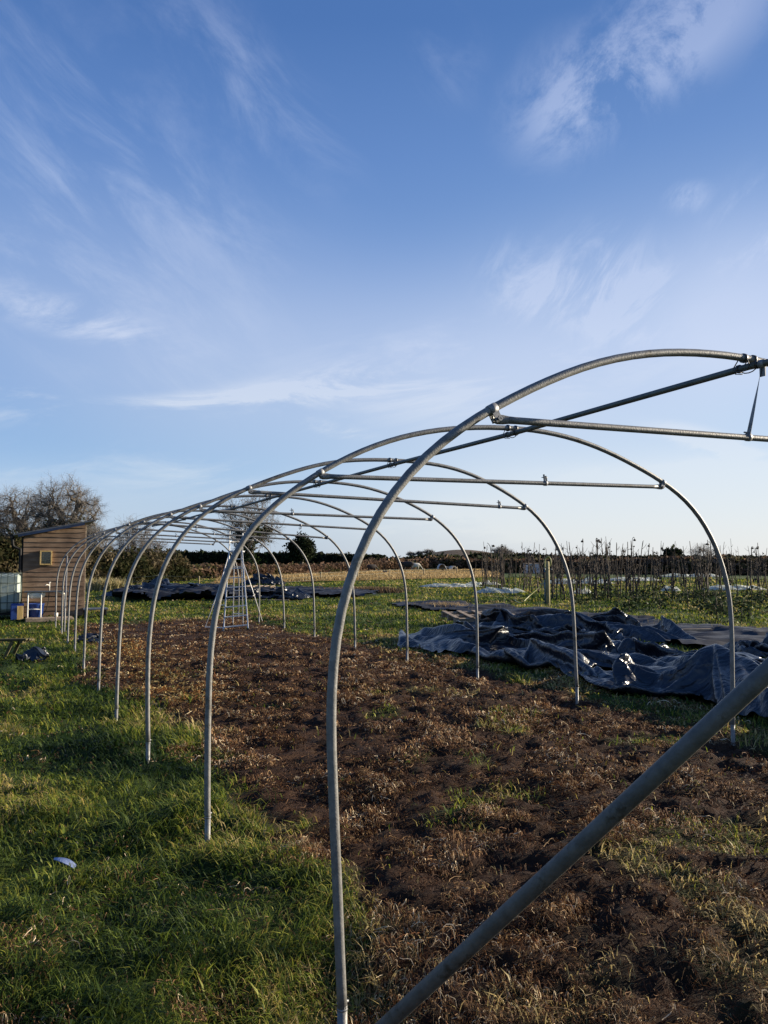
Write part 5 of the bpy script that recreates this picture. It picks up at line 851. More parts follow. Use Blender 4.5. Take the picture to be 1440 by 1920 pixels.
-4,6,-1,-3,2,-3,5,3,-5,0,0,-1,3,-8,5,5,-7,7,-10,8,-5,2,0,-5,2,-3,5,7,-4,-2,-1,-1,-1,-2,-7,8,1,1,2,1,0,1,1,3,4,1,-5,-1,5,-8,-4,4,6,-5,-3,1,-1,-3,1,4,7,-2,-9,1,5,-1,4,5,0,0,-5,-5,-6,8,-2,-7,6,-1,4,-8,9,-16,11,-4,-2,1,-6,12,-3,-2,0,-1,0,0,-6,10,-3,1,-1,-3,8,0,-3,3,-3,-4,-2,0,3,-1,0,0,3,3,7,-7,-3,-1,-1,-1,
-3,-2,0,0,1,5,6,2,-3,3,-4,-5,-3,3,2,2,3,2,3,2,-9,-13,-1,0,3,12,6,1,-1,-4,-5,-4,7,-4,-7,7,-4,1,-5,10,-8,8,-5,7,-3,0,2,-8,14,-7,0,-1,1,0,-2,-4,8,-2,-1,1,3,-5,-2,-1,2,-5,2,2,3,6,3,2,0,2,1,-3,-4,-3,0,1,2,0,-1,0,-2,-3,-2,1,5,-1,6,-4,-1,4,0,3,0,1,-1,-9,-10,-2,3,5,8,4,1,-1,-2,-7,-4,5,-6,-3,7,-5,3,2,3,-6,
4,1,-1,2,0,-1,-2,-5,-1,9,-6,-1,0,1,0,-3,5,-3,0,1,3,-4,-8,0,0,3,1,0,1,5,4,2,1,1,0,-2,-1,-1,-2,-2,-2,-1,0,0,0,1,1,0,1,3,1,0,-2,2,1,5,1,-2,-7,-10,-1,2,6,6,4,1,-2,-1,-7,-3,2,-6,1,6,1,7,4,0,-2,-1,-2,4,6,-1,-1,-3,6,-2,-11,5,1,-3,1,0,0,0,-1,0,1,0,-2,2,4,-10,-2,6,-2,-5,1,1,4,5,4,1,1,0,0,1,0,1,
1,2,0,-1,1,-2,-4,-3,-5,3,4,7,-3,-5,7,-2,1,-7,-10,-2,0,8,5,4,1,-1,-3,-3,-6,-2,-1,6,6,1,0,-3,-4,-4,-3,1,-3,6,1,5,3,-4,-9,6,4,-12,3,0,-2,2,0,0,-1,0,1,0,-1,9,-6,-7,-3,4,-1,4,-10,2,-1,0,2,4,4,3,2,0,2,-1,0,-1,-1,-2,-4,-2,-1,-2,5,7,4,-6,8,-6,-3,4,-6,-6,-3,1,9,4,4,-3,-6,-8,0,-1,5,2,0,-2,-3,-1,-1,-1,-1,0,2,9,
4,-7,-4,1,7,7,-2,-5,-2,8,-2,-3,-3,1,0,2,-6,3,3,-2,3,0,-7,4,-4,-3,2,4,1,-12,1,1,0,0,-1,0,0,1,0,1,-1,-1,0,1,1,-1,3,8,6,-3,-4,2,4,-1,1,-11,-4,0,1,8,3,4,-10,-6,-4,1,1,-2,0,2,1,1,0,-1,0,3,5,4,3,-3,-6,-2,6,-1,-6,4,9,4,-4,-6,3,6,-3,-4,1,2,-6,-2,7,0,2,-7,3,0,2,-9,2,1,8,-5,-9,-1,-1,0,0,2,1,0,0,1,
1,0,-1,-1,3,10,6,3,-5,-5,-4,6,-4,11,-3,-2,-9,-2,6,7,3,-5,3,0,-1,-7,-11,-4,0,0,1,0,1,2,3,1,1,3,3,-7,1,-3,-6,5,5,-7,-2,8,8,-3,-5,-2,7,3,-6,-2,-2,-6,3,8,-9,3,1,8,-6,-2,-3,0,4,2,-6,-4,4,0,-2,-4,-2,0,-1,-1,0,1,2,4,1,1,3,2,4,3,1,-1,1,-6,1,-7,1,6,10,1,0,0,-1,-3,-6,-1,1,-6,-2,-3,1,3,2,4,3,5,2,-1,-12,5,
2,-3,0,-7,2,10,-2,-9,4,11,0,-6,-5,6,7,-8,1,-3,3,-9,3,-3,14,-11,0,3,-4,-1,-2,11,3,-10,-7,4,7,5,1,-2,-2,-1,-1,0,0,-1,-1,-5,-5,-4,5,4,4,5,1,-2,-3,-3,6,11,1,-2,-2,-4,-7,-5,3,1,1,0,-4,5,4,4,4,2,1,-3,-8,-11,-1,3,0,2,-1,-2,-8,1,9,6,-8,-3,10,2,-5,-5,2,11,0,1,-15,0,-6,13,-8,1,5,-2,-3,0,-1,-7,6,14,-9,-11,-2,2,5,8,7,4,
2,0,-1,-1,0,-1,-2,-2,-7,0,4,-4,0,2,-5,3,12,-2,-3,-2,-7,-6,2,4,-3,4,-5,1,10,6,2,0,0,-3,-9,-9,0,2,6,2,0,2,-6,11,-6,-10,-1,7,10,-4,-6,8,3,-6,-6,4,11,-6,0,-4,2,-5,-4,10,-3,1,5,-10,-4,-4,2,6,11,-5,-7,-5,-2,-2,-1,2,4,5,6,5,3,2,2,-1,-7,-5,-2,0,0,2,-1,10,-4,-1,-4,-7,0,4,-3,-1,7,-6,7,10,1,0,-2,-5,-9,-8,2,6,-5,1,11,-6,
0,3,-4,-3,13,-6,-12,-2,4,12,1,-7,5,5,-6,-8,3,10,1,-12,1,2,3,-1,-3,8,1,-3,-13,2,1,-4,8,9,-2,-4,-4,-5,-3,-3,-1,0,0,0,1,2,2,6,8,-3,-1,-1,-1,2,4,-2,2,-7,-4,2,-1,-2,6,3,-2,9,5,-2,-4,-8,-7,-5,1,8,7,-10,3,5,0,-2,-1,1,3,-4,-3,13,-3,-14,-3,2,10,6,-5,1,6,-9,-4,5,4,1,-5,1,7,-10,4,4,-2,-11,0,6,1,-5,-5,9,6,-1,-6,1,0,-1,
-3,-4,-2,1,-4,1,0,2,6,8,-1,-3,-1,2,2,0,-8,-1,-1,1,4,6,1,3,3,-3,-7,-6,-5,-3,-1,7,6,1,-6,0,5,4,-4,2,1,1,3,-9,-2,0,15,0,-15,-6,1,8,8,-1,0,5,-11,0,1,3,-1,-4,6,4,-2,1,-11,0,3,2,1,-1,-3,-6,4,8,-3,0,0,0,0,0,-2,0,2,-9,3,-2,1,2,2,5,-4,4,-2,-6,0,2,5,3,1,-1,-1,-4,-6,-4,-2,-1,0,3,5,0,6,5,-7,1,4,4,-7,1,
2,1,3,-3,-3,3,-6,5,3,-9,-5,-2,5,8,2,0,2,-7,3,3,0,0,-7,7,0,-5,-8,8,1,0,-2,1,0,-2,1,2,-1,0,0,0,0,0,0,-2,5,-4,0,-5,-1,-1,-1,4,7,0,-3,1,2,1,0,-2,-3,-4,-3,-2,0,1,0,3,3,1,0,7,-2,-2,-2,1,-4,-2,7,-1,0,-2,-3,3,2,4,-3,-4,3,6,-1,-5,-5,-1,5,4,2,2,-5,8,0,1,-1,-10,-1,-8,1,9,6,-7,-1,1,1,1,-1,1,-2,0,0,0,
0,0,0,-2,2,1,-3,-2,1,0,-1,2,0,-3,4,1,-2,0,1,5,5,3,-1,-1,-2,-2,-2,-2,-2,-1,1,-3,-4,1,7,2,0,-4,1,4,-4,-2,-1,4,7,-3,0,2,6,3,-1,0,-2,-3,-4,0,3,1,-1,-2,-1,-9,-2,-1,5,-6,12,-3,7,2,-5,2,2,2,-6,-2,1,-1,0,0,0,0,0,-1,1,0,-3,2,-1,-1,1,2,-5,0,4,-2,1,-3,-2,-1,2,7,7,3,1,-1,1,-1,0,-3,-5,-7,-1,0,3,2,11,-2,-11,-4,
2,1,-1,0,0,-4,7,6,-2,-2,-2,-2,-3,-1,0,2,3,1,-2,-5,4,-5,-7,2,6,6,3,1,-12,9,-2,-7,-3,1,10,-5,2,-1,0,0,0,0,0,0,-2,3,0,4,-11,4,4,-3,-4,0,1,4,-1,0,-3,-4,-1,-2,3,7,7,5,0,-2,-2,3,1,-2,-7,-11,2,7,-1,-6,6,3,-2,2,-3,5,2,0,-3,0,-3,-3,-3,-2,2,3,5,4,1,-5,0,-7,-3,9,-3,4,2,8,-4,-15,7,-1,6,4,-1,-8,-6,9,2,-3,0,0,
0,0,0,0,-1,2,1,-4,0,0,1,-1,-2,0,-2,4,0,0,1,-4,-2,-2,-3,0,3,6,7,6,1,-4,-2,2,2,-1,-8,1,-1,-1,-4,2,2,-3,0,3,-1,0,-4,-6,-2,0,4,7,6,3,1,-3,-8,-5,7,4,-1,-7,9,2,-2,-10,-8,11,-7,-2,1,5,1,5,-7,-1,11,-3,-1,0,-1,0,0,0,-4,7,4,-11,-1,2,0,0,0,0,0,-1,4,-1,-2,3,-6,0,2,-7,-2,1,3,5,8,5,1,-6,1,1,1,-10,-3,7,-1,2,
-3,2,2,4,-4,-9,-3,1,6,8,5,1,0,-1,-7,-8,0,-3,4,9,-3,2,5,-7,-9,0,3,4,1,1,4,-8,-2,0,7,-9,5,7,-5,-1,2,-1,0,0,1,5,-12,1,5,-1,-6,2,3,-1,-2,-1,3,2,-1,2,-3,-3,-1,8,-6,-7,-1,1,2,6,8,6,-4,-2,4,1,-12,2,5,-7,3,-8,10,-6,-9,1,7,8,4,0,1,-2,-5,-8,-5,2,-3,4,-3,9,3,3,-4,-2,-8,6,3,0,0,-1,-4,6,5,-7,-4,3,-6,4,6,-3,
-1,2,-1,1,5,-11,-2,12,-1,-14,3,1,5,-3,0,1,-2,4,-1,0,3,-7,-1,-2,10,1,-8,-5,-1,0,2,5,9,3,-6,1,4,-8,0,6,-2,4,-3,-7,5,8,4,2,0,-2,-5,-6,-6,-2,3,-4,4,4,-6,1,0,0,0,7,3,-4,4,-6,7,-3,0,-2,-1,10,-1,-7,-4,0,0,6,-1,-1,2,1,-10,-1,12,-2,-6,3,-4,-1,5,-2,1,-2,0,2,1,-1,2,0,-2,-3,-4,7,8,-4,-7,-4,-1,0,2,6,8,0,-4,3,-4,-3,
0,0,-3,7,5,2,-1,-3,-4,-6,-6,-3,3,1,-3,6,3,-7,2,-4,3,-1,2,2,8,0,-5,4,-5,4,1,-2,-2,-3,6,4,-1,-5,2,-1,4,2,1,-1,2,2,-2,-3,2,-1,-5,-8,2,2,-1,0,-1,0,2,-1,2,4,0,-3,-2,-7,2,10,4,-4,-8,-3,-2,0,3,7,7,-3,-1,-4,0,0,7,2,0,-4,-4,-5,-5,-2,1,2,-3,1,6,2,-7,6,6,-10,3,12,-4,-4,-2,1,5,-5,1,-2,0,2,0,0,-2,5,1,0,0,0,
-2,-1,1,3,3,2,-1,2,1,0,-2,-5,-11,3,-1,1,-1,-3,4,0,1,4,-3,1,-2,2,-6,-3,3,8,4,-3,-5,-5,-3,-1,3,8,3,-2,3,4,-1,-3,-4,-5,-3,-2,1,2,-2,0,5,2,2,-4,0,2,-1,8,4,-6,6,2,-3,2,-2,3,0,-1,0,0,0,-2,3,-5,-2,-3,1,2,2,2,0,-2,-4,-2,-2,-2,1,0,2,2,0,-4,0,0,1,0,-2,2,0,1,-1,1,2,2,-1,-2,-6,-3,3,6,5,1,-1,-3,-4,-2,4,4,
-3,1,-4,-2,-2,1,0,1,-2,-1,6,6,-1,-1,-3,-2,4,0,8,0,-6,-1,1,5,-1,-2,6,2,-4,-5,0,-1,-1,-1,1,6,4,-4,-4,0,-3,-2,-4,-2,0,1,3,3,0,-2,-3,1,3,2,-2,0,2,0,4,-1,0,0,0,1,2,0,-4,-2,7,-7,-3,-3,-1,2,2,2,2,1,-2,2,2,-9,0,-1,0,0,2,3,6,-1,-2,-1,-3,-2,0,5,1,1,0,-2,7,5,-2,-2,4,-4,-5,0,-7,5,-3,-2,3,7,-1,-4,-5,5,5,0,
1,-1,1,2,3,-1,-4,-8,-7,1,8,2,-4,-4,6,-1,-3,3,1,0,6,-2,-3,-1,5,-4,-1,1,1,3,-1,2,0,0,-1,1,0,0,1,-5,0,3,-2,1,2,2,0,-4,-5,0,2,-4,2,3,2,0,4,4,-2,1,0,-1,-2,-2,-1,7,-3,-8,-1,1,3,1,4,-3,-10,-5,0,8,1,2,5,3,3,-4,-9,-5,-5,1,9,7,-5,-7,2,10,-7,-2,4,-3,2,0,0,7,-1,-3,0,-5,2,6,0,3,0,-1,0,-1,1,-1,0,0,-6,-4,
-1,2,2,-4,-4,-2,-1,5,0,4,3,1,0,3,0,4,1,-2,-3,-4,-7,-3,-2,0,4,-3,-1,4,1,0,4,2,-4,-9,0,10,7,3,0,-6,-3,-4,-7,-2,2,0,4,8,3,-9,-3,8,6,-11,-1,6,-3,-1,3,-2,-2,4,3,-1,-3,-3,10,0,-6,1,1,0,-2,0,-3,-2,-2,0,3,8,5,-8,-1,4,2,0,3,0,0,-2,-3,6,-2,0,-1,-9,0,-2,-3,1,4,-1,-2,2,-6,0,1,2,8,3,-3,-1,-5,6,7,2,0,-6,-5,0,
-5,-3,2,2,1,4,6,-1,-10,3,8,1,-10,1,7,-4,-1,3,-1,1,-3,0,3,3,-11,14,-4,-6,0,-2,-2,-3,0,-1,3,5,5,-5,0,1,-7,10,-3,2,-2,2,-3,-1,4,1,-5,-5,2,-6,1,2,2,-8,8,-7,2,1,2,-5,8,-3,4,0,3,-1,-5,2,2,4,-6,-4,-5,2,-2,9,-7,5,1,2,4,3,-4,-5,6,2,0,-10,4,3,0,-1,2,-1,-4,5,1,-11,2,1,7,-6,-3,0,-1,2,1,2,1,3,-3,-1,-4,8,0,7]
SHEET_HIGH = [
-470,15,9,19,8,12,11,9,12,11,12,13,12,11,12,12,12,12,14,10,12,12,10,14,11,13,12,14,8,12,13,15,8,14,10,13,12,13,12,11,12,12,12,12,9,14,13,11,12,12,14,9,11,13,14,11,11,12,11,13,11,12,14,13,8,12,11,12,13,11,13,14,10,13,11,11,13,8,14,13,21,-7,1,-8,6,-2,0,2,-4,1,-3,-1,-1,0,-2,-4,0,-2,0,-2,2,-1,3,0,0,-1,0,1,6,-2,-3,-4,2,1,4,0,-2,-4,0,3,
2,-1,-4,0,4,-5,1,1,0,-1,-3,3,3,0,-2,0,-2,-3,1,-1,2,1,-1,-2,5,0,2,-2,-3,3,-1,0,3,-7,0,3,-3,3,-5,-9,16,-2,2,-3,-2,4,-3,-1,2,-4,1,-3,0,0,2,1,-2,-4,-2,-1,-1,3,1,-1,1,-2,1,-1,0,4,-1,-6,1,-1,1,1,4,3,-7,0,1,2,4,0,-3,-1,-1,-2,0,-1,-1,2,-1,1,1,2,-5,1,-3,-3,-1,0,0,2,0,2,0,1,2,-3,0,-4,-2,5,1,-3,-3,-1,-7,-2,
21,-3,-3,1,-3,-2,4,-3,0,-1,0,0,-1,0,-3,0,-1,2,-3,3,-7,-1,2,0,1,0,-3,0,0,-2,-2,4,-1,1,-1,-1,1,-3,6,-1,0,1,1,0,-1,4,-9,1,0,2,2,-3,0,1,1,-5,3,-8,1,3,-1,0,1,1,2,-1,0,1,-2,1,0,2,-1,-4,-1,-3,-1,0,-6,-1,20,-5,0,1,-1,-2,1,0,-2,0,-2,0,-1,0,0,-2,1,0,-4,-7,5,0,-6,0,1,-3,3,-1,0,-1,6,2,1,-6,0,0,-2,5,0,-1,
-4,1,0,-3,3,-1,9,0,0,-4,-5,1,1,-1,-1,-3,-3,2,2,2,3,2,0,0,-2,1,-2,-4,2,0,-1,0,-2,2,-3,-4,2,-2,-2,-8,14,-2,1,1,1,-1,-1,2,-2,-1,-3,0,0,-3,1,3,0,-11,1,-1,3,0,-1,1,-5,0,-1,1,-2,3,1,3,-2,-2,-1,0,1,-3,0,0,2,-1,-1,0,0,1,1,3,0,1,-2,0,-1,-1,-5,-5,3,9,3,0,0,0,0,-2,1,-3,0,2,-4,0,-3,0,1,-2,-1,-2,-1,-1,1,-3,
14,-3,1,2,2,0,-2,1,-2,-1,-4,-1,0,2,0,-6,-9,7,-11,10,0,1,1,0,2,-2,-4,-2,2,0,0,0,2,1,-2,1,-5,0,0,0,1,-1,-2,0,1,1,0,0,2,1,1,-1,0,-4,-9,9,7,2,-1,1,0,0,-3,0,0,1,2,-3,1,-5,0,-3,2,-1,4,-7,-2,-1,-1,-1,4,9,-3,0,3,3,0,0,-1,-3,-1,-4,0,1,-8,-7,-4,3,6,2,1,0,1,0,-1,0,5,-6,-2,0,0,1,2,2,-5,-4,1,2,-2,1,
-1,0,-3,5,0,0,0,0,-3,1,5,-2,-5,-6,11,4,1,-1,1,-1,-1,-3,2,2,-1,-1,0,1,2,0,-4,-6,3,0,-1,5,-9,6,1,7,2,7,0,-1,1,4,4,-1,-1,-9,2,-1,0,-10,-6,-1,1,1,8,1,0,0,1,0,-4,5,-1,6,-7,-3,0,0,1,0,0,-3,-2,-2,3,1,1,-3,3,1,1,1,-1,1,-4,0,1,1,-7,5,5,1,0,0,-1,-2,1,1,2,0,-2,1,-1,1,-1,-1,-8,5,0,2,-2,8,-5,0,-3,-3,
-9,-2,6,4,2,2,11,11,-10,-6,-9,1,-7,-1,-1,-1,4,1,6,-3,-1,2,2,0,-4,5,0,-1,8,-8,-4,0,0,-2,2,-4,0,1,2,1,0,-2,3,-1,1,1,0,-2,-2,-1,-2,-1,3,6,-1,1,-1,0,0,2,-1,1,-1,0,1,2,-5,3,-2,1,-3,-1,0,4,0,2,3,-8,3,5,-11,2,0,0,0,1,0,-2,0,7,6,2,-7,-3,-1,0,4,4,-2,1,0,-3,0,0,1,0,3,2,-4,10,-7,-5,-1,-5,1,-1,3,2,1,-1,
0,0,1,1,0,-1,2,-1,-4,1,-3,-3,10,1,-1,0,1,1,-2,0,2,0,0,-1,2,-5,-1,-2,-2,5,8,-8,0,1,0,3,7,-6,9,2,-16,1,1,0,1,0,-8,-3,7,6,7,7,2,-6,-2,3,2,1,-3,0,-1,1,-4,-3,9,-2,-1,1,4,-3,5,-7,-3,-3,-3,6,1,1,-1,1,-1,5,-2,-2,0,1,0,-5,2,-1,0,9,-3,-1,2,0,-1,-1,2,1,-1,1,-1,0,0,-8,0,0,5,-3,8,-1,-3,-4,4,-4,9,10,0,-2,
-19,2,1,1,-1,-2,-2,-3,7,6,0,-5,9,11,0,3,-2,-3,2,-4,1,-5,0,-2,2,1,1,0,1,2,-1,5,-1,7,-3,-4,-7,-1,0,0,1,0,2,0,-1,-1,0,2,0,-2,3,0,4,-1,0,-2,0,0,1,-1,1,-1,-1,0,-13,0,1,2,0,2,1,12,-6,6,1,4,1,0,4,4,-18,2,1,-1,0,-1,-1,1,2,2,0,-1,0,3,11,7,2,-3,-7,0,-2,1,-2,0,0,0,-1,0,-1,1,5,3,4,-2,6,3,-2,-12,-3,0,
0,2,0,1,-1,0,0,0,1,1,1,0,0,2,-1,1,-1,0,-1,0,0,0,0,-7,-7,1,3,-1,1,1,2,1,5,-3,2,1,4,6,3,5,-19,3,1,1,-1,-1,0,-1,3,0,0,0,0,-1,4,1,2,0,2,0,-3,2,3,0,-1,-1,1,0,1,1,1,0,-1,6,1,2,6,2,-10,-5,1,-1,0,0,0,0,-1,1,3,-1,1,0,0,0,2,0,1,-1,0,0,-1,0,-5,-10,0,3,1,1,1,2,1,0,-3,2,2,4,3,3,5,6,
-15,1,-1,0,0,0,0,2,-1,-1,2,0,-2,1,2,1,0,2,4,1,-1,1,-3,1,0,2,-1,1,-1,0,0,1,-2,-3,-1,1,1,7,8,-4,-4,0,-1,0,1,-1,0,1,2,0,1,0,0,0,0,1,0,1,0,0,0,-7,-5,-4,1,3,2,2,1,0,0,-4,-5,5,6,4,2,3,1,4,-12,-1,0,0,0,0,1,-1,-1,2,1,-3,0,2,1,0,0,2,0,1,2,-5,3,3,2,-1,1,-1,0,0,0,-2,-2,0,-2,0,1,1,3,4,
2,-2,0,-2,-1,2,0,-1,3,3,1,-1,0,0,-1,0,1,1,0,1,-3,-4,-10,2,2,4,2,1,1,0,-2,-2,-2,6,1,1,2,1,4,1,-13,3,1,0,0,0,-2,-2,1,3,-6,0,2,3,-1,1,2,-2,0,1,-2,4,4,1,-2,0,-1,0,1,0,-1,-3,-1,0,0,0,1,0,0,3,0,1,0,2,-1,-1,1,1,2,3,0,0,-1,-1,0,-1,0,0,1,-3,-2,-5,4,1,3,3,2,0,-1,1,4,6,9,-9,-4,-2,-2,0,1,5,
2,-6,-2,-1,-2,-2,-1,2,2,-7,0,1,5,1,-1,1,-2,0,1,1,4,2,-2,-1,1,-1,0,0,0,1,-4,-4,1,1,0,2,0,0,1,0,1,0,1,0,1,1,-1,3,0,0,0,0,0,0,0,0,0,-2,-3,0,-1,1,13,4,4,-3,-5,0,1,-1,-1,4,4,-1,-3,-2,-1,0,-3,-7,-10,3,0,-1,0,1,2,0,-8,-2,1,4,1,-2,2,-1,0,2,1,1,3,-1,1,1,0,1,0,-1,-1,-2,-1,-5,0,0,3,0,1,1,0,1,
0,0,1,0,1,-1,1,0,0,-1,-1,-1,1,2,2,2,-2,1,2,-3,2,11,-3,4,-1,0,0,-5,0,1,0,-1,1,1,-1,-2,-2,-2,2,7,2,-3,-1,0,0,-1,-1,-9,-1,-1,3,3,-2,2,-1,1,4,1,1,-1,-1,1,1,0,0,0,0,-1,0,0,0,-4,-2,1,2,1,0,0,1,1,0,1,-1,0,0,0,-2,-2,-2,-1,1,2,2,2,3,8,-3,0,1,2,1,2,1,2,-1,-2,0,3,-5,-2,2,1,0,-2,-2,-1,0,-2,-4,-9,
2,1,-1,-1,-2,-1,-9,-2,-2,2,5,-2,1,3,3,2,0,1,-1,1,-1,0,-1,0,-2,-1,-1,2,1,-1,-1,2,-3,0,0,0,1,2,0,-1,-1,0,0,-1,-1,-2,-3,-1,1,3,3,3,2,0,-1,-6,6,3,2,4,3,-1,0,0,4,-3,0,0,3,-3,-4,0,1,0,0,-1,-2,-1,0,4,5,-4,0,-5,-1,-3,-3,-2,-1,5,-1,3,4,0,2,0,0,0,2,0,-3,-2,0,-1,0,0,1,-1,-1,-1,-4,2,0,2,2,0,0,-1,0,0,
1,-1,0,-1,-3,-5,1,3,4,2,1,1,0,1,0,1,2,1,1,3,1,4,2,-3,0,3,-4,0,0,4,-2,-4,-1,0,-1,-1,0,-2,-2,-8,-1,-3,-1,-2,0,-7,-1,0,7,3,3,2,-1,0,-1,0,0,1,0,-1,3,-5,1,2,1,1,-1,-2,0,-5,3,5,-1,-4,-1,1,0,0,-1,-1,0,1,-2,-4,-5,0,4,3,1,2,2,1,1,1,1,0,2,2,2,1,4,0,2,0,-3,-1,2,-2,0,-1,4,0,-4,-1,1,-2,-2,-1,-2,4,
-9,2,0,2,-8,-2,2,10,6,-1,-1,-1,-1,-1,0,0,1,0,-1,2,-2,4,-1,0,3,1,1,3,-1,3,2,-1,3,-4,-7,-5,-1,0,1,-2,-1,-1,-1,-8,-4,3,3,3,3,3,1,1,0,1,0,1,1,1,1,4,4,6,-10,3,0,-1,1,-1,-2,0,-1,4,2,-4,-2,2,-1,-2,0,-1,-2,-5,-3,-2,-2,2,12,3,-1,2,-5,-2,0,1,1,0,0,0,0,0,4,2,-1,-2,0,0,1,1,2,3,1,4,-1,2,-1,-2,-6,-5,-2,3,
-1,-2,-1,-7,-11,2,7,5,3,1,1,0,1,0,0,1,-1,0,0,0,0,3,-2,3,6,0,-4,3,0,-1,0,-2,2,5,-2,-3,1,1,-3,-2,-12,2,0,-1,4,5,1,1,1,-3,0,1,1,0,1,0,0,-1,0,0,0,2,0,0,-1,0,0,0,1,2,5,2,2,0,1,0,-1,-2,-4,-4,0,1,-1,-1,-4,-3,3,1,0,-1,0,0,-1,-1,0,-1,0,-1,0,-3,-3,-8,9,2,0,3,7,1,4,1,0,1,-1,0,4,0,-3,2,1,-1,
-8,-2,-2,1,3,7,-1,-1,-4,1,6,1,1,0,0,0,-1,0,1,-2,0,0,1,2,-1,0,0,-1,0,1,1,6,4,0,-1,1,1,0,-1,-1,-3,-2,3,4,6,0,-10,-6,-3,-2,-1,-1,0,-1,0,0,0,0,-2,-2,-4,-1,5,0,5,3,1,1,0,1,2,0,2,-1,0,4,2,-3,2,0,-13,1,0,4,6,-1,0,-3,4,3,1,0,0,1,-1,1,0,0,-2,2,-2,-1,1,0,0,0,0,0,0,0,0,1,4,4,-4,4,2,1,0,-1,
0,0,-1,2,4,-1,-3,-3,-3,-2,-2,-1,-1,0,-1,-1,-1,-2,-1,-2,0,0,1,5,1,1,0,0,0,1,0,1,0,2,1,-1,3,3,-2,2,-11,0,5,4,0,1,-2,3,2,0,0,1,-1,0,0,0,1,0,1,-2,2,0,-2,-2,1,0,-1,1,0,0,0,0,1,4,6,-10,5,3,2,0,0,-1,-9,8,5,-1,-2,-2,-2,-1,-2,-1,-1,-1,-1,-1,-1,-1,-1,0,0,0,2,0,1,0,0,1,0,0,1,0,0,1,0,2,0,1,5,2,
-7,5,0,0,1,0,3,0,0,0,0,0,0,0,1,-1,0,1,0,1,-1,-1,2,0,-2,-1,0,0,0,-1,1,0,0,0,8,3,-12,2,5,3,0,-1,3,1,2,-2,-3,-1,-1,-1,-1,-2,-1,-1,-1,0,-2,0,-1,0,0,1,-1,1,-1,1,0,0,0,1,0,1,0,0,1,0,1,1,-1,-1,-7,4,2,0,0,0,0,2,0,1,-1,0,1,0,-1,1,0,0,1,0,1,1,-2,0,1,0,-1,-2,0,0,0,0,0,0,0,10,0,-10,-1,2,
2,4,5,-3,4,0,-4,-2,-1,-1,-1,0,-1,-1,-1,-1,0,-1,0,0,-1,0,1,-1,1,0,0,0,0,0,0,0,1,0,0,0,1,1,2,4,6,-4,-1,0,0,1,0,0,-1,0,1,0,-1,0,1,0,0,0,0,1,-1,1,1,1,-2,-1,2,1,-2,-1,-1,0,0,0,0,0,12,-2,-10,1,-1,1,4,5,-5,7,1,-6,-2,-1,0,-1,-1,0,-1,-1,0,0,0,0,1,0,-1,1,0,-1,1,0,0,0,-1,0,0,0,0,0,0,-1,0,-3,
9,0,-4,-1,-1,-1,0,0,0,0,-1,0,1,-1,0,0,0,0,0,0,1,0,0,1,3,0,-3,-1,1,2,-1,-2,-1,0,0,0,0,12,-2,-9,3,-4,-2,3,6,0,5,1,-6,-3,-1,0,-1,-1,1,-1,-1,0,0,-1,0,0,0,0,0,0,0,0,0,0,1,-1,0,0,-1,0,-2,0,-3,-5,9,0,0,-2,-1,-1,-2,0,0,-1,0,0,-1,1,0,0,0,0,0,0,0,0,0,0,0,1,3,0,-2,-2,1,1,0,-1,-2,0,0,2,10,-3,
-6,5,-4,-1,5,0,0,4,1,-6,-3,-1,0,0,-1,0,0,-1,-1,0,0,-1,0,0,-1,1,-1,0,0,0,-1,1,-1,-1,1,-1,0,-1,-5,3,17,0,-5,-3,-1,-1,0,-3,0,1,-1,-1,0,-1,0,-1,1,0,0,0,0,-1,1,0,0,0,0,2,2,1,-3,-2,0,2,0,-2,0,-1,4,9,-3,-7,5,-1,-1,0,1,1,2,3,-7,-3,0,0,-1,-1,0,0,0,0,-1,0,0,-1,1,-1,0,-1,1,-1,0,-1,0,0,-1,0,-1,-9,-4,-1,
21,-4,-2,-4,-3,0,0,1,-4,-1,1,-1,-1,0,0,1,-1,-1,0,0,-1,1,0,0,-1,1,0,0,1,0,4,1,-3,-3,1,1,-1,0,-1,3,8,-1,-5,1,1,-1,-2,0,2,4,2,-7,-3,-1,0,1,-1,-1,0,0,-1,0,0,0,-1,0,0,0,-1,0,-1,0,-1,0,-1,-1,-7,-4,-1,-4,25,-7,-1,-3,-3,-3,-1,0,3,-3,-2,1,-1,0,-1,-1,0,0,0,0,0,-1,0,-1,1,0,0,0,0,1,-1,2,3,1,-2,-2,-1,0,0,0,
2,7,1,-3,-2,1,0,-1,1,0,2,3,-6,-4,0,-1,0,0,-1,0,0,-1,0,0,0,-1,0,0,-1,-1,-1,-1,0,0,0,-6,-5,-2,-1,-6,22,-3,-3,-3,0,-2,-3,0,-1,3,-2,-3,1,-1,-1,1,0,0,-1,-1,0,1,-1,0,0,-1,0,0,0,0,1,0,0,2,2,1,0,-2,-1,-1,-1,2,5,3,-3,-2,1,1,-1,-5,0,4,1,-3,-1,0,0,0,-1,-3,0,0,0,-1,0,0,0,-1,0,-3,0,0,0,0,-6,-5,1,-2,-3,-4,
21,-3,-4,-1,0,0,-2,-3,0,-1,3,-1,-2,-1,0,-2,0,0,0,1,0,-2,1,0,-1,1,-1,0,-1,0,0,0,1,0,1,1,2,1,0,-1,0,-3,-1,3,5,-1,-1,0,1,2,-4,-4,3,3,-4,-2,0,0,1,1,-2,-2,-1,0,-1,0,-1,-1,-3,0,0,1,0,-6,-5,2,0,-3,-2,-2,18,-2,-1,-1,-2,1,0,-3,-2,0,-1,3,0,-2,-2,0,-2,0,0,0,0,1,-1,0,0,-1,1,-1,1,-1,0,0,0,0,0,0,1,1,2,1,
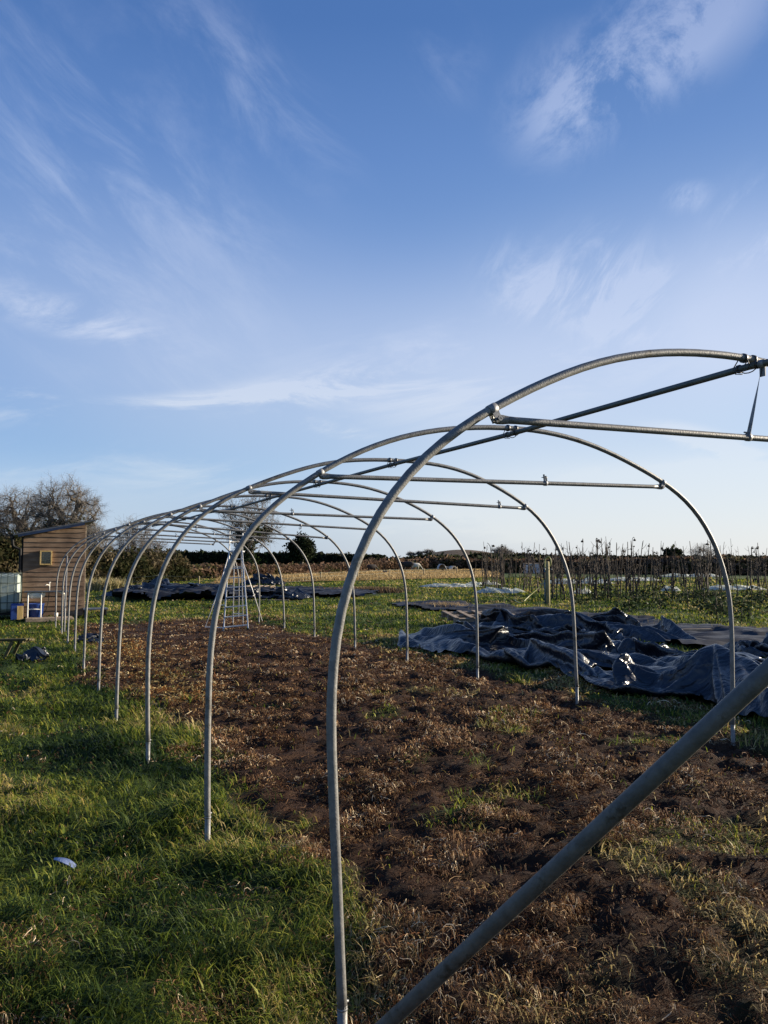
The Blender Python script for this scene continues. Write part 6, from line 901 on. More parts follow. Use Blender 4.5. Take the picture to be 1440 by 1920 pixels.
0,0,0,-2,-1,4,0,0,0,2,3,-2,-2,-1,1,-2,-2,-1,0,-1,2,1,-2,-3,-1,-2,-1,-1,-4,1,1,-1,-4,-5,2,3,-4,-1,0,-4,14,-3,3,0,-3,0,2,0,-3,-3,1,-1,3,0,-1,-2,-2,-1,0,-1,1,0,0,0,1,0,-1,0,-1,1,0,-1,0,0,0,0,0,0,0,1,2,2,0,0,1,-1,1,0,0,1,2,1,0,-1,-2,0,-2,-3,-2,0,0,1,2,0,-5,-1,-3,-2,-2,2,0,-4,-5,1,5,-4,-3,2,2,1,
9,0,-2,6,2,-4,0,2,0,-3,-2,1,-2,3,1,-2,-1,-2,-2,0,0,0,0,0,0,0,0,0,1,-1,0,1,-1,0,-1,0,0,0,-1,0,0,0,2,2,1,1,1,0,0,-1,0,3,1,0,0,-1,-2,-2,-2,-2,0,0,-2,3,4,-5,-7,-3,1,-1,-2,-5,1,5,-1,-5,0,4,0,-3,-1,0,-4,9,8,2,-4,2,1,1,-4,-3,1,-1,3,1,-2,-1,-1,-2,-1,0,0,1,-1,0,0,1,-1,1,-1,0,0,0,0,0,-1,0,0,1,
-2,0,-2,0,1,2,1,2,1,1,2,0,2,-3,-3,-5,2,-2,0,2,0,0,1,-3,-1,5,1,-14,0,-1,-6,3,5,1,-7,0,0,5,9,-1,2,-1,0,2,1,7,3,-5,3,0,1,-3,-3,1,-1,3,2,-2,-1,-3,-2,0,0,0,0,0,0,0,0,-1,1,0,0,-1,0,-1,0,-1,0,-3,1,0,1,-1,-1,0,1,0,1,-1,1,0,1,-5,-3,4,3,7,1,-4,-2,-4,-3,1,0,-2,-1,1,-4,-2,4,0,2,-5,-2,4,5,4,0,0,
-9,10,3,-3,0,2,6,4,-5,4,1,0,-2,-3,0,-1,4,0,-1,0,-4,-1,0,-1,0,0,0,0,0,0,-1,-2,-2,-2,-2,0,-1,1,-1,2,0,0,1,1,1,0,-1,1,0,3,1,1,-6,9,-7,4,1,0,1,-5,-7,2,1,0,1,-3,3,9,1,-6,-5,-3,-3,-5,1,8,9,-6,1,7,-9,8,10,-6,-1,0,0,5,6,-5,3,3,-1,-2,-4,2,-2,5,-1,-1,-1,-4,-1,0,-1,-2,0,-1,1,-2,-1,0,1,2,2,0,1,-1,0,0,
0,0,-1,0,-1,-1,0,0,0,1,0,-5,-1,-6,13,-3,-4,-3,-2,0,7,-1,1,-2,-7,1,-1,6,8,6,-6,-7,-9,-1,10,2,4,8,-4,6,-10,2,7,1,2,-1,0,0,3,6,-2,1,4,0,-1,-5,1,0,4,0,0,-5,-4,-1,0,1,-3,0,0,2,1,1,1,-1,-1,1,-1,1,1,0,0,0,-1,-2,-1,1,1,-2,-1,-2,-11,1,1,1,1,-1,0,1,-2,6,-2,2,-4,-4,0,4,7,1,-4,1,-2,-8,0,11,3,1,0,3,3,2,
-9,3,1,6,1,0,0,-2,0,1,5,2,0,4,1,-1,-4,0,1,3,0,-1,-3,-3,-1,0,-1,-1,-1,0,0,0,0,1,1,0,1,0,0,-2,-3,-3,0,3,1,-1,-4,-1,-3,-2,-1,2,0,5,-2,0,0,-2,1,1,1,-1,-2,5,2,1,1,-6,0,-4,-1,9,-2,2,1,1,1,0,3,6,-8,2,2,2,0,1,0,2,-1,0,-1,2,4,1,4,3,-1,-4,0,3,1,1,0,-3,-4,-2,2,0,0,-1,0,-1,0,-1,0,0,-1,-3,-5,-2,
2,3,2,-1,-1,-4,1,-4,1,0,-2,3,1,-2,2,-1,-2,1,1,-1,1,1,6,1,0,-4,-6,2,0,-1,11,7,-4,-2,-2,-1,0,1,2,3,-1,0,-1,0,0,-1,1,-1,1,1,1,-1,0,2,2,3,6,1,-4,-1,5,0,-1,-1,-2,-4,-6,0,0,1,1,1,0,1,-1,-4,-5,-3,2,4,1,1,-1,-2,-3,2,-5,3,1,-4,2,1,4,0,-3,3,-1,-3,-2,2,1,-1,1,0,-3,0,-3,1,0,5,8,6,-3,1,0,-1,-3,-1,0,3,
3,1,1,-1,1,-1,-1,0,-2,-1,-1,1,-1,0,0,1,1,5,5,-1,0,4,0,-5,-6,-4,8,-5,-1,-1,0,0,0,-3,-5,-3,0,4,4,0,0,-1,-1,-3,3,-6,4,0,-1,-5,5,0,2,3,1,-6,2,-2,1,2,-2,0,-1,0,0,0,-3,5,4,2,-1,-3,9,-1,0,-1,2,-3,-2,-2,2,0,0,2,-1,1,0,0,1,1,0,-1,0,-2,-1,-1,-2,0,1,4,5,6,-12,-10,2,9,-1,1,-3,-1,-1,0,-4,-4,-1,1,4,2,-1,1,
-1,-1,-4,3,-6,5,-1,1,-3,-1,5,-2,0,1,3,4,-8,1,4,-3,-1,0,0,-2,3,-3,9,-3,1,1,-6,6,5,0,0,0,-4,-4,0,1,5,-3,0,-4,-1,0,0,1,0,-1,1,0,1,1,-1,-2,0,-2,0,0,-2,-4,5,4,5,-4,-5,2,4,2,-2,-8,-3,1,2,4,1,0,0,-3,1,-4,3,-3,1,1,1,-1,-5,5,1,-2,0,0,0,1,5,2,-4,-3,0,-1,-2,1,2,6,0,3,-3,-2,5,-1,8,-1,-4,-2,-3,3,-1,-2,
10,-6,-4,0,1,-1,0,-2,0,1,0,-1,-2,-4,-1,0,0,0,-1,-2,-3,-2,7,1,1,-2,4,3,1,-5,-6,-1,2,4,4,0,0,-1,-1,1,-4,2,-1,-3,6,-3,2,-4,0,6,-5,2,0,-2,-2,2,1,1,-2,0,0,-2,1,-1,4,1,3,1,3,0,1,0,1,-2,-1,3,-1,-1,1,-6,-9,9,2,-4,-1,2,1,2,-2,-3,-3,-3,-2,2,1,-1,-1,0,-2,-1,-2,1,1,3,-1,6,2,0,-5,-6,1,7,2,1,0,-1,-1,0,-1,-1,
-2,2,-4,6,-4,3,-1,-5,8,-4,2,0,1,0,-3,0,0,-4,1,1,1,2,1,2,1,-2,1,0,3,3,0,0,-3,0,5,0,2,-5,-1,-1,8,-5,-5,5,-4,-1,-1,-4,1,-3,-2,1,2,-1,-2,1,-1,-1,0,0,-2,0,2,2,6,2,-1,-6,-5,6,6,-3,2,1,-4,0,0,0,-1,-3,4,-4,4,-1,1,-1,-6,8,-1,-1,3,0,-5,0,5,3,0,5,1,2,1,0,0,-2,-1,-1,-1,1,-3,-2,-3,-2,-1,2,0,-3,0,6,-1,5,
-7,0,5,-3,4,-2,-3,-3,-2,3,1,-1,-2,0,0,-2,3,-5,4,-7,6,-1,-1,9,1,-4,-6,3,6,5,-4,4,-4,-2,0,-1,-1,-2,-1,4,-1,-1,0,1,-2,-1,3,1,2,5,2,-4,3,2,0,-3,3,2,1,0,1,-1,-6,4,-3,4,-4,-5,0,-3,1,-2,0,0,-1,0,2,0,0,-7,-191,11,-2,2,2,2,-2,-3,-8,-7,-10,-6,-9,-11,-10,-7,-7,-9,1,-8,5,-4,6,1,7,8,2,6,10,7,1,0,5,2,-3,0,-3,-1,-2,0,
2,2,2,6,9,6,6,6,8,8,6,5,5,-3,0,-6,-7,-8,-8,-10,-8,-10,-7,-7,-9,-7,0,-1,0,6,-3,3,3,4,-2,2,-2,-4,0,-3,5,-3,9,1,-7,2,4,-6,5,0,1,-4,-1,0,0,-2,-1,-3,-7,14,-8,3,-1,1,-2,1,5,-4,-9,-1,5,0,-6,-3,1,-1,0,8,-3,0,1,3,9,1,-3,-1,-6,2,-1,1,-4,-2,-4,-1,-2,7,-1,-3,0,2,2,2,0,-2,3,4,1,2,4,-9,-3,-3,1,-1,-1,0,8,11,1,-5,
8,-8,3,6,4,-10,4,4,-4,1,2,0,0,1,0,-1,-2,2,1,-16,-3,-1,-2,4,3,-1,-4,2,0,-4,3,-3,-2,-2,1,0,3,0,2,2,1,0,-6,2,1,-3,3,1,0,-1,5,-6,-4,3,2,-4,6,2,-3,-3,-2,2,0,2,0,0,-4,4,-4,6,6,6,3,0,5,-2,-2,2,-7,7,6,2,-6,1,7,1,-8,9,-3,0,-1,3,0,0,0,0,0,1,-5,3,1,0,-4,-3,-3,0,-6,-2,3,4,-2,1,-3,3,1,1,3,-1,1,-2,
-1,-2,-1,-4,-1,-6,7,0,0,0,-4,-1,-3,0,0,8,-2,-1,0,2,-1,0,2,3,4,3,2,-2,-1,3,6,-1,-6,5,-4,3,1,0,-3,3,8,1,-6,-2,3,8,-4,-1,4,-2,2,-1,2,0,0,0,-1,0,3,-4,3,-1,2,-3,-2,-2,1,3,1,0,-5,3,3,0,1,0,0,-3,3,0,-1,1,-2,-5,-7,4,-6,0,1,2,-7,1,6,3,5,-11,-6,-1,4,4,6,3,3,3,0,1,-2,-3,3,-2,-2,3,-2,-4,4,-3,5,-3,1,-3,
8,4,-4,-5,0,5,3,-5,4,-1,2,0,-1,1,1,0,0,1,-2,1,1,2,-1,-2,-2,-2,6,-1,0,-2,0,2,1,-1,1,1,0,-5,1,1,2,-1,-5,0,2,1,0,-3,0,-2,1,4,3,1,-11,-7,0,8,6,3,0,1,-1,-2,1,-1,0,-1,3,0,-1,-1,1,-3,-1,0,0,0,2,-4,6,4,0,-4,-4,2,6,-3,3,-1,1,0,1,0,0,-3,0,1,-1,7,-1,1,0,0,-2,-1,2,0,-1,-2,1,-1,3,-1,-5,1,2,2,-2,3,
-1,-4,2,-1,1,3,0,0,-5,-1,2,4,0,-9,-6,7,8,1,0,-1,2,-2,-2,-1,1,-1,2,0,-2,3,0,-1,1,-2,1,-1,-2,-5,3,2,12,-5,3,0,-4,-3,5,1,-1,1,1,2,0,0,-3,1,-1,3,2,1,1,-1,0,-1,0,1,-5,4,0,1,-1,1,0,-1,-1,-2,-2,5,-1,0,-3,2,-1,3,1,-1,-1,-2,-2,-2,5,-3,-2,-5,7,6,0,0,0,0,-3,-2,1,2,0,1,1,0,-3,-1,4,-3,3,-1,-1,3,-7,1,1,-3,
9,-5,3,4,0,-4,-3,6,-4,6,-4,4,0,-2,0,-1,0,1,6,0,-1,0,0,0,0,-1,0,-6,4,3,0,-1,0,0,1,0,-1,-3,3,-1,2,-2,2,0,-1,0,1,-2,-2,-2,2,0,-5,6,3,-1,1,0,-2,-3,1,2,2,-1,1,0,0,0,-1,-2,1,2,-1,1,0,-1,4,-6,-3,0,-1,7,5,1,2,-3,-2,-2,0,2,1,-4,3,-1,1,1,3,2,0,-2,1,0,-1,2,1,-3,0,0,-7,5,4,0,-1,-1,2,-1,0,0,0,-1,
1,0,1,0,0,-1,-1,1,0,0,-2,-2,0,2,2,0,-2,0,-1,3,-1,1,0,1,-1,0,1,0,-1,-1,-1,1,0,1,-1,0,-1,5,-6,-2,7,2,1,0,-1,1,-5,3,-4,-4,5,5,-3,3,0,0,4,2,-2,2,-2,-4,2,4,0,0,-2,-1,-1,-10,7,4,-1,-3,4,0,1,0,0,0,1,0,1,-1,0,0,-1,0,0,0,-2,-6,6,1,-1,0,2,-1,0,0,1,1,-1,1,0,-2,1,-1,-2,1,0,1,-2,1,-4,1,2,-1,-2,-3,
7,0,-2,-1,-2,2,1,-7,2,8,5,-3,-3,1,0,1,5,-2,2,1,-1,1,-6,3,1,2,1,-1,-1,-3,-8,6,2,-2,1,5,-1,0,1,0,-1,1,-1,2,0,-1,0,-2,1,-3,-5,5,2,1,0,-2,1,-1,2,1,0,0,0,0,-1,-1,-11,-2,9,4,0,0,2,-3,2,0,-5,-4,1,6,7,-3,-1,0,-1,-1,2,0,-2,6,-2,-9,5,1,3,2,5,-1,0,3,0,-5,4,0,1,1,0,-1,0,0,-6,-10,6,1,-2,7,5,1,-1,1,
-2,0,1,0,0,0,0,0,0,-1,1,-1,-5,3,0,2,-1,2,0,-1,1,-1,1,0,-10,-8,5,8,2,0,1,-2,3,0,-3,-8,-3,6,1,1,8,-4,-1,-2,2,-1,0,-1,5,0,-13,3,0,1,3,9,-2,2,0,-3,1,0,6,0,-5,-9,-4,-4,3,3,4,-5,-6,18,-4,-5,4,10,2,-1,0,0,1,-1,1,1,-1,0,0,0,0,0,0,-4,2,1,0,-1,-1,-1,0,0,2,-7,-2,3,2,3,1,0,-1,-1,-2,-4,5,4,-2,-8,5,-2,
5,-1,-1,1,-2,1,-2,0,9,-11,-4,5,-1,-3,5,7,2,2,1,-7,-5,8,0,-16,-4,2,0,3,-3,0,1,12,5,-6,8,-1,-6,-2,9,2,0,1,-1,1,1,0,1,0,0,-1,0,0,0,0,-2,-1,1,1,-1,1,-2,-1,-6,1,0,2,4,1,-2,-2,-1,3,-5,8,-2,-1,-1,1,-1,-1,7,-1,-1,-4,3,-2,-2,7,-5,-9,8,0,-4,4,6,-3,0,5,-3,0,1,0,-15,0,3,1,3,4,4,3,1,-1,2,-1,-2,1,-1,-1,-3,6,
4,-2,2,0,-1,2,0,-1,0,0,0,0,0,0,0,-1,-1,1,1,-1,0,-2,-2,-3,1,3,3,-4,-1,0,-1,2,-1,-3,0,0,1,1,1,2,6,-3,0,2,-2,0,5,-3,-10,4,4,-7,2,9,-2,3,2,-12,0,5,-1,-11,1,7,4,5,5,0,0,-4,2,0,1,1,-2,-1,3,-3,-1,0,1,5,-1,1,0,-1,1,1,0,0,-1,1,-1,1,-1,0,0,-1,1,0,-2,-4,-1,-1,2,5,-3,-4,-6,-3,4,-2,8,-3,0,1,1,1,2,0,
6,1,0,1,2,-1,-6,-8,4,9,-12,1,7,5,0,1,-12,-4,3,-2,-4,6,8,6,1,0,-3,2,-2,2,-1,0,1,1,-1,1,0,1,-1,-4,1,3,2,0,1,1,0,-1,-1,0,-1,-2,-3,-3,0,-1,-1,2,1,-1,-2,2,1,4,-1,-1,0,2,2,-4,-10,0,2,3,0,-1,-1,0,0,4,8,3,1,-3,-6,-7,-2,8,9,-13,0,4,5,-3,4,-9,-5,2,-3,2,9,7,3,-2,0,-1,1,-2,2,2,-3,-2,0,1,2,1,0,0,0,1,
-1,-1,1,2,0,-2,-1,0,-3,-2,-2,-4,-2,-3,-4,0,1,-1,-1,1,5,9,4,-3,0,-2,5,-1,-1,2,1,-9,-3,1,0,4,4,1,2,-1,5,-5,-4,-3,1,7,8,3,-11,-4,2,10,0,-8,-6,-4,2,2,6,7,5,1,0,0,1,0,0,-1,-1,1,0,-3,-1,-1,3,1,1,-1,-1,0,0,-1,-1,-2,0,0,0,-1,-1,-4,-4,-4,-2,-2,-1,-2,0,2,4,12,8,-6,-4,3,3,-4,-6,9,3,-3,0,2,-6,-1,2,-3,-2,1,2,3,
3,0,2,3,4,1,-2,-7,-7,1,10,2,-8,1,-6,1,6,4,-1,2,2,1,0,1,0,-1,-1,2,1,0,1,-3,-3,3,1,0,-1,-1,-1,-2,-1,-1,0,1,2,3,-4,-8,-6,-3,-1,2,1,2,1,-4,9,-2,0,-1,4,7,1,-5,1,5,-7,-8,8,8,-2,-2,0,1,0,0,1,-1,-1,0,12,-1,-2,1,3,1,-9,-8,2,4,8,-10,4,4,2,3,-2,2,-3,-9,-7,-1,0,0,3,6,5,2,2,0,1,1,-2,0,1,-2,-2,-1,0,0,
1,2,1,1,1,-8,-8,-3,1,3,5,4,3,2,1,5,-7,1,-4,-8,-7,7,6,-2,-2,6,3,-7,-9,5,11,1,-2,-3,-3,2,3,2,0,-3,7,-1,4,3,0,-5,-5,-1,-2,12,-8,6,3,-3,-3,0,3,-1,3,0,-3,-6,-1,5,3,2,1,1,0,-2,-5,2,3,0,-1,1,0,1,-1,1,-1,-1,-1,2,-3,-8,-1,4,5,2,1,0,1,1,1,1,-2,-2,0,0,-4,-13,6,2,7,-9,10,0,-5,-11,2,12,4,-1,2,-3,-5,-2,0,5,
5,4,4,-1,-2,-9,-1,0,10,0,4,0,-4,-5,-2,-2,2,2,-1,-3,9,-1,3,-4,-9,-2,1,1,0,4,7,-2,0,4,2,-1,1,0,0,-1,0,-1,1,-5,-4,0,5,2,-1,1,1,1,1,0,1,0,-1,0,-1,-3,-2,1,-8,5,4,-2,-4,8,-1,-3,-13,-1,11,8,-2,1,2,-1,0,-5,2,10,1,1,-12,-2,2,10,3,-3,0,-5,-3,0,1,0,-3,-3,2,3,5,1,-8,-4,1,-5,-5,-2,4,0,2,4,4,1,4,6,2,-1,0,1,
-1,2,-2,-5,-3,4,1,0,2,1,1,0,-1,1,-1,0,-1,-1,-1,-2,-2,-2,3,1,2,1,-8,3,6,-1,0,-13,-5,8,10,-1,-1,3,-3,-5,11,0,-1,-10,0,3,10,1,1,-2,-10,-1,-1,1,3,1,1,0,-1,4,-7,6,5,0,-1,-2,-4,-6,-9,-2,0,6,2,0,0,1,5,6,3,-1,1,-1,0,-1,-2,3,-2,1,0,0,0,0,1,0,1,-1,-1,-3,-2,-1,-2,1,1,9,-4,0,0,-6,3,5,-1,2,-10,-9,4,12,0,-3,3,3,
5,0,-3,3,-1,3,3,4,-2,-4,-2,1,3,1,2,1,0,0,1,0,0,-1,1,0,0,0,0,0,-1,-6,-8,-1,-1,-2,0,0,0,3,5,5,3,-1,-1,3,-1,-6,0,0,0,0,-2,-1,-2,-3,-3,-2,-2,-1,1,5,7,5,2,-3,-3,5,5,-1,-6,1,4,-2,2,-5,-10,-1,12,2,-3,2,9,-1,-7,-6,9,10,0,-5,-5,1,7,2,1,1,-1,-1,0,0,-1,2,0,0,-1,1,0,0,0,0,0,0,-2,-10,-5,-1,0,-2,0,-1,0,3,
5,8,1,-2,-7,0,-1,-2,-4,-3,0,-1,0,1,1,3,3,5,4,1,0,0,1,-1,5,0,0,0,1,-3,-2,3,-1,0,-2,-9,-5,11,3,-2,8,-9,-3,12,4,-2,-1,-2,3,4,1,0,0,0,0,0,-1,1,-1,-3,2,2,0,0,0,0,0,0,0,0,0,-1,-7,-5,1,-7,-2,0,0,-1,0,0,7,4,-1,0,2,1,2,1,-1,1,0,1,1,0,0,0,0,0,1,1,-2,2,-1,0,0,1,0,0,1,-1,0,0,-1,0,-6,-8,9,2,
7,-5,10,0,-4,0,1,4,2,0,0,0,0,0,0,0,0,-2,0,1,-4,-1,3,2,1,0,0,0,0,0,0,1,-1,-6,-7,8,-9,-6,-2,0,-2,-1,0,8,4,1,4,2,1,0,0,0,0,0,1,0,1,1,0,1,1,-1,0,0,0,-1,1,0,-1,1,-1,0,1,1,0,-2,0,-2,-9,8,-1,11,-4,-1,3,2,2,1,1,0,1,0,0,0,0,0,0,0,-2,-2,2,-1,-4,0,3,3,1,0,1,0,0,-1,0,0,-7,-3,9,-5,-9,-6,
-1,-1,2,0,9,2,-2,3,3,3,1,0,1,0,0,0,0,0,0,0,-1,-1,-1,-1,-1,0,-1,0,1,0,1,1,1,0,1,1,0,-2,0,-4,10,-1,3,1,-1,-1,-2,0,0,0,0,0,1,1,0,1,1,0,0,0,-4,-1,3,0,-3,-1,4,4,0,0,0,1,0,0,-1,-10,1,8,-1,-4,-4,-6,-5,2,6,-3,6,-2,0,2,4,3,2,0,0,1,0,-1,0,-1,-1,0,-1,-1,0,0,0,0,0,-1,0,0,0,0,0,2,0,0,-1,-2,
12,-4,4,1,0,-1,-2,-1,0,0,0,2,0,1,1,0,0,0,1,0,1,-2,-5,-1,4,1,-4,-2,4,4,2,-1,0,0,0,1,-13,3,8,-2,-1,-1,-5,-6,-3,8,-5,9,-1,-3,-2,0,1,4,2,2,1,0,0,-1,-1,-1,-2,0,-2,-1,-1,-1,-1,0,-1,-1,0,0,1,1,1,4,2,0,6,2,0,-1,5,1,2,0,0,0,0,-2,0,-1,0,0,0,1,0,0,1,1,0,-3,-6,-1,5,2,-4,-2,2,4,3,1,0,-1,0,-12,3,8,
-7,3,3,-3,-3,-2,-1,-6,11,3,-1,-2,-3,-3,-2,-2,-1,1,0,2,1,0,2,0,1,1,0,0,0,1,0,1,1,3,2,0,1,-1,-1,-5,6,3,1,1,-7,5,3,1,1,0,0,0,1,0,0,0,1,0,0,0,-1,0,0,0,0,-3,-7,-2,7,3,-3,-4,1,4,3,1,0,-1,-9,2,5,-9,1,4,1,-1,3,-7,-8,12,5,0,1,0,0,-1,-1,-1,-1,-2,-1,0,-1,0,0,0,1,1,2,1,2,1,1,0,-1,0,0,-1,-5,3,
9,-9,6,4,2,-6,-1,7,-1,-1,4,0,-1,0,2,1,-1,0,1,-1,1,-1,1,0,-1,0,0,-3,-9,-3,7,6,-2,-4,0,4,3,0,-4,-8,4,3,-9,-9,8,10,0,2,-6,-8,12,6,-1,0,0,0,1,0,0,0,1,-1,0,0,0,0,-1,1,-1,0,0,0,0,-1,0,0,1,-7,-4,7,3,3,-6,7,5,0,-4,-6,9,3,-4,4,-1,0,-2,-1,1,2,1,2,0,0,-1,0,1,0,-1,0,-1,-3,-9,-3,6,7,0,-4,0,1,2,-1,
-7,1,-3,-5,-4,4,5,9,0,-8,-4,11,6,-1,0,0,0,-1,0,0,0,2,0,0,1,-1,1,-1,0,0,0,0,-2,0,1,0,-8,-5,8,-5,7,0,-4,-3,6,6,0,-2,-9,7,4,-2,3,0,-1,1,-1,-3,-2,0,2,4,2,0,0,0,1,-1,1,-1,0,-5,-9,-5,6,6,2,-3,-4,2,1,-3,-1,2,-9,-4,2,1,13,1,-5,-4,10,6,-1,0,-1,2,0,-1,0,0,0,1,-1,1,0,1,0,-1,-2,-1,1,0,0,-6,-6,3,4,1,
7,-1,-3,-1,-1,5,6,0,-2,-9,5,5,-1,3,1,-3,-2,1,2,-1,-3,-5,0,3,4,3,1,1,0,0,0,0,0,-5,-10,-4,2,7,4,-4,-5,1,5,-2,-1,-9,0,-1,-2,12,5,-4,-1,8,4,-1,-1,-1,1,1,0,0,1,0,0,0,1,-1,-1,-3,0,1,0,2,-6,-8,6,-2,4,0,7,-4,3,1,-7,0,7,5,0,0,-10,1,7,-1,3,2,0,-3,-5,-1,2,4,-1,-3,-5,-2,1,3,4,4,1,2,-1,1,-1,-5,-8,-5,3,2,
5,0,-2,3,1,-4,-9,3,-3,-1,4,7,-2,-2,7,6,0,-2,-1,1,0,-1,-2,-1,3,4,-1,0,-4,0,2,0,2,-6,-9,7,1,-1,-1,5,8,-3,0,0,2,-7,0,7,6,-1,-1,-8,-1,6,1,3,2,1,0,-2,-4,-5,0,2,3,1,-2,-4,-5,-2,1,3,5,3,3,2,-1,-3,-7,-3,-1,0,4,4,2,2,-4,-11,3,-3,-1,0,-4,0,2,7,11,3,-1,0,-1,-3,2,0,-2,0,5,-3,-2,2,1,2,-5,-10,6,5,-4,-1,1,3,
6,2,-5,-1,5,-2,-7,2,7,5,0,0,-9,-1,4,2,3,3,1,0,0,0,-3,-4,-4,-2,2,3,3,0,-3,-6,-5,-2,1,3,6,5,3,0,-4,-3,-4,-2,2,5,4,-2,-9,0,-4,-2,-1,2,-5,1,4,9,4,5,1,1,-3,1,1,-3,1,-1,0,2,1,-3,-11,5,7,-4,-2,2,3,-4,5,2,-5,-4,-1,10,-3,-6,1,9,5,-2,1,-9,-1,4,2,3,3,1,0,0,0,0,-1,-1,-4,-4,-2,0,2,4,2,-2,-5,-5,-5,-2,2,6,
7,5,0,-2,-3,-3,-1,3,2,-7,-1,-9,4,0,-2,-1,0,-1,3,-3,3,7,9,2,-1,0,-2,0,2,2,-3,-12,5,8,0,-8,-1,9,-1,-2,6,4,2,-7,-8,1,10,-6,-4,0,9,6,-1,0,-9,-2,4,2,4,3,1,0,0,0,0,-1,0,1,-2,-3,-3,-3,-1,1,2,1,2,-2,-5,-7,-4,4,6,2,4,2,2,0,-2,2,-8,-2,-5,-4,8,3,-1,0,-13,-3,2,2,1,7,8,6,-5,0,5,-2,-11,5,8,1,-9,-1,4,6,-6,0,
8,1,6,1,-4,-12,-1,10,-7,-5,1,9,6,-1,0,-8,-2,3,1,5,3,1,0,0,0,0,0,-1,1,0,0,-1,-2,-1,-1,-1,-1,-1,1,-1,-2,-7,-6,-2,-1,2,2,4,2,5,5,2,-4,-2,3,-1,-4,-4,7,-4,-6,4,4,-3,0,5,-2,7,0,-10,6,2,4,-7,-4,5,7,-1,1,-3,7,-2,9,1,1,-2,-11,-4,10,-6,-6,0,9,7,-1,0,-9,-1,3,1,6,1,1,0,1,0,0,0,-1,0,-1,-1,-3,-5,-4,-3,-4,-2,-2,0,
0,-1,0,2,-1,0,-1,-1,3,-2,1,0,13,2,0,-7,-2,2,8,5,-1,-4,-1,1,1,-4,10,1,-1,1,-4,3,-2,-7,0,9,2,0,-4,-2,6,2,-2,9,0,0,0,-7,-8,9,-6,-6,0,8,8,-1,0,-10,1,1,2,7,0,0,-3,-4,-3,1,2,0,-1,0,3,2,2,1,-1,-1,0,2,0,0,0,-2,0,-2,-2,-3,-6,-8,-2,13,1,6,-1,2,-1,3,-1,-2,3,-5,-1,3,-1,-5,0,4,4,1,1,1,-12,-2,12,2,1,-2,-3,0,
5,3,-3,0,5,4,1,0,-2,-9,4,-3,-9,0,8,8,0,0,-10,2,-1,6,-4,-2,0,2,0,3,0,1,1,0,-2,0,-2,-1,1,2,1,0,0,2,1,2,1,-1,1,-1,-2,-3,-5,-2,0,0,-4,2,4,-5,3,10,-2,4,-4,-2,-8,4,-4,1,7,1,-3,-4,-1,9,3,1,-5,-4,1,3,8,3,-5,-11,1,2,6,6,3,1,-3,-2,-1,-9,-4,7,10,0,-2,-8,2,0,4,3,1,0,-1,-6,-4,-2,0,0,1,2,3,4,2,2,0,0,
-1,-2,2,2,-2,2,-1,-3,-2,5,-5,-3,0,-6,-4,-1,-1,4,1,2,10,0,2,-6,6,-8,0,2,0,-3,-1,-1,7,4,-1,-3,2,1,-2,-1,4,-2,5,5,-1,-1,-3,-2,0,3,3,2,-1,-2,-7,-7,4,12,0,-4,-5,0,1,4,4,0,2,0,0,-1,-1,-1,0,2,2,-1,1,-3,-3,-3,4,4,0,-3,3,-1,-4,-4,7,0,-3,-4,0,6,1,-3,-2,0,1,0,-1,-1,-2,5,2,3,-4,-4,-2,-3,4,3,3,1,-2,-2,1,0,2,-5,
10,1,1,1,1,0,0,-1,-1,-2,-2,1,2,2,0,-4,-9,-2,12,2,-6,-2,0,-2,-4,1,1,1,1,2,3,4,3,1,-1,-2,-6,-2,2,6,1,0,-3,3,-1,-3,-5,7,2,-5,0,-3,-3,0,8,4,0,-3,-3,0,-2,3,3,1,-5,3,-5,-1,-8,7,8,1,1,-3,-1,1,-5,-1,1,5,-3,-3,-2,-1,1,3,2,4,4,3,2,1,0,0,2,1,-1,-5,-6,6,3,-7,1,-3,6,3,2,-5,0,0,4,2,0,-3,-6,-3,1,5,5,0,
0,-4,4,0,-2,-8,7,4,-4,-4,3,-3,-3,-1,-1,6,5,0,-1,-3,4,0,1,0,0,-4,-1,1,1,2,2,-1,2,-1,-3,-4,4,-1,-3,2,14,-5,-5,-4,-1,-3,-1,-2,-2,0,1,1,2,4,3,4,5,2,1,-3,0,-3,2,0,-1,-4,-1,5,0,4,0,0,-4,-6,0,1,7,1,0,1,-4,4,-1,-1,-8,5,5,-1,-5,0,3,-2,-2,-2,-1,-2,4,6,0,-1,0,0,1,1,2,-5,3,-3,0,2,-3,4,1,0,0,0,-2,-4,2,-2,
13,-3,-1,2,0,0,0,0,-1,-1,-1,-1,-2,-2,1,2,2,3,1,-1,-2,2,2,-1,-2,-2,-2,1,5,2,-3,-10,-4,3,8,4,-3,2,2,-4,3,0,1,-8,1,7,0,-4,-4,3,1,-2,-1,1,-1,-1,-5,0,6,5,-2,0,0,0,-1,3,3,-2,2,-1,-2,-2,-4,5,-2,1,1,3,-3,-2,3,4,2,1,-7,-1,2,2,-1,-2,-2,1,4,4,1,0,0,-1,-1,0,0,1,-1,-1,-2,-2,4,6,1,-7,-10,-2,6,8,0,-2,2,4,-4,0,
2,1,-6,-3,9,1,-4,-5,0,6,-5,2,4,-2,0,-2,-3,1,-1,2,1,3,0,-1,-2,3,2,3,-4,1,2,-1,-2,-4,3,-1,-7,4,5,1,11,0,2,-6,3,-1,-5,-5,1,1,6,0,1,0,0,1,-1,1,-1,0,3,-2,0,-3,-3,8,4,-1,-8,-11,2,11,5,-2,-2,0,5,-3,-2,4,-1,-2,-6,8,1,-4,-3,-3,7,-3,2,3,-4,2,1,-1,-3,-3,1,0,2,0,0,0,2,-1,4,-1,1,1,0,-2,-2,0,2,-1,-1,-2,4,-8,
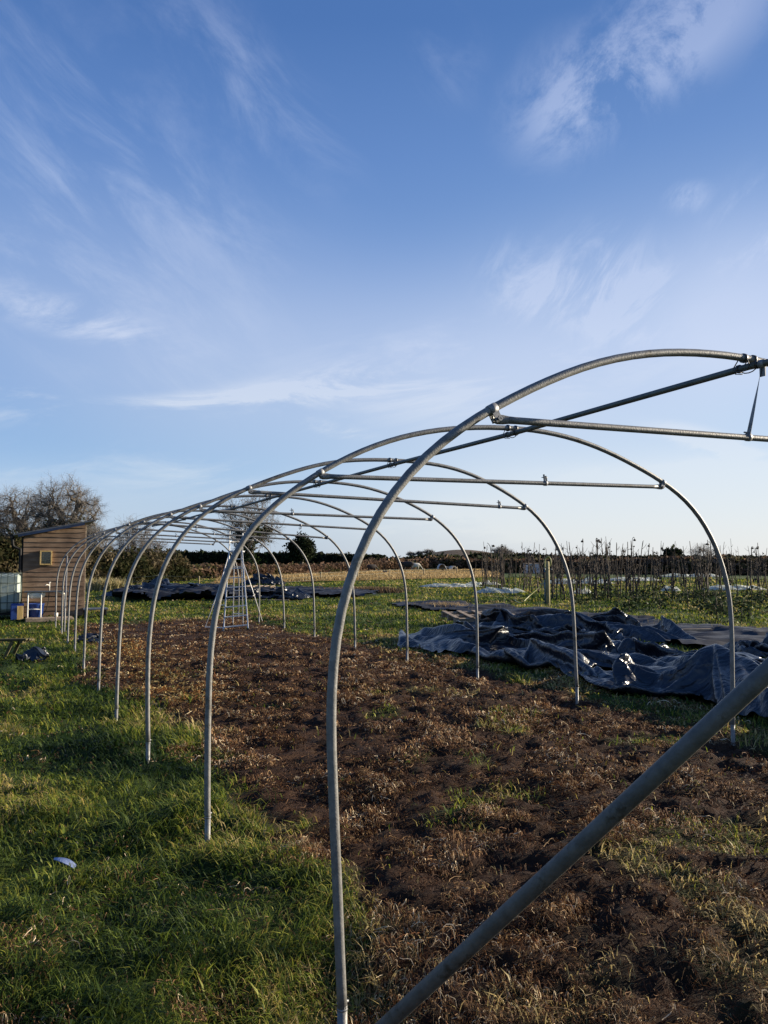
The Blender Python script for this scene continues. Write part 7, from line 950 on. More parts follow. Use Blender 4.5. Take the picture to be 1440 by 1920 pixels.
6,-3,5,1,5,0,-1,-7,-3,7,-6,4,-2,1,2,0,0,0,-1,2,0,-1,-2,-3,7,4,-3,-12,-7,10,10,-2,-1,0,-3,6,-1,-3,2,1,0,-7,5,4,-3,-3,-4,5,0,-2,5,0,-4,-1,-5,-7,-2,2,-1,-2,-1,-1,-1,1,1,1,-2,0,4,1,-3,-2,-1,5,-4,5,5,7,-2,8,3,-4,-5,2,-8,0,1,8,10,-7,3,1,4,1,-1,0,-1,3,-3,5,-5,1,-6,10,2,-11,-9,3,12,4,-6,-3,1,3,3,2,-3,-4,6,-5,
-3,4,2,-1,-9,5,0,4,0,5,-1,-9,0,-12,-6,6,4,-1,-3,2,-2,3,-4,0,4,-1,3,-7,-1,-1,0,-1,7,-4,4,-2,9,4,-1,-7,3,1,0,8,-6,-2,3,1,-1,-3,2,-2,0,1,3,-3,3,-4,6,-6,6,-4,-1,1,0,2,-1,0,0,1,-3,5,-5,4,-5,6,-6,4,-2,5,-4,0,0,2,1,-2,-2,0,1,-2,4,-5,6,-6,4,-3,2,-2,1,-1,1,0,0,2,0,-1,0,2,-5,2,-3,6,-4,3,-2,5,-4,1,-5,0,
1,3,-4,-1,10,-5,-7,-1,10,1,1,3,-1,-2,-8,3,-8,5,-6,15,-5,4,5,-1,-1,-2,2,-1,-1,-1,5,-7,6,-5,2,-9,8,3,0,-6,4,0,1,-3,-3,-6,1,5,1,8,-6,3,-2,1,-5,5,-1,-1,-2,4,1,1,1,-3,1,1,-1,-7,9,1,2,-8,0,-1,-6,-6,6,-6,11,-1,-1,2,3,-6,3,7,-6,-2,-4,12,-9,-6,0,2,3,5,3,-1,-1,-12,3,4,-1,2,3,3,0,-2,2,0,-3,1,-3,2,2,1,-3,-8,7,2,
0,-1,-2,-1,8,-2,2,-1,4,-1,3,-3,-5,6,0,-9,9,3,-3,-6,-2,3,0,0,-3,-3,-3,4,-3,-3,-5,3,-1,1,5,8,-9,5,0,-5,0,-1,6,-3,-4,6,3,-7,-2,-3,10,-3,-4,-1,9,-6,-4,9,-1,-3,-5,-5,-3,-1,-1,2,0,2,-2,3,-1,2,-2,-1,3,-1,-1,6,-8,-2,2,1,2,4,1,8,4,3,-1,1,-5,0,-1,-2,-1,-1,-10,8,4,1,-3,-7,-4,-2,0,1,2,3,-3,0,4,2,14,-8,8,-11,-2,4,-3,3,
0,-1,0,4,-4,0,7,-2,-6,-2,5,1,-3,4,-2,-7,8,-1,-5,12,-2,0,-5,3,-2,-8,-2,0,2,0,1,-1,4,4,-2,-3,2,-6,7,0,-5,0,1,-1,-7,6,-1,-3,-1,-1,3,-1,-1,2,2,3,-3,-3,-3,-1,1,2,6,5,-2,0,6,-5,2,0,9,-6,3,3,-4,-9,4,2,-3,-2,0,1,-3,4,-1,-2,4,2,-5,-3,-1,2,5,-1,-7,4,2,-4,12,0,-1,-4,-5,-4,10,1,-3,0,0,-3,1,1,2,-9,0,6,-1,4,-5,3,
1,2,3,-8,-1,-4,-5,-2,1,-2,-1,4,7,2,-8,6,0,-7,3,4,0,2,-3,-3,5,5,-2,4,-5,-2,4,3,-1,-2,-2,-1,2,2,-3,3,0,1,-2,-3,7,-6,3,5,-4,-3,-3,9,-3,-6,3,11,-6,4,-1,-3,-1,-1,1,-2,-4,12,-6,-4,0,4,3,1,-6,1,7,2,-4,-8,9,-3,2,4,-11,-1,7,-7,2,-1,-6,-2,2,2,3,-7,9,-6,3,2,2,-2,0,-1,3,7,-4,-6,-2,8,2,-6,-2,8,-3,-6,1,5,-3,2,-1,-4,
-1,0,5,-7,-1,6,-5,6,-1,-3,2,-2,-1,6,5,-9,4,2,1,-7,0,3,0,2,-9,3,11,-6,-5,-4,0,0,3,4,5,-8,-4,6,3,0,5,-8,-6,5,0,3,-3,3,1,4,1,-1,-13,3,-4,7,0,-1,-2,1,6,5,-6,-6,9,-5,-3,2,8,-3,-9,6,-6,-2,7,3,-5,-5,5,3,1,-1,-3,7,-5,-3,3,3,1,-1,-6,0,9,3,-10,4,6,-11,4,2,2,-1,1,-1,-5,-5,7,9,-7,-3,-3,-1,1,9,-2,-6,1,7,-3,3,
-5,-7,3,5,-7,8,-1,-6,11,-4,-1,5,-6,-5,7,-4,-1,3,4,6,-4,-10,1,-2,2,5,-2,-1,5,5,-9,-4,-1,2,0,3,2,-9,3,0,1,-1,-1,1,2,2,-3,-5,3,3,-4,1,6,-10,8,5,0,-8,-5,-2,3,3,8,-5,-2,-7,-1,11,7,-4,-2,-1,3,1,-6,-2,3,0,-6,-3,3,-1,5,-2,3,-6,8,0,1,-4,4,-9,3,10,-6,1,5,1,-2,-10,-5,2,4,1,-3,7,-1,-1,2,5,-1,-12,-2,5,1,1,3,-1,-2,3,
3,-3,1,-2,3,-2,-2,-1,9,0,-2,-8,2,11,2,0,-11,1,-8,5,-4,-5,2,8,1,-1,-4,-2,14,3,-2,-1,0,0,-8,-1,4,-8,-2,2,1,2,3,0,-2,2,-5,7,-1,1,-3,-1,5,-3,5,3,-3,-5,-8,0,5,3,3,-4,-2,3,5,1,0,2,-2,-9,-2,11,1,0,-4,-3,1,-2,-3,2,1,0,-4,3,0,-2,2,-3,4,10,0,2,0,-2,-6,2,-6,-4,-3,5,0,-3,9,-3,0,-3,-2,14,3,-2,0,-4,-8,3,-6,0,0,-1,
-1,9,0,-3,0,0,0,-1,2,-1,-12,5,13,-3,-8,-4,1,-1,6,3,0,0,2,-1,-3,5,6,-2,-9,1,8,-1,-3,4,0,-5,-1,0,-3,0,0,0,-1,-3,6,-3,-1,1,-2,1,13,-2,1,2,2,-4,-3,-4,1,-9,8,8,-3,-7,5,0,0,0,-3,-2,7,4,-2,-6,0,4,-5,-3,0,0,2,5,0,-4,-3,0,0,1,0,-5,2,0,-9,10,8,-5,-5,2,0,1,0,0,-2,3,3,-4,7,-2,-7,-4,10,4,-2,-7,-7,11,4,-2,-5,-1,
0,-1,1,3,-7,3,0,0,-5,13,-6,2,2,2,5,-3,0,-2,-4,3,6,0,-4,0,-1,4,1,-2,2,-2,1,-2,-1,-2,2,-4,3,-3,-2,3,-4,-6,3,9,-3,-4,0,0,-1,-1,1,1,0,-8,2,11,-3,1,1,-1,3,2,-8,11,-3,1,-2,-6,-2,-1,-6,14,7,0,-7,-9,2,5,-2,-1,0,1,-3,-1,5,-3,-2,0,5,3,-4,6,-2,-2,-4,-5,2,0,1,14,1,-4,0,3,-2,2,0,2,-3,0,-2,3,-2,-3,1,2,-2,-2,-2,-8,
-1,2,-4,1,11,-1,-3,1,-2,-1,2,0,0,0,-5,-1,10,-6,-2,1,-3,-1,14,0,0,1,-2,-3,4,2,-1,-5,6,-9,0,1,-1,-1,2,-1,1,-4,3,3,-4,-3,0,2,9,-7,6,0,-3,0,-10,-3,0,4,17,2,-2,-2,-1,3,2,1,-1,-2,-5,-7,-5,2,6,-6,-1,0,1,8,5,-2,-5,-2,4,-7,-4,8,-1,1,-3,0,3,0,0,-1,0,-3,-2,8,-3,0,1,6,1,-6,5,0,-4,3,3,1,-3,-1,-1,2,-1,-2,1,0,-1,-2,
-2,5,-1,-5,-2,1,4,6,-2,1,0,-5,3,-4,-8,2,4,12,3,0,-4,-5,5,6,-1,-5,-6,-6,-4,-3,1,1,4,3,-3,1,1,-4,0,10,3,-6,0,3,-4,-3,4,2,-4,0,2,0,-1,1,0,0,-2,-2,5,1,5,3,-7,5,2,-10,-8,-3,-1,1,6,0,7,-2,-3,-1,-2,1,1,4,1,-2,-3,0,2,4,4,0,-1,0,-5,3,-2,-8,1,6,9,1,1,-5,-2,6,2,-7,-7,-6,-2,0,-1,1,1,5,0,1,0,0,2,-1,-2,-6,
2,8,0,3,-3,0,1,-2,-5,9,4,2,1,1,0,0,0,1,-2,-3,0,0,-3,3,0,2,1,-4,-8,-5,-1,3,-5,8,7,2,0,-2,-2,-4,1,-3,2,3,4,0,0,1,-2,-3,-1,1,-10,-2,10,9,1,0,-4,5,-1,-6,-7,-5,-1,1,-1,-2,3,1,4,3,-4,-1,0,2,2,1,-2,2,-1,-1,-1,-1,5,2,2,-3,6,5,0,0,1,-1,-1,-1,1,-6,-8,-1,-1,2,7,-2,-9,0,5,8,3,-5,-9,-5,0,-1,0,3,5,2,2,0,
0,5,1,1,0,1,-4,-5,3,-3,4,-5,-4,11,2,-1,3,0,-1,-8,-3,-1,0,2,1,1,0,-1,-5,3,1,0,-2,-2,5,2,2,1,2,1,1,0,1,0,3,1,0,0,1,-1,-2,-2,-1,0,0,0,-8,1,5,4,-8,-5,1,-5,3,-1,-1,1,8,6,0,-7,-11,-1,2,-1,-1,2,2,2,8,-3,0,-2,-1,-8,0,10,-6,2,3,-8,13,-3,2,2,-3,-10,-6,0,2,1,2,1,1,-1,-1,2,1,1,-2,0,-1,3,3,2,2,3,1,2,
1,1,-1,-1,-2,-1,2,-1,-4,-4,-1,2,2,1,0,-1,4,4,1,-3,-1,-10,-1,-5,-2,7,-5,0,-2,7,8,3,-3,-8,-6,-1,2,1,0,6,-10,0,-1,1,3,5,4,-5,5,3,-8,12,1,-1,-1,-8,-8,4,-5,-4,2,2,0,0,-3,1,5,6,4,-8,1,0,9,0,0,3,2,1,1,-1,-1,-2,-2,-2,-2,5,-3,-3,1,5,2,-2,-5,-4,-1,2,4,1,5,0,-1,-1,-15,-2,2,2,6,-8,2,-4,5,7,4,3,0,-2,-4,-3,0,-2,
8,-1,-2,-1,-4,7,1,-7,-3,3,9,-3,-5,-4,-8,-3,1,0,6,3,-7,-4,0,6,10,4,0,-5,-3,-1,1,0,0,6,4,-1,-2,-1,0,-2,-2,-3,-2,1,10,-2,0,3,0,-5,-5,-3,1,3,2,-1,-2,-2,-2,5,7,3,-2,4,-9,-9,7,3,-10,3,-4,2,9,2,-2,2,2,2,0,-2,-8,3,-1,10,4,-6,-7,3,7,0,-6,-5,-5,-4,0,0,1,0,-1,0,6,-1,2,-1,1,0,0,0,3,-1,2,1,-1,3,4,2,-1,-5,-4,2,
1,0,1,6,0,-2,1,-4,-4,-2,2,3,2,0,0,0,0,0,-2,-4,-2,5,11,-4,-1,-10,-2,10,1,-10,1,0,-4,8,8,-4,-3,1,-5,-2,8,-8,3,-1,-1,-5,4,4,-7,-3,-4,-3,-2,1,-1,1,0,-1,0,0,4,0,-1,1,-3,3,5,6,0,1,-2,0,-1,-2,-6,3,6,7,0,-8,2,2,-3,3,-1,3,-5,-1,1,3,1,0,1,0,0,1,0,1,1,0,-3,-8,9,1,-4,-2,-10,2,12,1,-10,-4,4,-4,4,9,0,-6,7,1,
-7,6,5,-3,-1,3,1,-3,-4,-2,-7,-2,-1,0,1,0,0,1,1,2,-3,11,4,-7,-1,-2,-3,-1,4,10,1,-7,-2,4,3,-9,-3,3,7,8,-7,-1,8,-5,-1,-1,1,3,2,1,0,0,-2,-1,-1,-2,-1,-2,-1,-1,2,1,-1,5,1,0,-7,-8,3,12,2,-7,-8,3,-2,2,7,3,-6,-3,3,0,0,4,1,5,-4,-6,-5,-11,-1,0,2,2,4,5,2,3,-4,-1,0,-3,5,0,-1,0,1,-3,-1,-2,-4,0,0,4,3,5,-4,-7,-3,3,
10,0,-4,4,0,-4,1,-1,-1,-2,-2,-1,0,0,0,2,1,0,0,-1,2,5,-1,-8,0,2,4,-1,-7,0,12,5,-5,-9,-1,1,1,6,1,1,-4,8,0,-5,4,-4,-5,-5,-2,1,5,4,2,1,-1,-1,6,1,2,-4,-3,-1,-2,6,-3,0,-1,2,0,-1,-4,-5,2,0,2,2,3,2,-3,-5,-3,5,4,-1,-2,1,-3,-2,-1,0,2,1,0,-1,0,-2,-1,2,3,6,2,0,-10,-3,5,6,4,-1,-3,-7,-4,7,9,-2,-7,-6,1,2,6,-3,
0,-1,1,2,-8,-4,-1,-1,3,6,3,0,0,0,0,-2,-4,3,8,4,-2,-5,-6,1,5,0,-1,0,0,-1,0,-2,-7,-2,-2,4,4,0,3,1,1,-2,-1,4,-4,0,6,1,-1,-2,-2,-1,0,1,1,2,3,2,1,-2,-4,-3,-4,8,5,2,0,-1,-2,-1,-4,-6,-1,8,3,-3,-8,-2,3,8,2,-1,-1,-9,-4,1,2,4,5,1,0,0,0,0,0,0,-2,-5,1,7,8,2,-5,-6,-1,-1,1,0,0,1,0,0,-1,-6,1,-4,0,2,2,2,
0,3,3,-6,5,-7,1,5,3,3,1,1,0,0,0,0,-1,-3,-3,-3,0,1,3,0,0,0,0,1,2,0,0,0,-2,-3,1,3,2,-6,-6,3,5,-9,-8,0,3,3,5,3,0,0,-1,0,0,-1,0,0,0,-1,-6,-2,4,8,8,1,-6,-4,-2,0,0,0,0,0,0,0,-4,2,0,-2,-4,3,4,1,-7,3,5,-5,-6,0,3,3,2,0,0,0,-1,-1,-1,-1,-1,0,-1,-2,-1,-1,1,-1,1,0,0,1,1,2,1,2,1,2,2,4,2,-6,
-7,4,3,3,2,1,1,2,0,0,1,0,-1,0,-1,-1,-1,-1,-1,-5,-8,-1,5,10,6,1,-4,-5,-3,0,0,0,0,0,0,-4,0,6,3,-12,-6,1,8,-3,3,8,-10,-6,-1,1,3,3,3,1,1,0,-1,0,-1,0,-1,0,0,0,-1,0,-1,0,-1,0,0,-1,0,-1,1,-1,1,1,1,6,0,6,-4,-5,-3,-2,-2,-1,1,1,0,2,2,2,2,2,1,1,0,0,0,-7,-7,-1,7,10,7,1,-2,-6,-4,-1,0,0,0,0,-2,-2,6,7,
-7,-10,-3,4,-2,10,4,-10,-6,-2,-2,0,1,3,2,3,4,3,4,2,3,1,1,1,1,0,0,0,0,-1,-1,-1,-1,0,-2,0,-1,-1,0,-6,5,-6,11,2,-4,-3,-3,-2,-1,1,-2,-2,-1,-1,-1,-1,0,0,1,1,1,3,1,-5,-6,-1,6,10,8,3,-2,-5,-4,-3,0,0,-2,-1,-2,8,6,0,-9,-6,-3,-1,13,1,-7,-5,-1,-1,-2,-2,0,-1,-1,1,0,0,1,1,1,1,1,1,2,0,1,0,1,0,1,0,2,1,2,2,-1,-3,
-6,2,-2,10,9,-3,-2,0,-5,-5,6,1,-4,-1,0,0,0,0,0,0,0,0,0,0,-1,-5,-6,0,3,10,9,4,-2,-3,-5,-3,-1,-3,-3,2,10,2,6,-9,-13,-2,5,9,-1,-4,-4,0,0,1,-1,-1,-1,-3,-1,0,-2,0,0,0,0,1,-1,1,2,2,2,4,2,3,2,1,0,-4,-7,3,1,-1,-3,-3,5,12,0,-4,2,0,-12,1,9,1,-4,-3,-1,0,0,0,0,0,0,0,0,0,-1,-6,-5,-1,3,8,10,5,0,-2,-5,-2,-4,-6,
4,13,-2,1,1,-9,-11,7,6,0,-2,-5,0,-2,1,2,2,2,1,1,1,0,0,0,0,0,1,1,-1,1,0,-1,1,0,0,0,-4,-5,0,3,3,-6,6,-6,-3,3,12,3,-4,-2,4,-10,-6,5,8,4,-1,-4,-3,-3,0,0,0,0,0,0,0,0,-1,-6,-5,0,2,7,10,5,1,-1,-2,-7,-9,2,12,4,-2,1,-6,-6,7,2,-3,-2,-4,3,-1,-3,-4,-1,0,0,2,2,1,1,0,1,1,0,1,0,1,2,2,1,-1,-3,-5,0,-1,4,
-1,0,-1,7,-9,-2,2,10,5,-2,-2,3,-7,-9,-2,5,7,6,3,0,-4,-4,-3,-2,0,0,0,0,0,0,-1,-6,-4,-1,1,6,11,6,2,0,-7,-13,-1,14,4,-1,1,-3,-2,2,0,-1,-4,-5,0,5,3,-5,-2,-1,-1,-3,0,1,1,1,1,1,0,4,4,3,-2,-1,-3,-6,2,-2,2,0,0,1,-1,0,6,-11,-1,1,10,6,-1,-2,1,-3,-8,-7,-2,3,5,7,6,4,0,-2,-3,-4,-2,-2,-1,0,0,0,-2,-5,-4,-1,0,4,8,9,
5,-2,-11,-8,13,4,0,-3,-3,2,6,0,-1,-6,-6,-4,2,9,-3,-1,3,-2,-2,-3,0,1,2,0,5,3,1,-2,0,-4,-5,3,-5,3,0,-1,-1,1,2,-7,8,3,-11,1,-1,9,7,-1,0,-1,-2,-6,-4,-5,-4,0,3,5,7,6,3,2,-1,-2,-2,-3,-3,-2,-1,0,-2,-5,-4,-1,0,2,5,9,7,-3,-11,8,6,1,-5,-3,6,2,0,0,-3,-7,-5,-3,9,-1,-6,10,5,1,-3,-6,0,3,3,1,-1,-2,-2,-6,3,-5,-1,5,0,1,
1,2,-2,-5,0,9,0,-11,2,-2,8,9,-1,0,0,-2,-6,-2,-1,-4,-5,-3,-1,3,5,6,6,5,2,1,-1,-1,-2,-2,-3,-2,-3,-6,-4,-3,1,1,2,7,8,-4,5,3,2,-4,-4,2,-4,-1,3,5,-4,-5,-6,8,-1,-10,4,9,7,0,-5,3,2,-1,-3,-1,-8,4,-5,-3,4,1,5,-7,3,-2,-2,2,-5,1,10,-2,-11,3,-2,7,8,1,0,0,-2,-6,-3,0,0,-2,-3,-5,-3,-1,1,3,6,6,6,3,2,-1,0,0,-1,-1,-4,-5,
-7,-4,-1,0,-1,4,3,10,6,1,-6,-2,1,2,-5,-2,5,2,3,-11,-1,2,-6,-1,7,11,-1,0,0,-2,-2,-8,4,-5,-3,4,3,-2,-2,7,-3,2,-6,10,-3,-4,0,11,-3,-10,3,-2,7,8,0,1,-1,-1,-5,-3,-1,0,0,0,-2,-3,-4,-3,-2,0,2,5,5,6,6,2,0,-1,0,0,0,-4,-5,-6,-3,-3,-1,1,9,12,0,-6,2,0,-1,-3,-3,-1,6,0,0,2,-2,-5,-6,4,12,0,-1,-3,-7,3,-6,-2,2,5,1,-9,10,-6,
8,-5,-3,-9,6,-2,-1,2,11,-3,-10,3,-2,7,8,0,2,-1,-2,-5,-2,-2,0,0,0,0,0,-1,-3,-4,-3,-3,0,1,1,4,6,6,4,1,0,3,2,-1,-3,-3,-5,-5,-4,4,11,0,1,-2,3,1,1,1,-8,0,3,0,3,2,-4,-9,3,3,0,-5,-1,-6,-1,3,5,6,-5,1,3,1,-9,11,-2,0,-4,-2,1,-2,2,12,-3,-10,4,-3,7,8,0,1,0,-2,-4,-2,-3,0,0,0,0,0,0,0,-1,-2,-2,-1,1,1,2,1,3,5,
5,0,0,-1,0,0,1,-1,-3,-5,-2,4,5,0,1,2,0,-1,-4,2,3,1,-6,1,1,-2,-10,3,1,-7,-3,-1,5,1,9,-4,-2,1,-5,-4,9,-12,2,1,0,-2,-6,1,0,1,12,-1,-11,4,-2,7,7,0,1,-1,-3,-2,-1,-3,-1,0,0,0,0,2,3,4,3,2,0,-1,-1,-1,-3,-2,-2,1,0,3,1,0,-1,1,2,-2,0,-2,1,4,2,0,-1,-1,-2,-8,-6,-4,4,-5,-3,7,7,-2,-4,-3,0,0,2,10,-6,-5,5,4,-9,8,
-9,15,-4,-1,0,-1,-3,-6,0,0,1,12,1,-10,3,-3,8,6,0,2,-1,-3,-2,1,1,0,0,2,3,1,1,0,-1,-3,-2,-2,-3,-3,0,0,0,1,0,0,2,3,3,1,1,0,-4,7,-3,-3,5,-4,-7,-3,-3,-1,-2,-5,0,1,10,5,1,-10,-5,4,2,7,-3,-2,-3,0,6,1,3,-8,8,-16,16,0,-8,-1,1,0,-6,-4,1,-1,10,5,-9,3,-3,10,3,0,1,0,3,1,-2,-3,-5,0,-3,-2,-3,-3,-3,0,-2,-1,-1,1,2,0,
0,1,4,5,2,-3,-1,4,0,1,-3,-4,1,3,-9,-1,2,-2,1,3,-2,7,7,-2,3,-8,-10,-1,1,0,6,4,-1,-7,7,8,-3,0,-6,11,-8,13,-2,6,2,2,0,-4,-3,-5,-8,-2,0,5,7,-6,2,-3,11,2,0,0,-5,-9,-3,0,-1,-3,0,-1,-1,0,0,-1,1,2,3,3,0,4,6,3,-1,-6,-7,3,5,-6,-4,1,0,1,4,-4,-4,0,-1,0,1,2,8,6,-6,1,-8,-3,-2,0,-1,3,5,-4,-1,2,-2,-1,3,5,9,-10,
9,-1,-1,-1,2,2,2,1,1,-2,-3,-7,-7,-4,1,7,-2,2,-1,9,1,0,-1,-1,-7,-4,2,2,1,1,1,0,-1,-5,1,1,2,4,5,2,-3,-7,-6,-5,7,5,-9,-3,5,-3,-2,-2,1,7,3,-3,-2,2,2,8,0,-11,-7,1,3,8,-6,-4,-3,3,-2,9,-4,9,6,2,0,0,-2,1,-7,-1,1,2,4,2,3,3,2,3,1,-1,-3,-5,-6,-5,2,0,3,3,6,0,-1,2,1,-3,2,3,1,0,-2,-3,-4,-1,-1,5,4,0,0,-7,
-7,-3,-4,8,5,-10,-2,5,0,-5,0,-1,-3,1,9,6,0,-5,-2,-1,-5,4,5,-1,5,-6,-3,2,-2,0,2,2,2,-6,-1,4,-5,-2,0,3,-1,-2,-1,0,-2,-1,-2,1,0,2,3,5,3,3,0,-3,-5,-5,-2,2,9,2,-1,-1,-2,-1,2,-2,-5,-4,1,1,0,9,7,0,0,-1,-11,-5,-1,-3,8,6,-11,-2,2,6,-7,0,-2,0,-3,-1,1,7,8,0,0,-3,4,2,-2,-2,0,-5,1,0,6,2,-4,-1,1,1,-4,-7,6,4,5,1,
-2,0,-3,-3,-1,1,1,0,0,0,0,-2,0,0,1,2,2,2,-2,-3,2,8,-1,0,4,7,-5,-11,-3,1,1,0,10,4,0,1,-6,-13,0,2,-5,6,7,-9,-3,0,9,-6,-4,1,1,-2,-1,-1,-1,-1,6,11,6,-5,2,-3,3,-4,-3,-6,4,9,3,-3,-1,-3,0,1,1,-3,5,1,-10,-2,1,1,1,2,2,-1,-1,-2,-1,-2,-2,-1,-3,-3,0,1,0,0,0,1,-2,2,2,1,3,-3,-3,0,3,4,1,6,-1,2,1,-10,-10,3,3,-6,
4,8,-5,-7,0,8,-1,-8,3,-2,1,0,-1,0,1,0,-3,2,0,8,-6,6,-4,9,-9,2,9,-10,2,-4,-1,-2,12,-2,-1,7,0,-7,5,1,0,-2,0,-4,0,0,-1,0,0,-2,-2,-2,3,7,1,-4,-1,-1,0,0,-2,-3,4,4,-4,0,0,5,4,1,2,0,4,-2,-10,-7,2,7,-7,1,9,-2,-9,1,4,5,-10,1,0,0,-1,2,9,-3,0,-2,1,0,0,1,10,-9,2,-1,-3,6,-5,1,-7,8,0,0,-2,6,-6,-2,-5,10,3,-6,
2,-6,2,0,-7,-2,-2,0,4,-2,2,10,3,-9,-5,3,-1,0,1,-4,1,-2,2,0,1,0,6,6,0,-2,1,0,0,-9,-4,-1,11,-8,-1,7,3,-9,-1,2,8,-10,-2,4,-2,1,2,1,-1,7,-1,1,3,2,2,1,-4,5,1,-3,2,-7,-1,1,-2,-1,5,1,3,-7,2,-1,1,-9,4,5,3,2,-5,0,1,-1,4,-1,-2,0,7,-10,-9,2,4,-3,2,-3,1,-4,2,-2,1,1,2,6,6,0,-3,5,-7,2,-10,-1,-2,11,-5,-2,2,7,
-8,-3,3,4,-4,-5,5,-3,2,-1,6,5,-3,3,7,2,-5,0,-2,-3,1,0,0,-2,3,4,3,-3,-4,1,-2,3,-3,2,5,-4,1,1,-2,-8,-6,5,-2,8,-4,3,-3,2,-5,0,-8,0,6,-3,0,0,-2,0,0,-2,1,-2,3,1,10,2,-3,-4,6,-7,0,-4,-6,3,6,7,-12,4,6,-9,-3,4,1,0,-5,4,-3,2,4,3,-1,1,10,-12,3,-9,5,-6,4,-3,1,1,2,0,-5,5,-5,6,2,6,-9,4,-8,8,-8,7,-7,7,-9,8]

def sheet_grid(d):
    """crumpled sheet shape: 58 x 80 points in 6 mm steps, written as differences between neighbours"""
    v = np.array(d).reshape(3, 58, 80)
    return (np.cumsum(np.cumsum(v, 2), 1) * .006).transpose(1, 2, 0)
CG = [sheet_grid(SHEET_LONG), sheet_grid(SHEET_HIGH)]
def sheet(name, k, a, l, rz, scale, label, cat='plastic sheet', mat='plastic', group='crumpled black sheets', sub=1, mounds=(), world=False, crop=None):
    cx, cy = (a, l) if world else tunnel(a, l)
    c = CG[k].copy()
    if crop: c = c[crop[0]:crop[1], crop[2]:crop[3]]; c = c - np.array([c[..., 0].mean(), c[..., 1].mean(), 0])
    nv, nu = c.shape[:2]
    c = c * np.array(scale)
    if world is False or mat == 'plastic':       # finer puckers on top of the big folds
        q1 = 1 - np.abs(vnoise(c[..., 0] * 2.6 + c[..., 1] * 1.1 + 9 * k, c[..., 1] * 3.4 + a, 77) * 2 - 1)
        q2 = 1 - np.abs(vnoise(c[..., 0] * 5.5 - c[..., 1] * 2.0, c[..., 1] * 6.0 + l, 78) * 2 - 1)
        c[..., 2] += sstep(.015, .08, c[..., 2]) * (.055 * q1 ** 3 + .025 * q2 ** 2)
    for (mx_, my_, r_, h_) in mounds:
        w_ = np.exp(-(((c[..., 0] - mx_) / r_) ** 2 + ((c[..., 1] - my_) / (r_ * .7)) ** 2) ** 1.2); c[..., 2] += h_ * w_
    ca, sa = math.cos(rz), math.sin(rz)
    X_ = c[..., 0] * ca - c[..., 1] * sa; Y_ = c[..., 0] * sa + c[..., 1] * ca
    Z_ = ground_z(X_ + cx, Y_ + cy) + .012 + np.maximum(c[..., 2], 0)
    J = np.arange(nu * nv).reshape(nv, nu)
    Fq = np.stack([J[:-1, :-1], J[:-1, 1:], J[1:, 1:], J[1:, :-1]], -1).reshape(-1, 4)
    o = link(name, mesh_np(name, np.stack([X_, Y_, Z_], -1).reshape(-1, 3), Fq), M[mat], None, (cx, cy, 0))
    if sub: md = o.modifiers.new('smooth', 'SUBSURF'); md.levels = sub; md.render_levels = sub
    return tag(o, label, cat, group)
RZ = TH + PI / 2                                             # the sheets' length runs along the tunnel
sheet('plastic_sheet', 0, 6.30, 7.3, RZ + .03, (.88, .95, 1.1), 'long crumpled black plastic sheet lying beside the middle hoops of the frame')
sheet('plastic_sheet', 1, 6.35, 2.6, RZ - .02, (.86, 1.0, .80), 'bulging heap of bluish black plastic sheet at the right edge of the photo', mounds=((-.1, .3, 1.0, .20), (-1.9, .3, .9, .20), (1.3, 0, .6, .10)))
sheet('plastic_sheet', 1, 8.7, 9.4, RZ + PI + .2, (.80, .62, 1.0), 'black plastic sheet bunched up behind, next to the half buried pallet', mounds=((0, 0, .5, .12),))
sheet('plastic_sheet', 0, 9.2, 4.6, RZ + PI - .1, (.55, .45, .9), 'small bunched black sheet on the ground cover behind the bulging heap')
x_, y_ = G(335, 1118); sheet('plastic_sheet', 0, x_, y_, .03, (.85, 1.1, 1.3), 'rumpled shiny black sheet on the grass far beyond the left hoops', world=True, mounds=((-.9, 1.2, .5, .40),), sub=0)
x_, y_ = G(500, 1126); sheet('plastic_sheet', 1, x_, y_, .02, (.5, .6, .9), 'black sheet wrapped round planks beyond the stepladder', world=True, sub=0)
x_, y_ = G(495, 1099); sheet('plastic_sheet', 0, x_, y_, 0, (.36, .45, 1.4), 'small dark heap of sheet beside the stubble field', world=True, mounds=((0, 0, .6, .2),), sub=0)
# loose dry weed heap right of it
x_, y_ = G(690, 1112)

# white fleece strips in the vegetable rows
FLE = [((843, 1103), 3.4, .9, .12, 'white fleece strip crumpled in the grass in front of the straw field'),
       ((905, 1099), 2.3, .6, .10, 'short white fleece strip among the leftmost dead stalks'),
       ((937, 1115), 2.3, .55, .16, 'bright white fleece heap left of the round timber post'),
       ((1085, 1097), 4.6, 1.0, .16, 'white fleece strip behind the dead stalks right of the timber post'),
       ((1185, 1091), 4.2, 1.0, .16, 'white fleece strip far back behind the middle dead stalks'),
       ((1295, 1083), 5.5, 1.2, .14, 'farthest white fleece strip behind the right hand stalks'),
       ((1375, 1109), 3.2, .7, .15, 'white fleece strip at the far right among the stalks'),
       ((1093, 1117), .9, .4, .12, 'small white fleece scrap just right of the third hoop leg'),
       ((1257, 1112), .9, .4, .16, 'small white fleece hump between the low leafy plants')]
for i, ((px, py), lu, lv, hh, lab) in enumerate(FLE):
    x_, y_ = G(px, py)
    sheet('crop_fleece', i % 2, x_, y_, .12 * math.sin(i * 2.1) + .1, (lu / 6.8, lv / 3.2, hh * 5), lab, 'crop fleece', 'fleece', 'white fleece strips', 0, world=True)

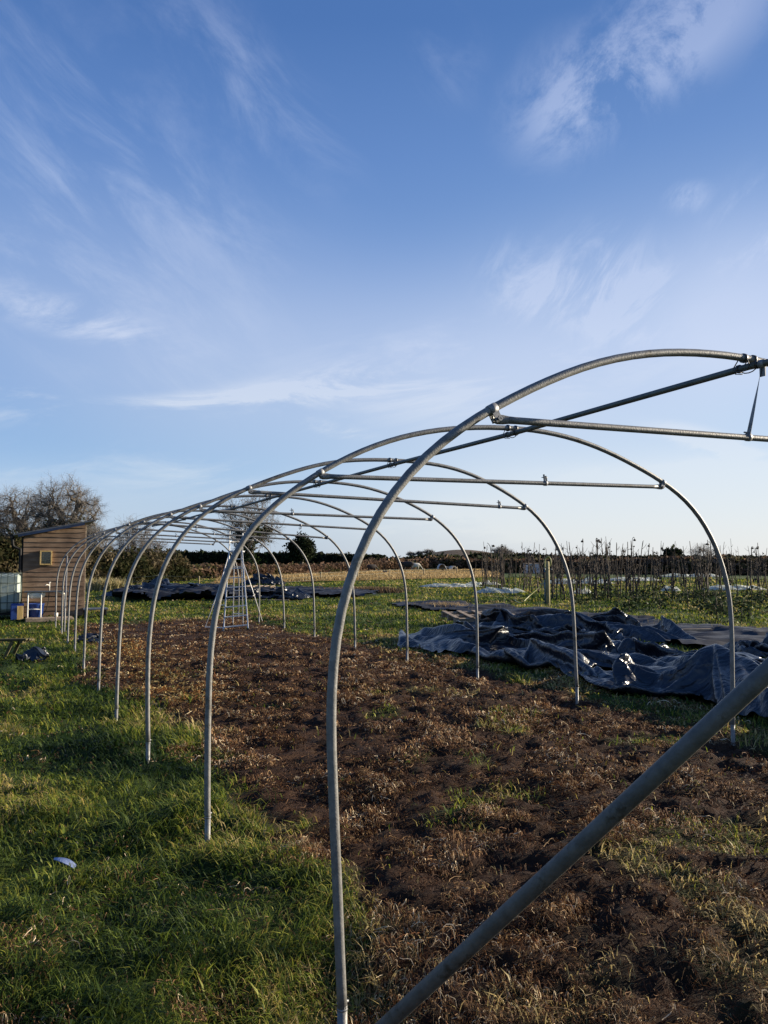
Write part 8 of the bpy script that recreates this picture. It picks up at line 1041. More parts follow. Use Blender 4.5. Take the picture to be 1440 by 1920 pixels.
# ------------------------------------------------------------------ pallets and planks
def pallet(parent, w=1.2, d=.8, z0=0):
    for i in range(5):
        MB().box((-w / 2 + .06 + i * (w - .12) / 4, 0, z0 + .13), (.10, d, .022), bev=.003).build('board', M['oldwood'], parent)
    for j in (-1, 0, 1):
        MB().box((0, j * (d / 2 - .05), z0 + .075), (w, .09, .08), bev=.004).build('bearer', M['oldwood'], parent)
    for j in (-1, 0, 1):
        MB().box((0, j * (d / 2 - .05), z0 + .012), (w, .09, .02), bev=.003).build('bottom_board', M['oldwood'], parent)
x_, y_ = G(930, 1168, .15)
p = tag(empty('pallet', (x_ - .35, y_, gz(x_, y_) + .16), .25), 'grey timber pallet half buried in black plastic sheet', 'pallet'); pallet(p, 1.5, .9); p.rotation_euler[0] = .10
x_, y_ = G(487, 1117)
p = tag(empty('pallet', (x_, y_, gz(x_, y_) + .22), -.08), 'small pale pallet on dark sheet beyond the stepladder', 'pallet'); pallet(p, 1.1, .8)
def plank(px, py, L, rz, lab, mat='oldwood', w=.12, th=.03, lift=.05, tilt=0):
    x_, y_ = G(px, py)
    o = MB().box((0, 0, 0), (L, w, th), bev=.003).build('plank', M[mat], None, (x_, y_, gz(x_, y_) + lift), rz)
    o.rotation_euler[1] = tilt
    tag(o, lab, 'plank', 'loose planks')
plank(1085, 1181, 1.6, -.35, 'long grey plank holding the ground cover down behind the third hoop leg', lift=.1)
plank(1290, 1207, .9, .15, 'pale stick lying behind the bulging black heap', lift=.2, w=.06)
plank(478, 1131, 2.3, .05, 'thin pale plank lying in front of the dark sheet beyond the stepladder', lift=.05, w=.08)
plank(445, 1119, 1.4, -.2, 'weathered plank on the dark sheet just behind the stepladder', lift=.35)

# ------------------------------------------------------------------ stepladder platform
def P3(px, py, d): return Vector((*D(px, d), ZH(py, d)))
LD = 15.75
lx, ly = D(444, LD)
lg = gz(lx, ly)
lad = tag(empty('platform_stepladder', (lx, ly, lg), .08), 'tall aluminium platform stepladder standing inside the far end of the frame', 'stepladder')
pt = .011; H_ = 1.60
fl0, fr0, fl1, fr1 = Vector((-.245, 0, -.02)), Vector((.25, 0, .03)), Vector((-.225, .62, H_)), Vector((.05, .62, H_))
rl0, rr0, rl1, rr1 = Vector((-.20, 1.25, 0)), Vector((.02, 1.25, 0)), Vector((-.13, .72, H_)), Vector((.02, .72, H_))
for a_, b_ in ((fl0, fl1), (fr0, fr1)): MB().bar(a_, b_, .024, .04, (0, 1, 0)).build('side_rail', M['alu'], lad)
for a_, b_ in ((rl0, rl1), (rr0, rr1)): MB().bar(a_, b_, .022, .03, (0, 1, 0)).build('rear_leg', M['alu'], lad)
for i in range(8):
    t = .05 + i * .122
    a_, b_ = fl0.lerp(fl1, t), fr0.lerp(fr1, t)
    MB().bar(a_, b_, .07, .02).build('tread', M['alu'], lad)
for i in (1, 3, 5):
    t = i * .16; MB().bar(rl0.lerp(rl1, t), rr0.lerp(rr1, t), .02, .02).build('rear_rung', M['alu'], lad)
MB().box((-.085, .80, H_ + .01), (.30, .40, .03), bev=.004).build('platform', M['alu'], lad)
gl = MB(); gl.tube(catmull([(-.225, .62, H_ - .5), (-.225, .66, H_), (-.225, .66, H_ + .42), (-.20, .67, H_ + .49), (-.14, .68, H_ + .51), (-.02, .68, H_ + .51), (.03, .67, H_ + .48), (.05, .66, H_ + .40), (.05, .64, H_)], 3), .013, 8); gl.build('guard_rail', M['alu'], lad)
gl = MB(); gl.tube([(-.225, .66, H_ + .22), (-.225, 1.0, H_ + .22), (.05, 1.0, H_ + .22), (.05, .66, H_ + .22)], .011, 8); gl.build('guard_rail', M['alu'], lad)
MB().tube([(-.225, .66, H_ - .02), (-.43, .45, .75), (-.66, .3, .03)], .010, 8).build('stabiliser', M['alu'], lad)
MB().tube([(.04, .64, H_ - .15), (.26, .72, .8), (.47, .8, .12)], .010, 8).build('stabiliser', M['alu'], lad)
MB().bar((-.66, .3, .05), (-.235, .03, .05), .02, .02).build('stabiliser_tie', M['alu'], lad)
MB().bar((-.53, .38, .50), (-.23, .2, .50), .016, .016).build('stabiliser_tie', M['alu'], lad)
for c_ in (fl0, fr0): MB().box(c_ + Vector((0, 0, -.01)), (.045, .075, .05), bev=.006).build('rubber_foot', M['black'], lad)

# ------------------------------------------------------------------ timber shed
SD = 20.2
sx0, sy0 = D(50, SD); sx1, sy1 = D(156, SD * 1.0)
m, nt, b, out = newmat('weatherboard')
tc = N(nt, 'ShaderNodeTexCoord'); mp_ = N(nt, 'ShaderNodeMapping'); mp_.inputs['Scale'].default_value = (.8, 1, 9); nt.links.new(tc.outputs['Object'], mp_.inputs[0])
n1 = N(nt, 'ShaderNodeTexNoise', i_Scale=3., i_Detail=7., i_Roughness=.65, i_Distortion=.5); nt.links.new(mp_.outputs[0], n1.inputs[0])
n0 = N(nt, 'ShaderNodeTexNoise', i_Scale=2.2, i_Detail=3.); nt.links.new(tc.outputs['Object'], n0.inputs[0])
mxa = N(nt, 'ShaderNodeMath', operation='MULTIPLY_ADD'); nt.links.new(n0.outputs[0], mxa.inputs[0]); mxa.inputs[1].default_value = .5; 
mxb = N(nt, 'ShaderNodeMath', operation='MULTIPLY'); mxb.inputs[1].default_value = .55; nt.links.new(n1.outputs[0], mxb.inputs[0]); nt.links.new(mxb.outputs[0], mxa.inputs[2])
r = ramp(nt, [(.38, (.085, .052, .032)), (.52, (.165, .108, .068)), (.68, (.26, .185, .125))], mxa.outputs[0])
vk = N(nt, 'ShaderNodeTexVoronoi', i_Scale=2.6); mpk = N(nt, 'ShaderNodeMapping'); mpk.inputs['Scale'].default_value = (1, 1, 1.7); nt.links.new(tc.outputs['Object'], mpk.inputs[0]); nt.links.new(mpk.outputs[0], vk.inputs[0])
rk = ramp(nt, [(.05, (.25, .2, .18)), (.11, (1, 1, 1))], vk.outputs[0])
mk = N(nt, 'ShaderNodeMixRGB', blend_type='MULTIPLY'); mk.inputs[0].default_value = .9
sz_ = N(nt, 'ShaderNodeSeparateXYZ'); nt.links.new(tc.outputs['Object'], sz_.inputs[0])
dv_ = N(nt, 'ShaderNodeMath', operation='DIVIDE'); dv_.inputs[1].default_value = .128; nt.links.new(sz_.outputs[2], dv_.inputs[0])
fo_ = N(nt, 'ShaderNodeMath', operation='FLOOR'); nt.links.new(dv_.outputs[0], fo_.inputs[0])
wn_ = N(nt, 'ShaderNodeTexWhiteNoise', noise_dimensions='1D'); nt.links.new(fo_.outputs[0], wn_.inputs['W'])
rb_ = ramp(nt, [(0, (.72, .68, .64)), (1, (1.18, 1.14, 1.09))], wn_.outputs['Value'])
mb_ = N(nt, 'ShaderNodeMixRGB', blend_type='MULTIPLY'); mb_.inputs[0].default_value = 1; nt.links.new(r.outputs[0], mb_.inputs[1]); nt.links.new(rb_.outputs[0], mb_.inputs[2]); nt.links.new(mb_.outputs[0], mk.inputs[1]); nt.links.new(rk.outputs[0], mk.inputs[2]); nt.links.new(mk.outputs[0], b.inputs['Base Color'])
b.inputs['Roughness'].default_value = .85
bp_ = N(nt, 'ShaderNodeBump', i_Strength=.3, i_Distance=.01); nt.links.new(n1.outputs[0], bp_.inputs['Height']); nt.links.new(bp_.outputs[0], b.inputs['Normal'])
M['board'] = m
W_ = 1.48; DP = 1.8
shed_o = Vector((*D(103, SD), gz(*D(103, SD))))
shed = tag(empty('timber_shed', shed_o, TH - .02), 'small weatherboarded timber shed with sloping roof and yellow framed window', 'shed')
zL, zR = 2.12, 2.43
def clad(fr, n_, x0, x1, ztop, yy, flip=1):
    mb = MB(); hb = .128
    i = 0; z = .02
    while z < max(ztop(x0), ztop(x1)):
        jit = .012 * math.sin(i * 3.7)
        zt0 = min(z + hb + .025, ztop(x0)); zt1 = min(z + hb + .025, ztop(x1))
        z0b = min(z + jit * .3, zt0); z1b = min(z + .006 * math.cos(i * 2.3), zt1)
        if zt0 - z0b < .005 and zt1 - z1b < .005: break
        nS = 12
        vs = []
        for k in range(nS + 1):
            t = k / nS; xx = x0 + (x1 - x0) * t
            zb = z + .007 * math.sin(xx * 5 + i * 2.1) + .004 * math.sin(xx * 13 + i)
            zt = min(z + hb + .03, ztop(xx)); zb = min(zb, zt)
            vs += [(xx, yy - .030, zb), (xx, yy, zb), (xx, yy, zt), (xx, yy - .008, zt)]
        fs = []
        for k in range(nS):
            o_ = k * 4; fs += [(o_, o_ + 4, o_ + 7, o_ + 3), (o_, o_ + 1, o_ + 5, o_ + 4), (o_ + 3, o_ + 7, o_ + 6, o_ + 2)]
        fs += [(0, 3, 2, 1), (nS * 4, nS * 4 + 1, nS * 4 + 2, nS * 4 + 3)]
        mb.add(vs, fs); z += hb; i += 1
    return mb
ztop = lambda x: zL + (zR - zL) * (x + W_ / 2) / W_
clad(shed, 0, -W_ / 2, W_ / 2, ztop, 0).build('front_wall', M['board'], shed)
core = MB(); x0, x1, y0, y1 = -W_ / 2 + .02, W_ / 2 - .02, .004, DP
core.add([(x0, y0, 0), (x1, y0, 0), (x1, y1, 0), (x0, y1, 0), (x0, y0, zL - .01), (x1, y0, zR - .02), (x1, y1, zR - .02), (x0, y1, zL - .01)], [(0, 1, 5, 4), (1, 2, 6, 5), (2, 3, 7, 6), (3, 0, 4, 7), (4, 5, 6, 7), (3, 2, 1, 0)])
core.build('wall_frame', M['board'], shed)
sl = math.atan2(zR - zL, W_)
rf = MB(); RL = 2.02; rf.box(Vector((.0, DP / 2 - .03, (zL + zR) / 2 + .05)), (RL, DP + .3, .035), Matrix.Rotation(-sl, 3, 'Y'), .004).build('roof', M['roof'], shed)
MB().box(Vector((-.08, -.17, (zL + zR) / 2 + .008 - .02)), (1.62, .012, .06), Matrix.Rotation(-sl, 3, 'Y')).build('roof_liner_edge', M['bluefilm'], shed)
gt = MB(); gt.tube([(-1.02, -.16, zL - .04), (-1.02, DP + .1, zL - .07)], .05, 10); gt.build('gutter', M['black'], shed)
dp = MB(); dp.tube(catmull([(-1.0, -.05, zL - .08), (-.99, -.05, zL - .24), (-.96, -.04, zL - .30), (-.84, -.02, zL - .36), (-.81, -.02, zL - .42), (-.81, -.02, .9)], 3), .034, 10); dp.build('downpipe', M['black'], shed)
MB().box((-.762, .05, (zL - .08) / 2 + .1), (.04, .09, zL - .2), bev=.004).build('corner_trim', M['black'], shed)
MB().box((.755, .04, zR / 2 + .0), (.035, .09, zR - .12), bev=.004).build('corner_trim', M['oldwood'], shed)
wn = MB(); wx0, wx1, wz0, wz1 = -.335, -.075, 1.36, 1.70
for (c_, s_) in (((wx0, -.055, (wz0 + wz1) / 2), (.03, .10, wz1 - wz0 + .03)), ((wx1, -.055, (wz0 + wz1) / 2), (.03, .10, wz1 - wz0 + .03)), (((wx0 + wx1) / 2, -.055, wz1), (wx1 - wx0 - .03, .10, .03)), (((wx0 + wx1) / 2, -.055, wz0), (wx1 - wx0 - .03, .10, .03))):
    wn.box(c_, s_, bev=.003)
wo = wn.build('window', M['yellowwood'], shed)
m, nt, b, out = newmat('window_glass'); b.inputs['Base Color'].default_value = (.03, .04, .035, 1); b.inputs['Roughness'].default_value = .08; b.inputs['Specular IOR Level'].default_value = .8
nz = N(nt, 'ShaderNodeTexNoise', i_Scale=9., i_Detail=4.); r = ramp(nt, [(.4, (.01, .014, .012)), (.65, (.10, .13, .09))], nz.outputs[0]); nt.links.new(r.outputs[0], b.inputs['Base Color']); M['glass'] = m
MB().box(((wx0 + wx1) / 2, -.045, (wz0 + wz1) / 2), (wx1 - wx0 - .03, .01, wz1 - wz0 - .03)).build('pane', M['glass'], wo)

def shed_pt(x, y, z=0):
    v = Matrix.Rotation(TH - .02, 3, 'Z') @ Vector((x, y, 0)) + shed_o; return (v.x, v.y, gz(v.x, v.y) + z)
# outdoor wash stand in front of the shed
ws = tag(empty('wash_stand', shed_pt(-.30, -.45), TH - .02), 'white tubular wash stand with basin and tap against the shed wall', 'wash stand')
fz = .70
for xx in (-.30, .0):
    MB().tube(catmull([(xx, -.22, 0), (xx, -.22, fz - .08), (xx + (.03 if xx < 0 else -.0), -.21, fz - .02), (xx + .05, -.2, fz)], 3), .016, 8).build('leg', M['whitepipe'], ws)
for xx in (.50, .55):
    MB().tube(catmull([(xx, -.2 + (xx - .5) * 2, 0), (xx, -.2 + (xx - .5) * 2, fz - .12), (xx - .03, -.2, fz - .03), (xx - .1, -.2, fz)], 3), .013, 8).build('leg', M['whitepipe'], ws)
MB().tube([(-.30, -.22, .28), (.0, -.22, .28)], .012, 8).build('cross_rail', M['whitepipe'], ws)
MB().box((.12, -.05, fz + .015), (1.02, .42, .03), bev=.006).build('worktop', M['roof'], ws)
bs = MB(); bs.lathe((-.10, -.06, fz - .16), [(.02, 0), (.12, .005), (.185, .05), (.205, .12), (.205, .155), (.19, .155), (.17, .1), (.1, .03), (.01, .025)], 20); o_ = bs.build('basin', M['ceramic'], ws); o_.scale = (1.05, .8, 1)
tp = MB(); tp.tube([(.19, -.05, fz + .03), (.19, -.05, fz + .24)], .012, 8); tp.tube([(.19, -.05, fz + .17), (.12, -.10, fz + .19), (.09, -.12, fz + .16)], .010, 8); tp.tube([(.16, -.05, fz + .245), (.22, -.05, fz + .245)], .008, 6); tp.build('tap', M['whitepipe'], ws)
MB().tube(catmull([(.18, -.1, fz - .02), (.17, -.1, .45), (.12, -.12, .25), (.02, -.1, .1)], 3), .010, 6).build('waste_pipe', M['black'], ws)
# things under and beside it
o = MB().lathe((0, 0, 0), [(.0, 0), (.16, 0), (.20, .38), (.215, .40), (.21, .41), (.19, .40), (.15, .02), (0, .02)], 20).build('plastic_tub', M['blue'], None, shed_pt(-.42, -.42, 0)); tag(o, 'blue plastic tub under the white wash stand', 'tub')
o = MB().box((0, 0, .21), (.30, .36, .42), bev=.02).build('plastic_crate', M['blue'], None, shed_pt(-.84, -.38, 0), TH); tag(o, 'dark blue crate between the white tank and the wash stand', 'crate')
o = MB().box((0, 0, .20), (.14, .04, .34), bev=.004).build('timber_block', M['yellowwood'], None, shed_pt(-.77, -.66, 0), TH); tag(o, 'short upright yellow timber board by the blue crate', 'board')
o = MB().box((0, 0, .05), (1.1, .5, .10), bev=.01).build('timber_step', M['oldwood'], None, shed_pt(-.10, -.70, -.02), TH); tag(o, 'low mossy timber step in front of the wash stand', 'step')
o = MB().lathe((0, 0, 0), [(0, 0), (.04, 0), (.045, .1), (.04, .1), (.035, .01), (0, .01)], 14).build('mug', M['whitepipe'], None, shed_pt(.06, -.66, .08)); tag(o, 'small white mug on the step under the wash stand', 'mug')
tb = tag(empty('low_table', shed_pt(1.02, -.2), TH), 'low dark bench in the grass right of the shed', 'bench')
MB().box((0, 0, .22), (.62, .4, .04), bev=.005).build('top', M['roof'], tb)
for xx in (-.25, .25): MB().box((xx, 0, .1), (.05, .32, .2), bev=.004).build('leg', M['black'], tb)

# intermediate bulk container on its pallet
tk_o = Vector((*D(-8, 19.3), gz(*D(-8, 19.3))))
tk = tag(empty('water_tank', tk_o, TH - .06), 'milky white water tank in a steel cage left of the shed', 'water tank')
TW_, TH_ = 1.22, .98
MB().box((0, .5, .20 + TH_ / 2), (TW_ - .06, .94, TH_ - .04), bev=.06).build('tank', M['tank'], tk)
cg = MB()
for i in range(9): 
    xx = -TW_ / 2 + i * TW_ / 8; cg.tube([(xx, -.02, .18), (xx, -.02, .20 + TH_)], .009, 6); cg.tube([(xx, -.02, .20 + TH_), (xx, 1.02, .20 + TH_)], .009, 6)
for j in range(5):
    zz = .20 + j * TH_ / 4; cg.tube([(-TW_ / 2, -.02, zz), (TW_ / 2, -.02, zz)], .010, 6); cg.tube([(TW_ / 2, -.02, zz), (TW_ / 2, 1.02, zz)], .009, 6); cg.tube([(-TW_ / 2, -.02, zz), (-TW_ / 2, 1.02, zz)], .009, 6)
for i in range(6):
    yy = -.02 + i * 1.04 / 5; cg.tube([(TW_ / 2, yy, .18), (TW_ / 2, yy, .20 + TH_)], .009, 6)
cg.build('cage', M['cage'], tk)
pl = MB(); pl.box((0, .5, .155), (TW_, 1.04, .05), bev=.005)
for xx in (-.5, 0, .5): pl.box((xx, .5, .065), (.14, 1.0, .13), bev=.005)
pl.build('pallet_base', M['black'], tk)
MB().lathe((.05, .5, .2 + TH_ - .02), [(.0, .05), (.11, .05), (.12, .03), (.12, 0)], 20).build('lid', M['black'], tk)

# low trestle with planks at the left edge
tx, ty = D(18, 12.1)
tr = tag(empty('plank_trestle', (tx, ty, gz(tx, ty)), .12), 'low mossy plank trestle on the grass at the left edge', 'trestle')
for i in range(5): MB().box((-.1, -.18 + i * .1, .30 - .012 * i), (.92 + .05 * math.sin(i), .085, .028), bev=.003).build('board', M['mossywood'], tr)
for xx in (-.45, .28): MB().bar((xx, -.2, .27), (xx, .22, .26), .05, .05).build('bearer', M['mossywood'], tr)
for xx, dx in ((-.45, -.05), (.12, -.09)):
    for yy in (-.18, .2): MB().bar((xx + .03, yy, .27), (xx + dx, yy, .0), .045, .03, (0, 1, 0)).build('leg', M['mossywood'], tr)
x_, y_ = G(62, 1238)
sheet('plastic_bag', 1, x_, y_, .3, (.13, .2, .3), 'dark blue plastic bag slumped by the low trestle', 'bag', 'bag', None, 0, ((0, 0, .14, .1),), True, (8, 50, 20, 62))
x_, y_ = G(170, 1200)
sheet('plastic_bag', 0, x_, y_, .2, (.13, .2, .3), 'small black bag on the mud between the far left legs', 'bag', 'bag', None, 0, ((0, 0, .14, .07),), True, (8, 50, 20, 62))
# scrap of pale plastic in the near grass
x_, y_ = G(121, 1612); z_ = gz(x_, y_) + .042
vs = []; 
for i in range(9):
    t = i / 8; w_ = .017 * math.sin(PI * min(1, t * .75 + .05)) ; cz = .012 * math.sin(t * 3)
    vs += [(t * .15 - .075, -w_, cz), (t * .15 - .075, w_, cz + .006), (t * .15 - .075, w_, cz + .009), (t * .15 - .075, -w_, cz + .003)]
fs = []
for i in range(8):
    o_ = i * 4
    for k in range(4): fs.append((o_ + k, o_ + (k + 1) % 4, o_ + 4 + (k + 1) % 4, o_ + 4 + k))
fs += [(0, 3, 2, 1), (32, 33, 34, 35)]
o = MB().add(vs, fs).build('plastic_scrap', M['scrap'], None, (x_, y_, z_), -.45); o.rotation_euler[1] = .12
tag(o, 'pointed scrap of pale blue plastic in the near left grass', 'plastic scrap')
# strip of rusty tape on a hoop foot area is left out: nothing in the photo names it

# ------------------------------------------------------------------ vegetation helpers
def quads_cloud(P, size, cols, flat=.0, elong=1.0):
    """small randomly turned quads at points P"""
    n = len(P)
    a = RNG.normal(size=(n, 3)); a /= np.linalg.norm(a, axis=1)[:, None]
    b_ = RNG.normal(size=(n, 3)); b_ -= (b_ * a).sum(1)[:, None] * a; b_ /= np.linalg.norm(b_, axis=1)[:, None]
    sz = size * (.6 + .8 * RNG.random(n))[:, None]
    a = a * sz * .5; b_ = b_ * sz * .5 * elong
    V = np.stack([P - a - b_, P + a - b_ * .6, P + a * .7 + b_, P - a + b_ * .8], 1)
    return V.reshape(-1, 3), np.arange(n * 4).reshape(n, 4), np.repeat(cols, 4, 0)

def seg_mesh(S, nside=3):
    """S: (n, 8) p0 p1 r0 r1 -> open prisms"""
    S = np.asarray(S); p0, p1, r0, r1 = S[:, 0:3], S[:, 3:6], S[:, 6:7], S[:, 7:8]
    d = p1 - p0; d /= (np.linalg.norm(d, axis=1)[:, None] + 1e-9)
    ref = np.where(np.abs(d[:, 2:3]) < .9, np.array([[0, 0, 1.]]), np.array([[1., 0, 0]]))
    s_ = np.cross(d, ref); s_ /= np.linalg.norm(s_, axis=1)[:, None]; t = np.cross(d, s_)
    V = []
    for k in range(nside):
        an = 2 * PI * k / nside; V.append(p0 + (s_ * math.cos(an) + t * math.sin(an)) * r0)
    for k in range(nside):
        an = 2 * PI * k / nside; V.append(p1 + (s_ * math.cos(an) + t * math.sin(an)) * r1)
    V = np.stack(V, 1).reshape(-1, 3)
    base = (np.arange(len(S)) * 2 * nside)[:, None]
    F_ = np.concatenate([base + np.array([[k, (k + 1) % nside, nside + (k + 1) % nside, nside + k]]) for k in range(nside)], 0)
    return V, F_

def grow_tree(pts, root, trunk_h, r_tip, expo=.42, wig=.12, seed=1, frac=.42, lean=(0, 0)):
    rg = np.random.default_rng(seed); segs = []
    H = pts[:, 2].max()
    fork = np.array(root) + np.array([lean[0], lean[1], trunk_h])
    def seg(p, q, r0, r1, n=3):
        last = p; L = np.linalg.norm(q - p)
        for i in range(1, n + 1):
            t = i / n; c = p + (q - p) * t + (rg.normal(size=3) * L * wig if i < n else 0)
            segs.append((*last, *c, r0 + (r1 - r0) * (i - 1) / n, r0 + (r1 - r0) * t)); last = c
    R = lambda n: r_tip * n ** expo
    seg(np.array(root, float), fork, R(len(pts)) * 1.25, R(len(pts)), 4)
    stack = [(fork, pts, 0)]
    while stack:
        p, ps, dep = stack.pop()
        n = len(ps)
        if n == 1:
            q = ps[0]; seg(p, q, r_tip * 1.1, r_tip * .5, 2)
            continue
        c = ps.mean(0); dv = ps - p
        dirs = dv / (np.linalg.norm(dv, axis=1)[:, None] + 1e-6)
        m_ = dirs.mean(0); X_ = dirs - m_
        w, v = np.linalg.eigh(X_.T @ X_ + np.eye(3) * 1e-9)
        ax_ = v[:, 2]; pr = X_ @ ax_
        med = np.quantile(pr, .5 + rg.uniform(-.18, .18))
        A = ps[pr <= med]; B = ps[pr > med]
        if len(A) == 0 or len(B) == 0: A, B = ps[: n // 2], ps[n // 2:]
        for g in (A, B):
            cg = g.mean(0)
            if len(g) == 1: stack.append((p, g, dep + 1)); continue
            q = p + (cg - p) * (frac * (.75 + .5 * rg.random())) ; q = q + rg.normal(size=3) * np.linalg.norm(cg - p) * wig
            q[2] -= 0
            seg(p, q, R(len(g)), R(len(g)) * .93, 2 if len(g) < 20 else 3)
            stack.append((q, g, dep + 1))
    return np.array(segs)

def crown_pts(n, c, rad, seed, shell=.55, zmin=None, lobes=0.25):
    rg = np.random.default_rng(seed)
    out_ = []
    while len(out_) < n:
        v = rg.normal(size=3); v /= np.linalg.norm(v)
        rr = (shell + (1 - shell) * rg.random()) if rg.random() < .72 else rg.random() ** .6
        k = 1 + lobes * (fbm(np.array([v[0] * 2.2 + seed]), np.array([v[2] * 2.2 + v[1] * 1.5]), 2, seed)[0] - .5) * 2
        q = np.array(c) + v * rr * k * np.array(rad)
        if zmin is not None and q[2] < zmin: continue
        out_.append(q)
    return np.array(out_)

def bare_tree(name, loc, H, rx, label, seed, trunk=.35, ntips=900, r_tip=.012, cz=.6, rz_=.42, cat='tree', group=None, ivy=0, spray=4, spl=.45, shell=.5, lean=(0, 0), ry=None, twigr=.35, expo=.46, off=(0, 0)):
    x, y = loc; z = gz(x, y) - .1
    root = tag(empty(name, (x, y, z)), label, cat, group)
    pts = crown_pts(ntips, (off[0], off[1], H * cz), (rx, ry or rx * .9, H * rz_), seed, shell, H * .16)
    S = grow_tree(pts, (0, 0, 0), H * trunk, r_tip, expo=expo, seed=seed, lean=lean)
    rad = S[:, 6]
    big = S[rad > r_tip * 3.5]; fine = S[rad <= r_tip * 3.5]
    V, F_ = seg_mesh(big, 6); link('trunk', mesh_np('trunk', V, F_), M['bark'], root)
    # fine twigs fanning out of every tip
    rg = np.random.default_rng(seed + 50)
    tips = S[(rad <= r_tip * 1.6)]
    ex = []
    for _ in range(spray):
        p = tips[:, 0:3] + (tips[:, 3:6] - tips[:, 0:3]) * rg.random((len(tips), 1))
        d = tips[:, 3:6] - tips[:, 0:3]; d /= np.linalg.norm(d, axis=1)[:, None] + 1e-9
        d = d + rg.normal(size=d.shape) * .75; d /= np.linalg.norm(d, axis=1)[:, None]
        L = spl * (.4 + rg.random((len(tips), 1)))
        q = p + d * L * .6; q2 = q + (d + rg.normal(size=d.shape) * .4) * L * .4
        rr = np.full((len(tips), 1), r_tip * twigr * 1.5)
        ex.append(np.hstack([p, q, rr, rr * .8])); ex.append(np.hstack([q, q2, rr * .8, rr * .4]))
    fine = np.vstack([fine] + ex)
    V, F_ = seg_mesh(fine, 3); link('crown', mesh_np('crown', V, F_, False), M['twig'], root)
    if ivy:
        src = big[big[:, 2] < H * ivy]
        if len(src):
            w = (src[:, 6] + .02); k = rg.choice(len(src), 3000, p=w / w.sum())
            t = rg.random((len(k), 1)); P = src[k, 0:3] * (1 - t) + src[k, 3:6] * t
            P = P + rg.normal(size=P.shape) * (src[k, 6:7] * 1.1 + H * .011 + H * .022 * (rg.random((len(k), 1)) < .45))
            col = np.array([(.012, .024, .007)]) * (.5 + 1.6 * rg.random((len(P), 1)) ** 1.5) + np.array([(.006, .004, 0)])
            V, F_, C = quads_cloud(P, H * .022, col); link('ivy', mesh_np('ivy', V, F_, False, C), M['leaf'], root)
    return root

PAL_H = {'brown': [(.070, .046, .030), (.13, .082, .055), (.20, .13, .085), (.065, .06, .026)],
         'dark': [(.010, .015, .008), (.018, .026, .012), (.030, .038, .017), (.045, .040, .024)],
         'olive': [(.022, .026, .010), (.045, .042, .018), (.080, .064, .034), (.13, .105, .065)]}
def hedge(path, h, w, label, pal, dens=26, size=.22, seed=1, group='hedges', rough=.25, upright=1.4, hts=None, gap=0.):
    """a hedge along a path of ground points: twiggy leaf mass round a rough dark core, added to block light"""
    rg = np.random.default_rng(seed)
    P = [np.array(p, float) for p in path]; L = [np.linalg.norm(P[i + 1] - P[i]) for i in range(len(P) - 1)]; T = sum(L)
    root = tag(empty('hedge', (P[0][0], P[0][1], gz(*P[0]))), label, 'hedge', group)
    cum = np.r_[0, np.cumsum(L)]
    hts = hts or [h] * len(P)
    def at(s):
        x = np.interp(s, cum, [p[0] for p in P]); y = np.interp(s, cum, [p[1] for p in P]); hh = np.interp(s, cum, hts)
        i = np.clip(np.searchsorted(cum, s, side='right') - 1, 0, len(P) - 2)
        D_ = np.array([(P[j + 1] - P[j]) / L[j] for j in range(len(P) - 1)])[i]
        return x, y, hh, D_
    n = int(T * dens * (h + w) / size * .5)
    s = rg.random(n) * T; x, y, hh, D_ = at(s)
    hh = hh * (1 + rough * (fbm(s * .35 / max(h, .8) * 2, s * 0 + seed, 3, seed) - .5) * 2)
    t = rg.random(n)
    z = hh * (1 - (1 - t) ** 1.0 * rg.random(n) ** .35 * 1.0) if False else hh * rg.random(n) ** .8
    prof = np.sqrt(np.clip(1 - (z / (hh + .01)) ** 4, .05, 1))
    off = (rg.random(n) * 2 - 1); off = np.sign(off) * np.abs(off) ** .5 * w / 2 * prof
    X_ = x - D_[:, 1] * off; Y_ = y + D_[:, 0] * off
    spike = (rg.random(n) < .06) * rg.random(n) * h * .28
    Zg = ground_z(X_, Y_)
    pts = np.stack([X_ - P[0][0], Y_ - P[0][1], Zg + z + spike - gz(*P[0])], 1)
    pc = np.array(PAL_H[pal]); k = (fbm(s * .5, z * 1.5, 2, seed + 3) * 1.5 * len(pc) - .25 * len(pc) + rg.normal(size=n) * .8).astype(int).clip(0, len(pc) - 1)
    col = pc[k] * (.6 + .8 * rg.random((n, 1)))
    V, F_, C = quads_cloud(pts, size, col, elong=1 + upright)
    link('twigs', mesh_np('twigs', V, F_, False, C), M['brush'], root)
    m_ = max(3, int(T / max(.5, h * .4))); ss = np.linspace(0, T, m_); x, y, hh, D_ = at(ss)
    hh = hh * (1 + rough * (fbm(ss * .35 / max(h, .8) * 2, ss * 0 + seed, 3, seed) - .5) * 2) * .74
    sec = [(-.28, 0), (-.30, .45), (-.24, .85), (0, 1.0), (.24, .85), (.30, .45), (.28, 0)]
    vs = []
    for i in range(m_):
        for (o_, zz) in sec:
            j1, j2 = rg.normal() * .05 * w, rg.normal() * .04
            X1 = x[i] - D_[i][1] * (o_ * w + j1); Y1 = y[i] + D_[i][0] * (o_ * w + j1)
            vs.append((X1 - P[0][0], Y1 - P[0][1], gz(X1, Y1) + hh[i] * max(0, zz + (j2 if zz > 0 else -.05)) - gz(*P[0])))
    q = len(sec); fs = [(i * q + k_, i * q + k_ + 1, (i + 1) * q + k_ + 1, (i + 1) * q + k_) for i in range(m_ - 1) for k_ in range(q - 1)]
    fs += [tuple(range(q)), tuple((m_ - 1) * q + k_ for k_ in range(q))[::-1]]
    MB().add(vs, fs, True).build('core', M['core_' + pal], root)  # added dark body inside the twigs, stops light passing through the hedge
    return root
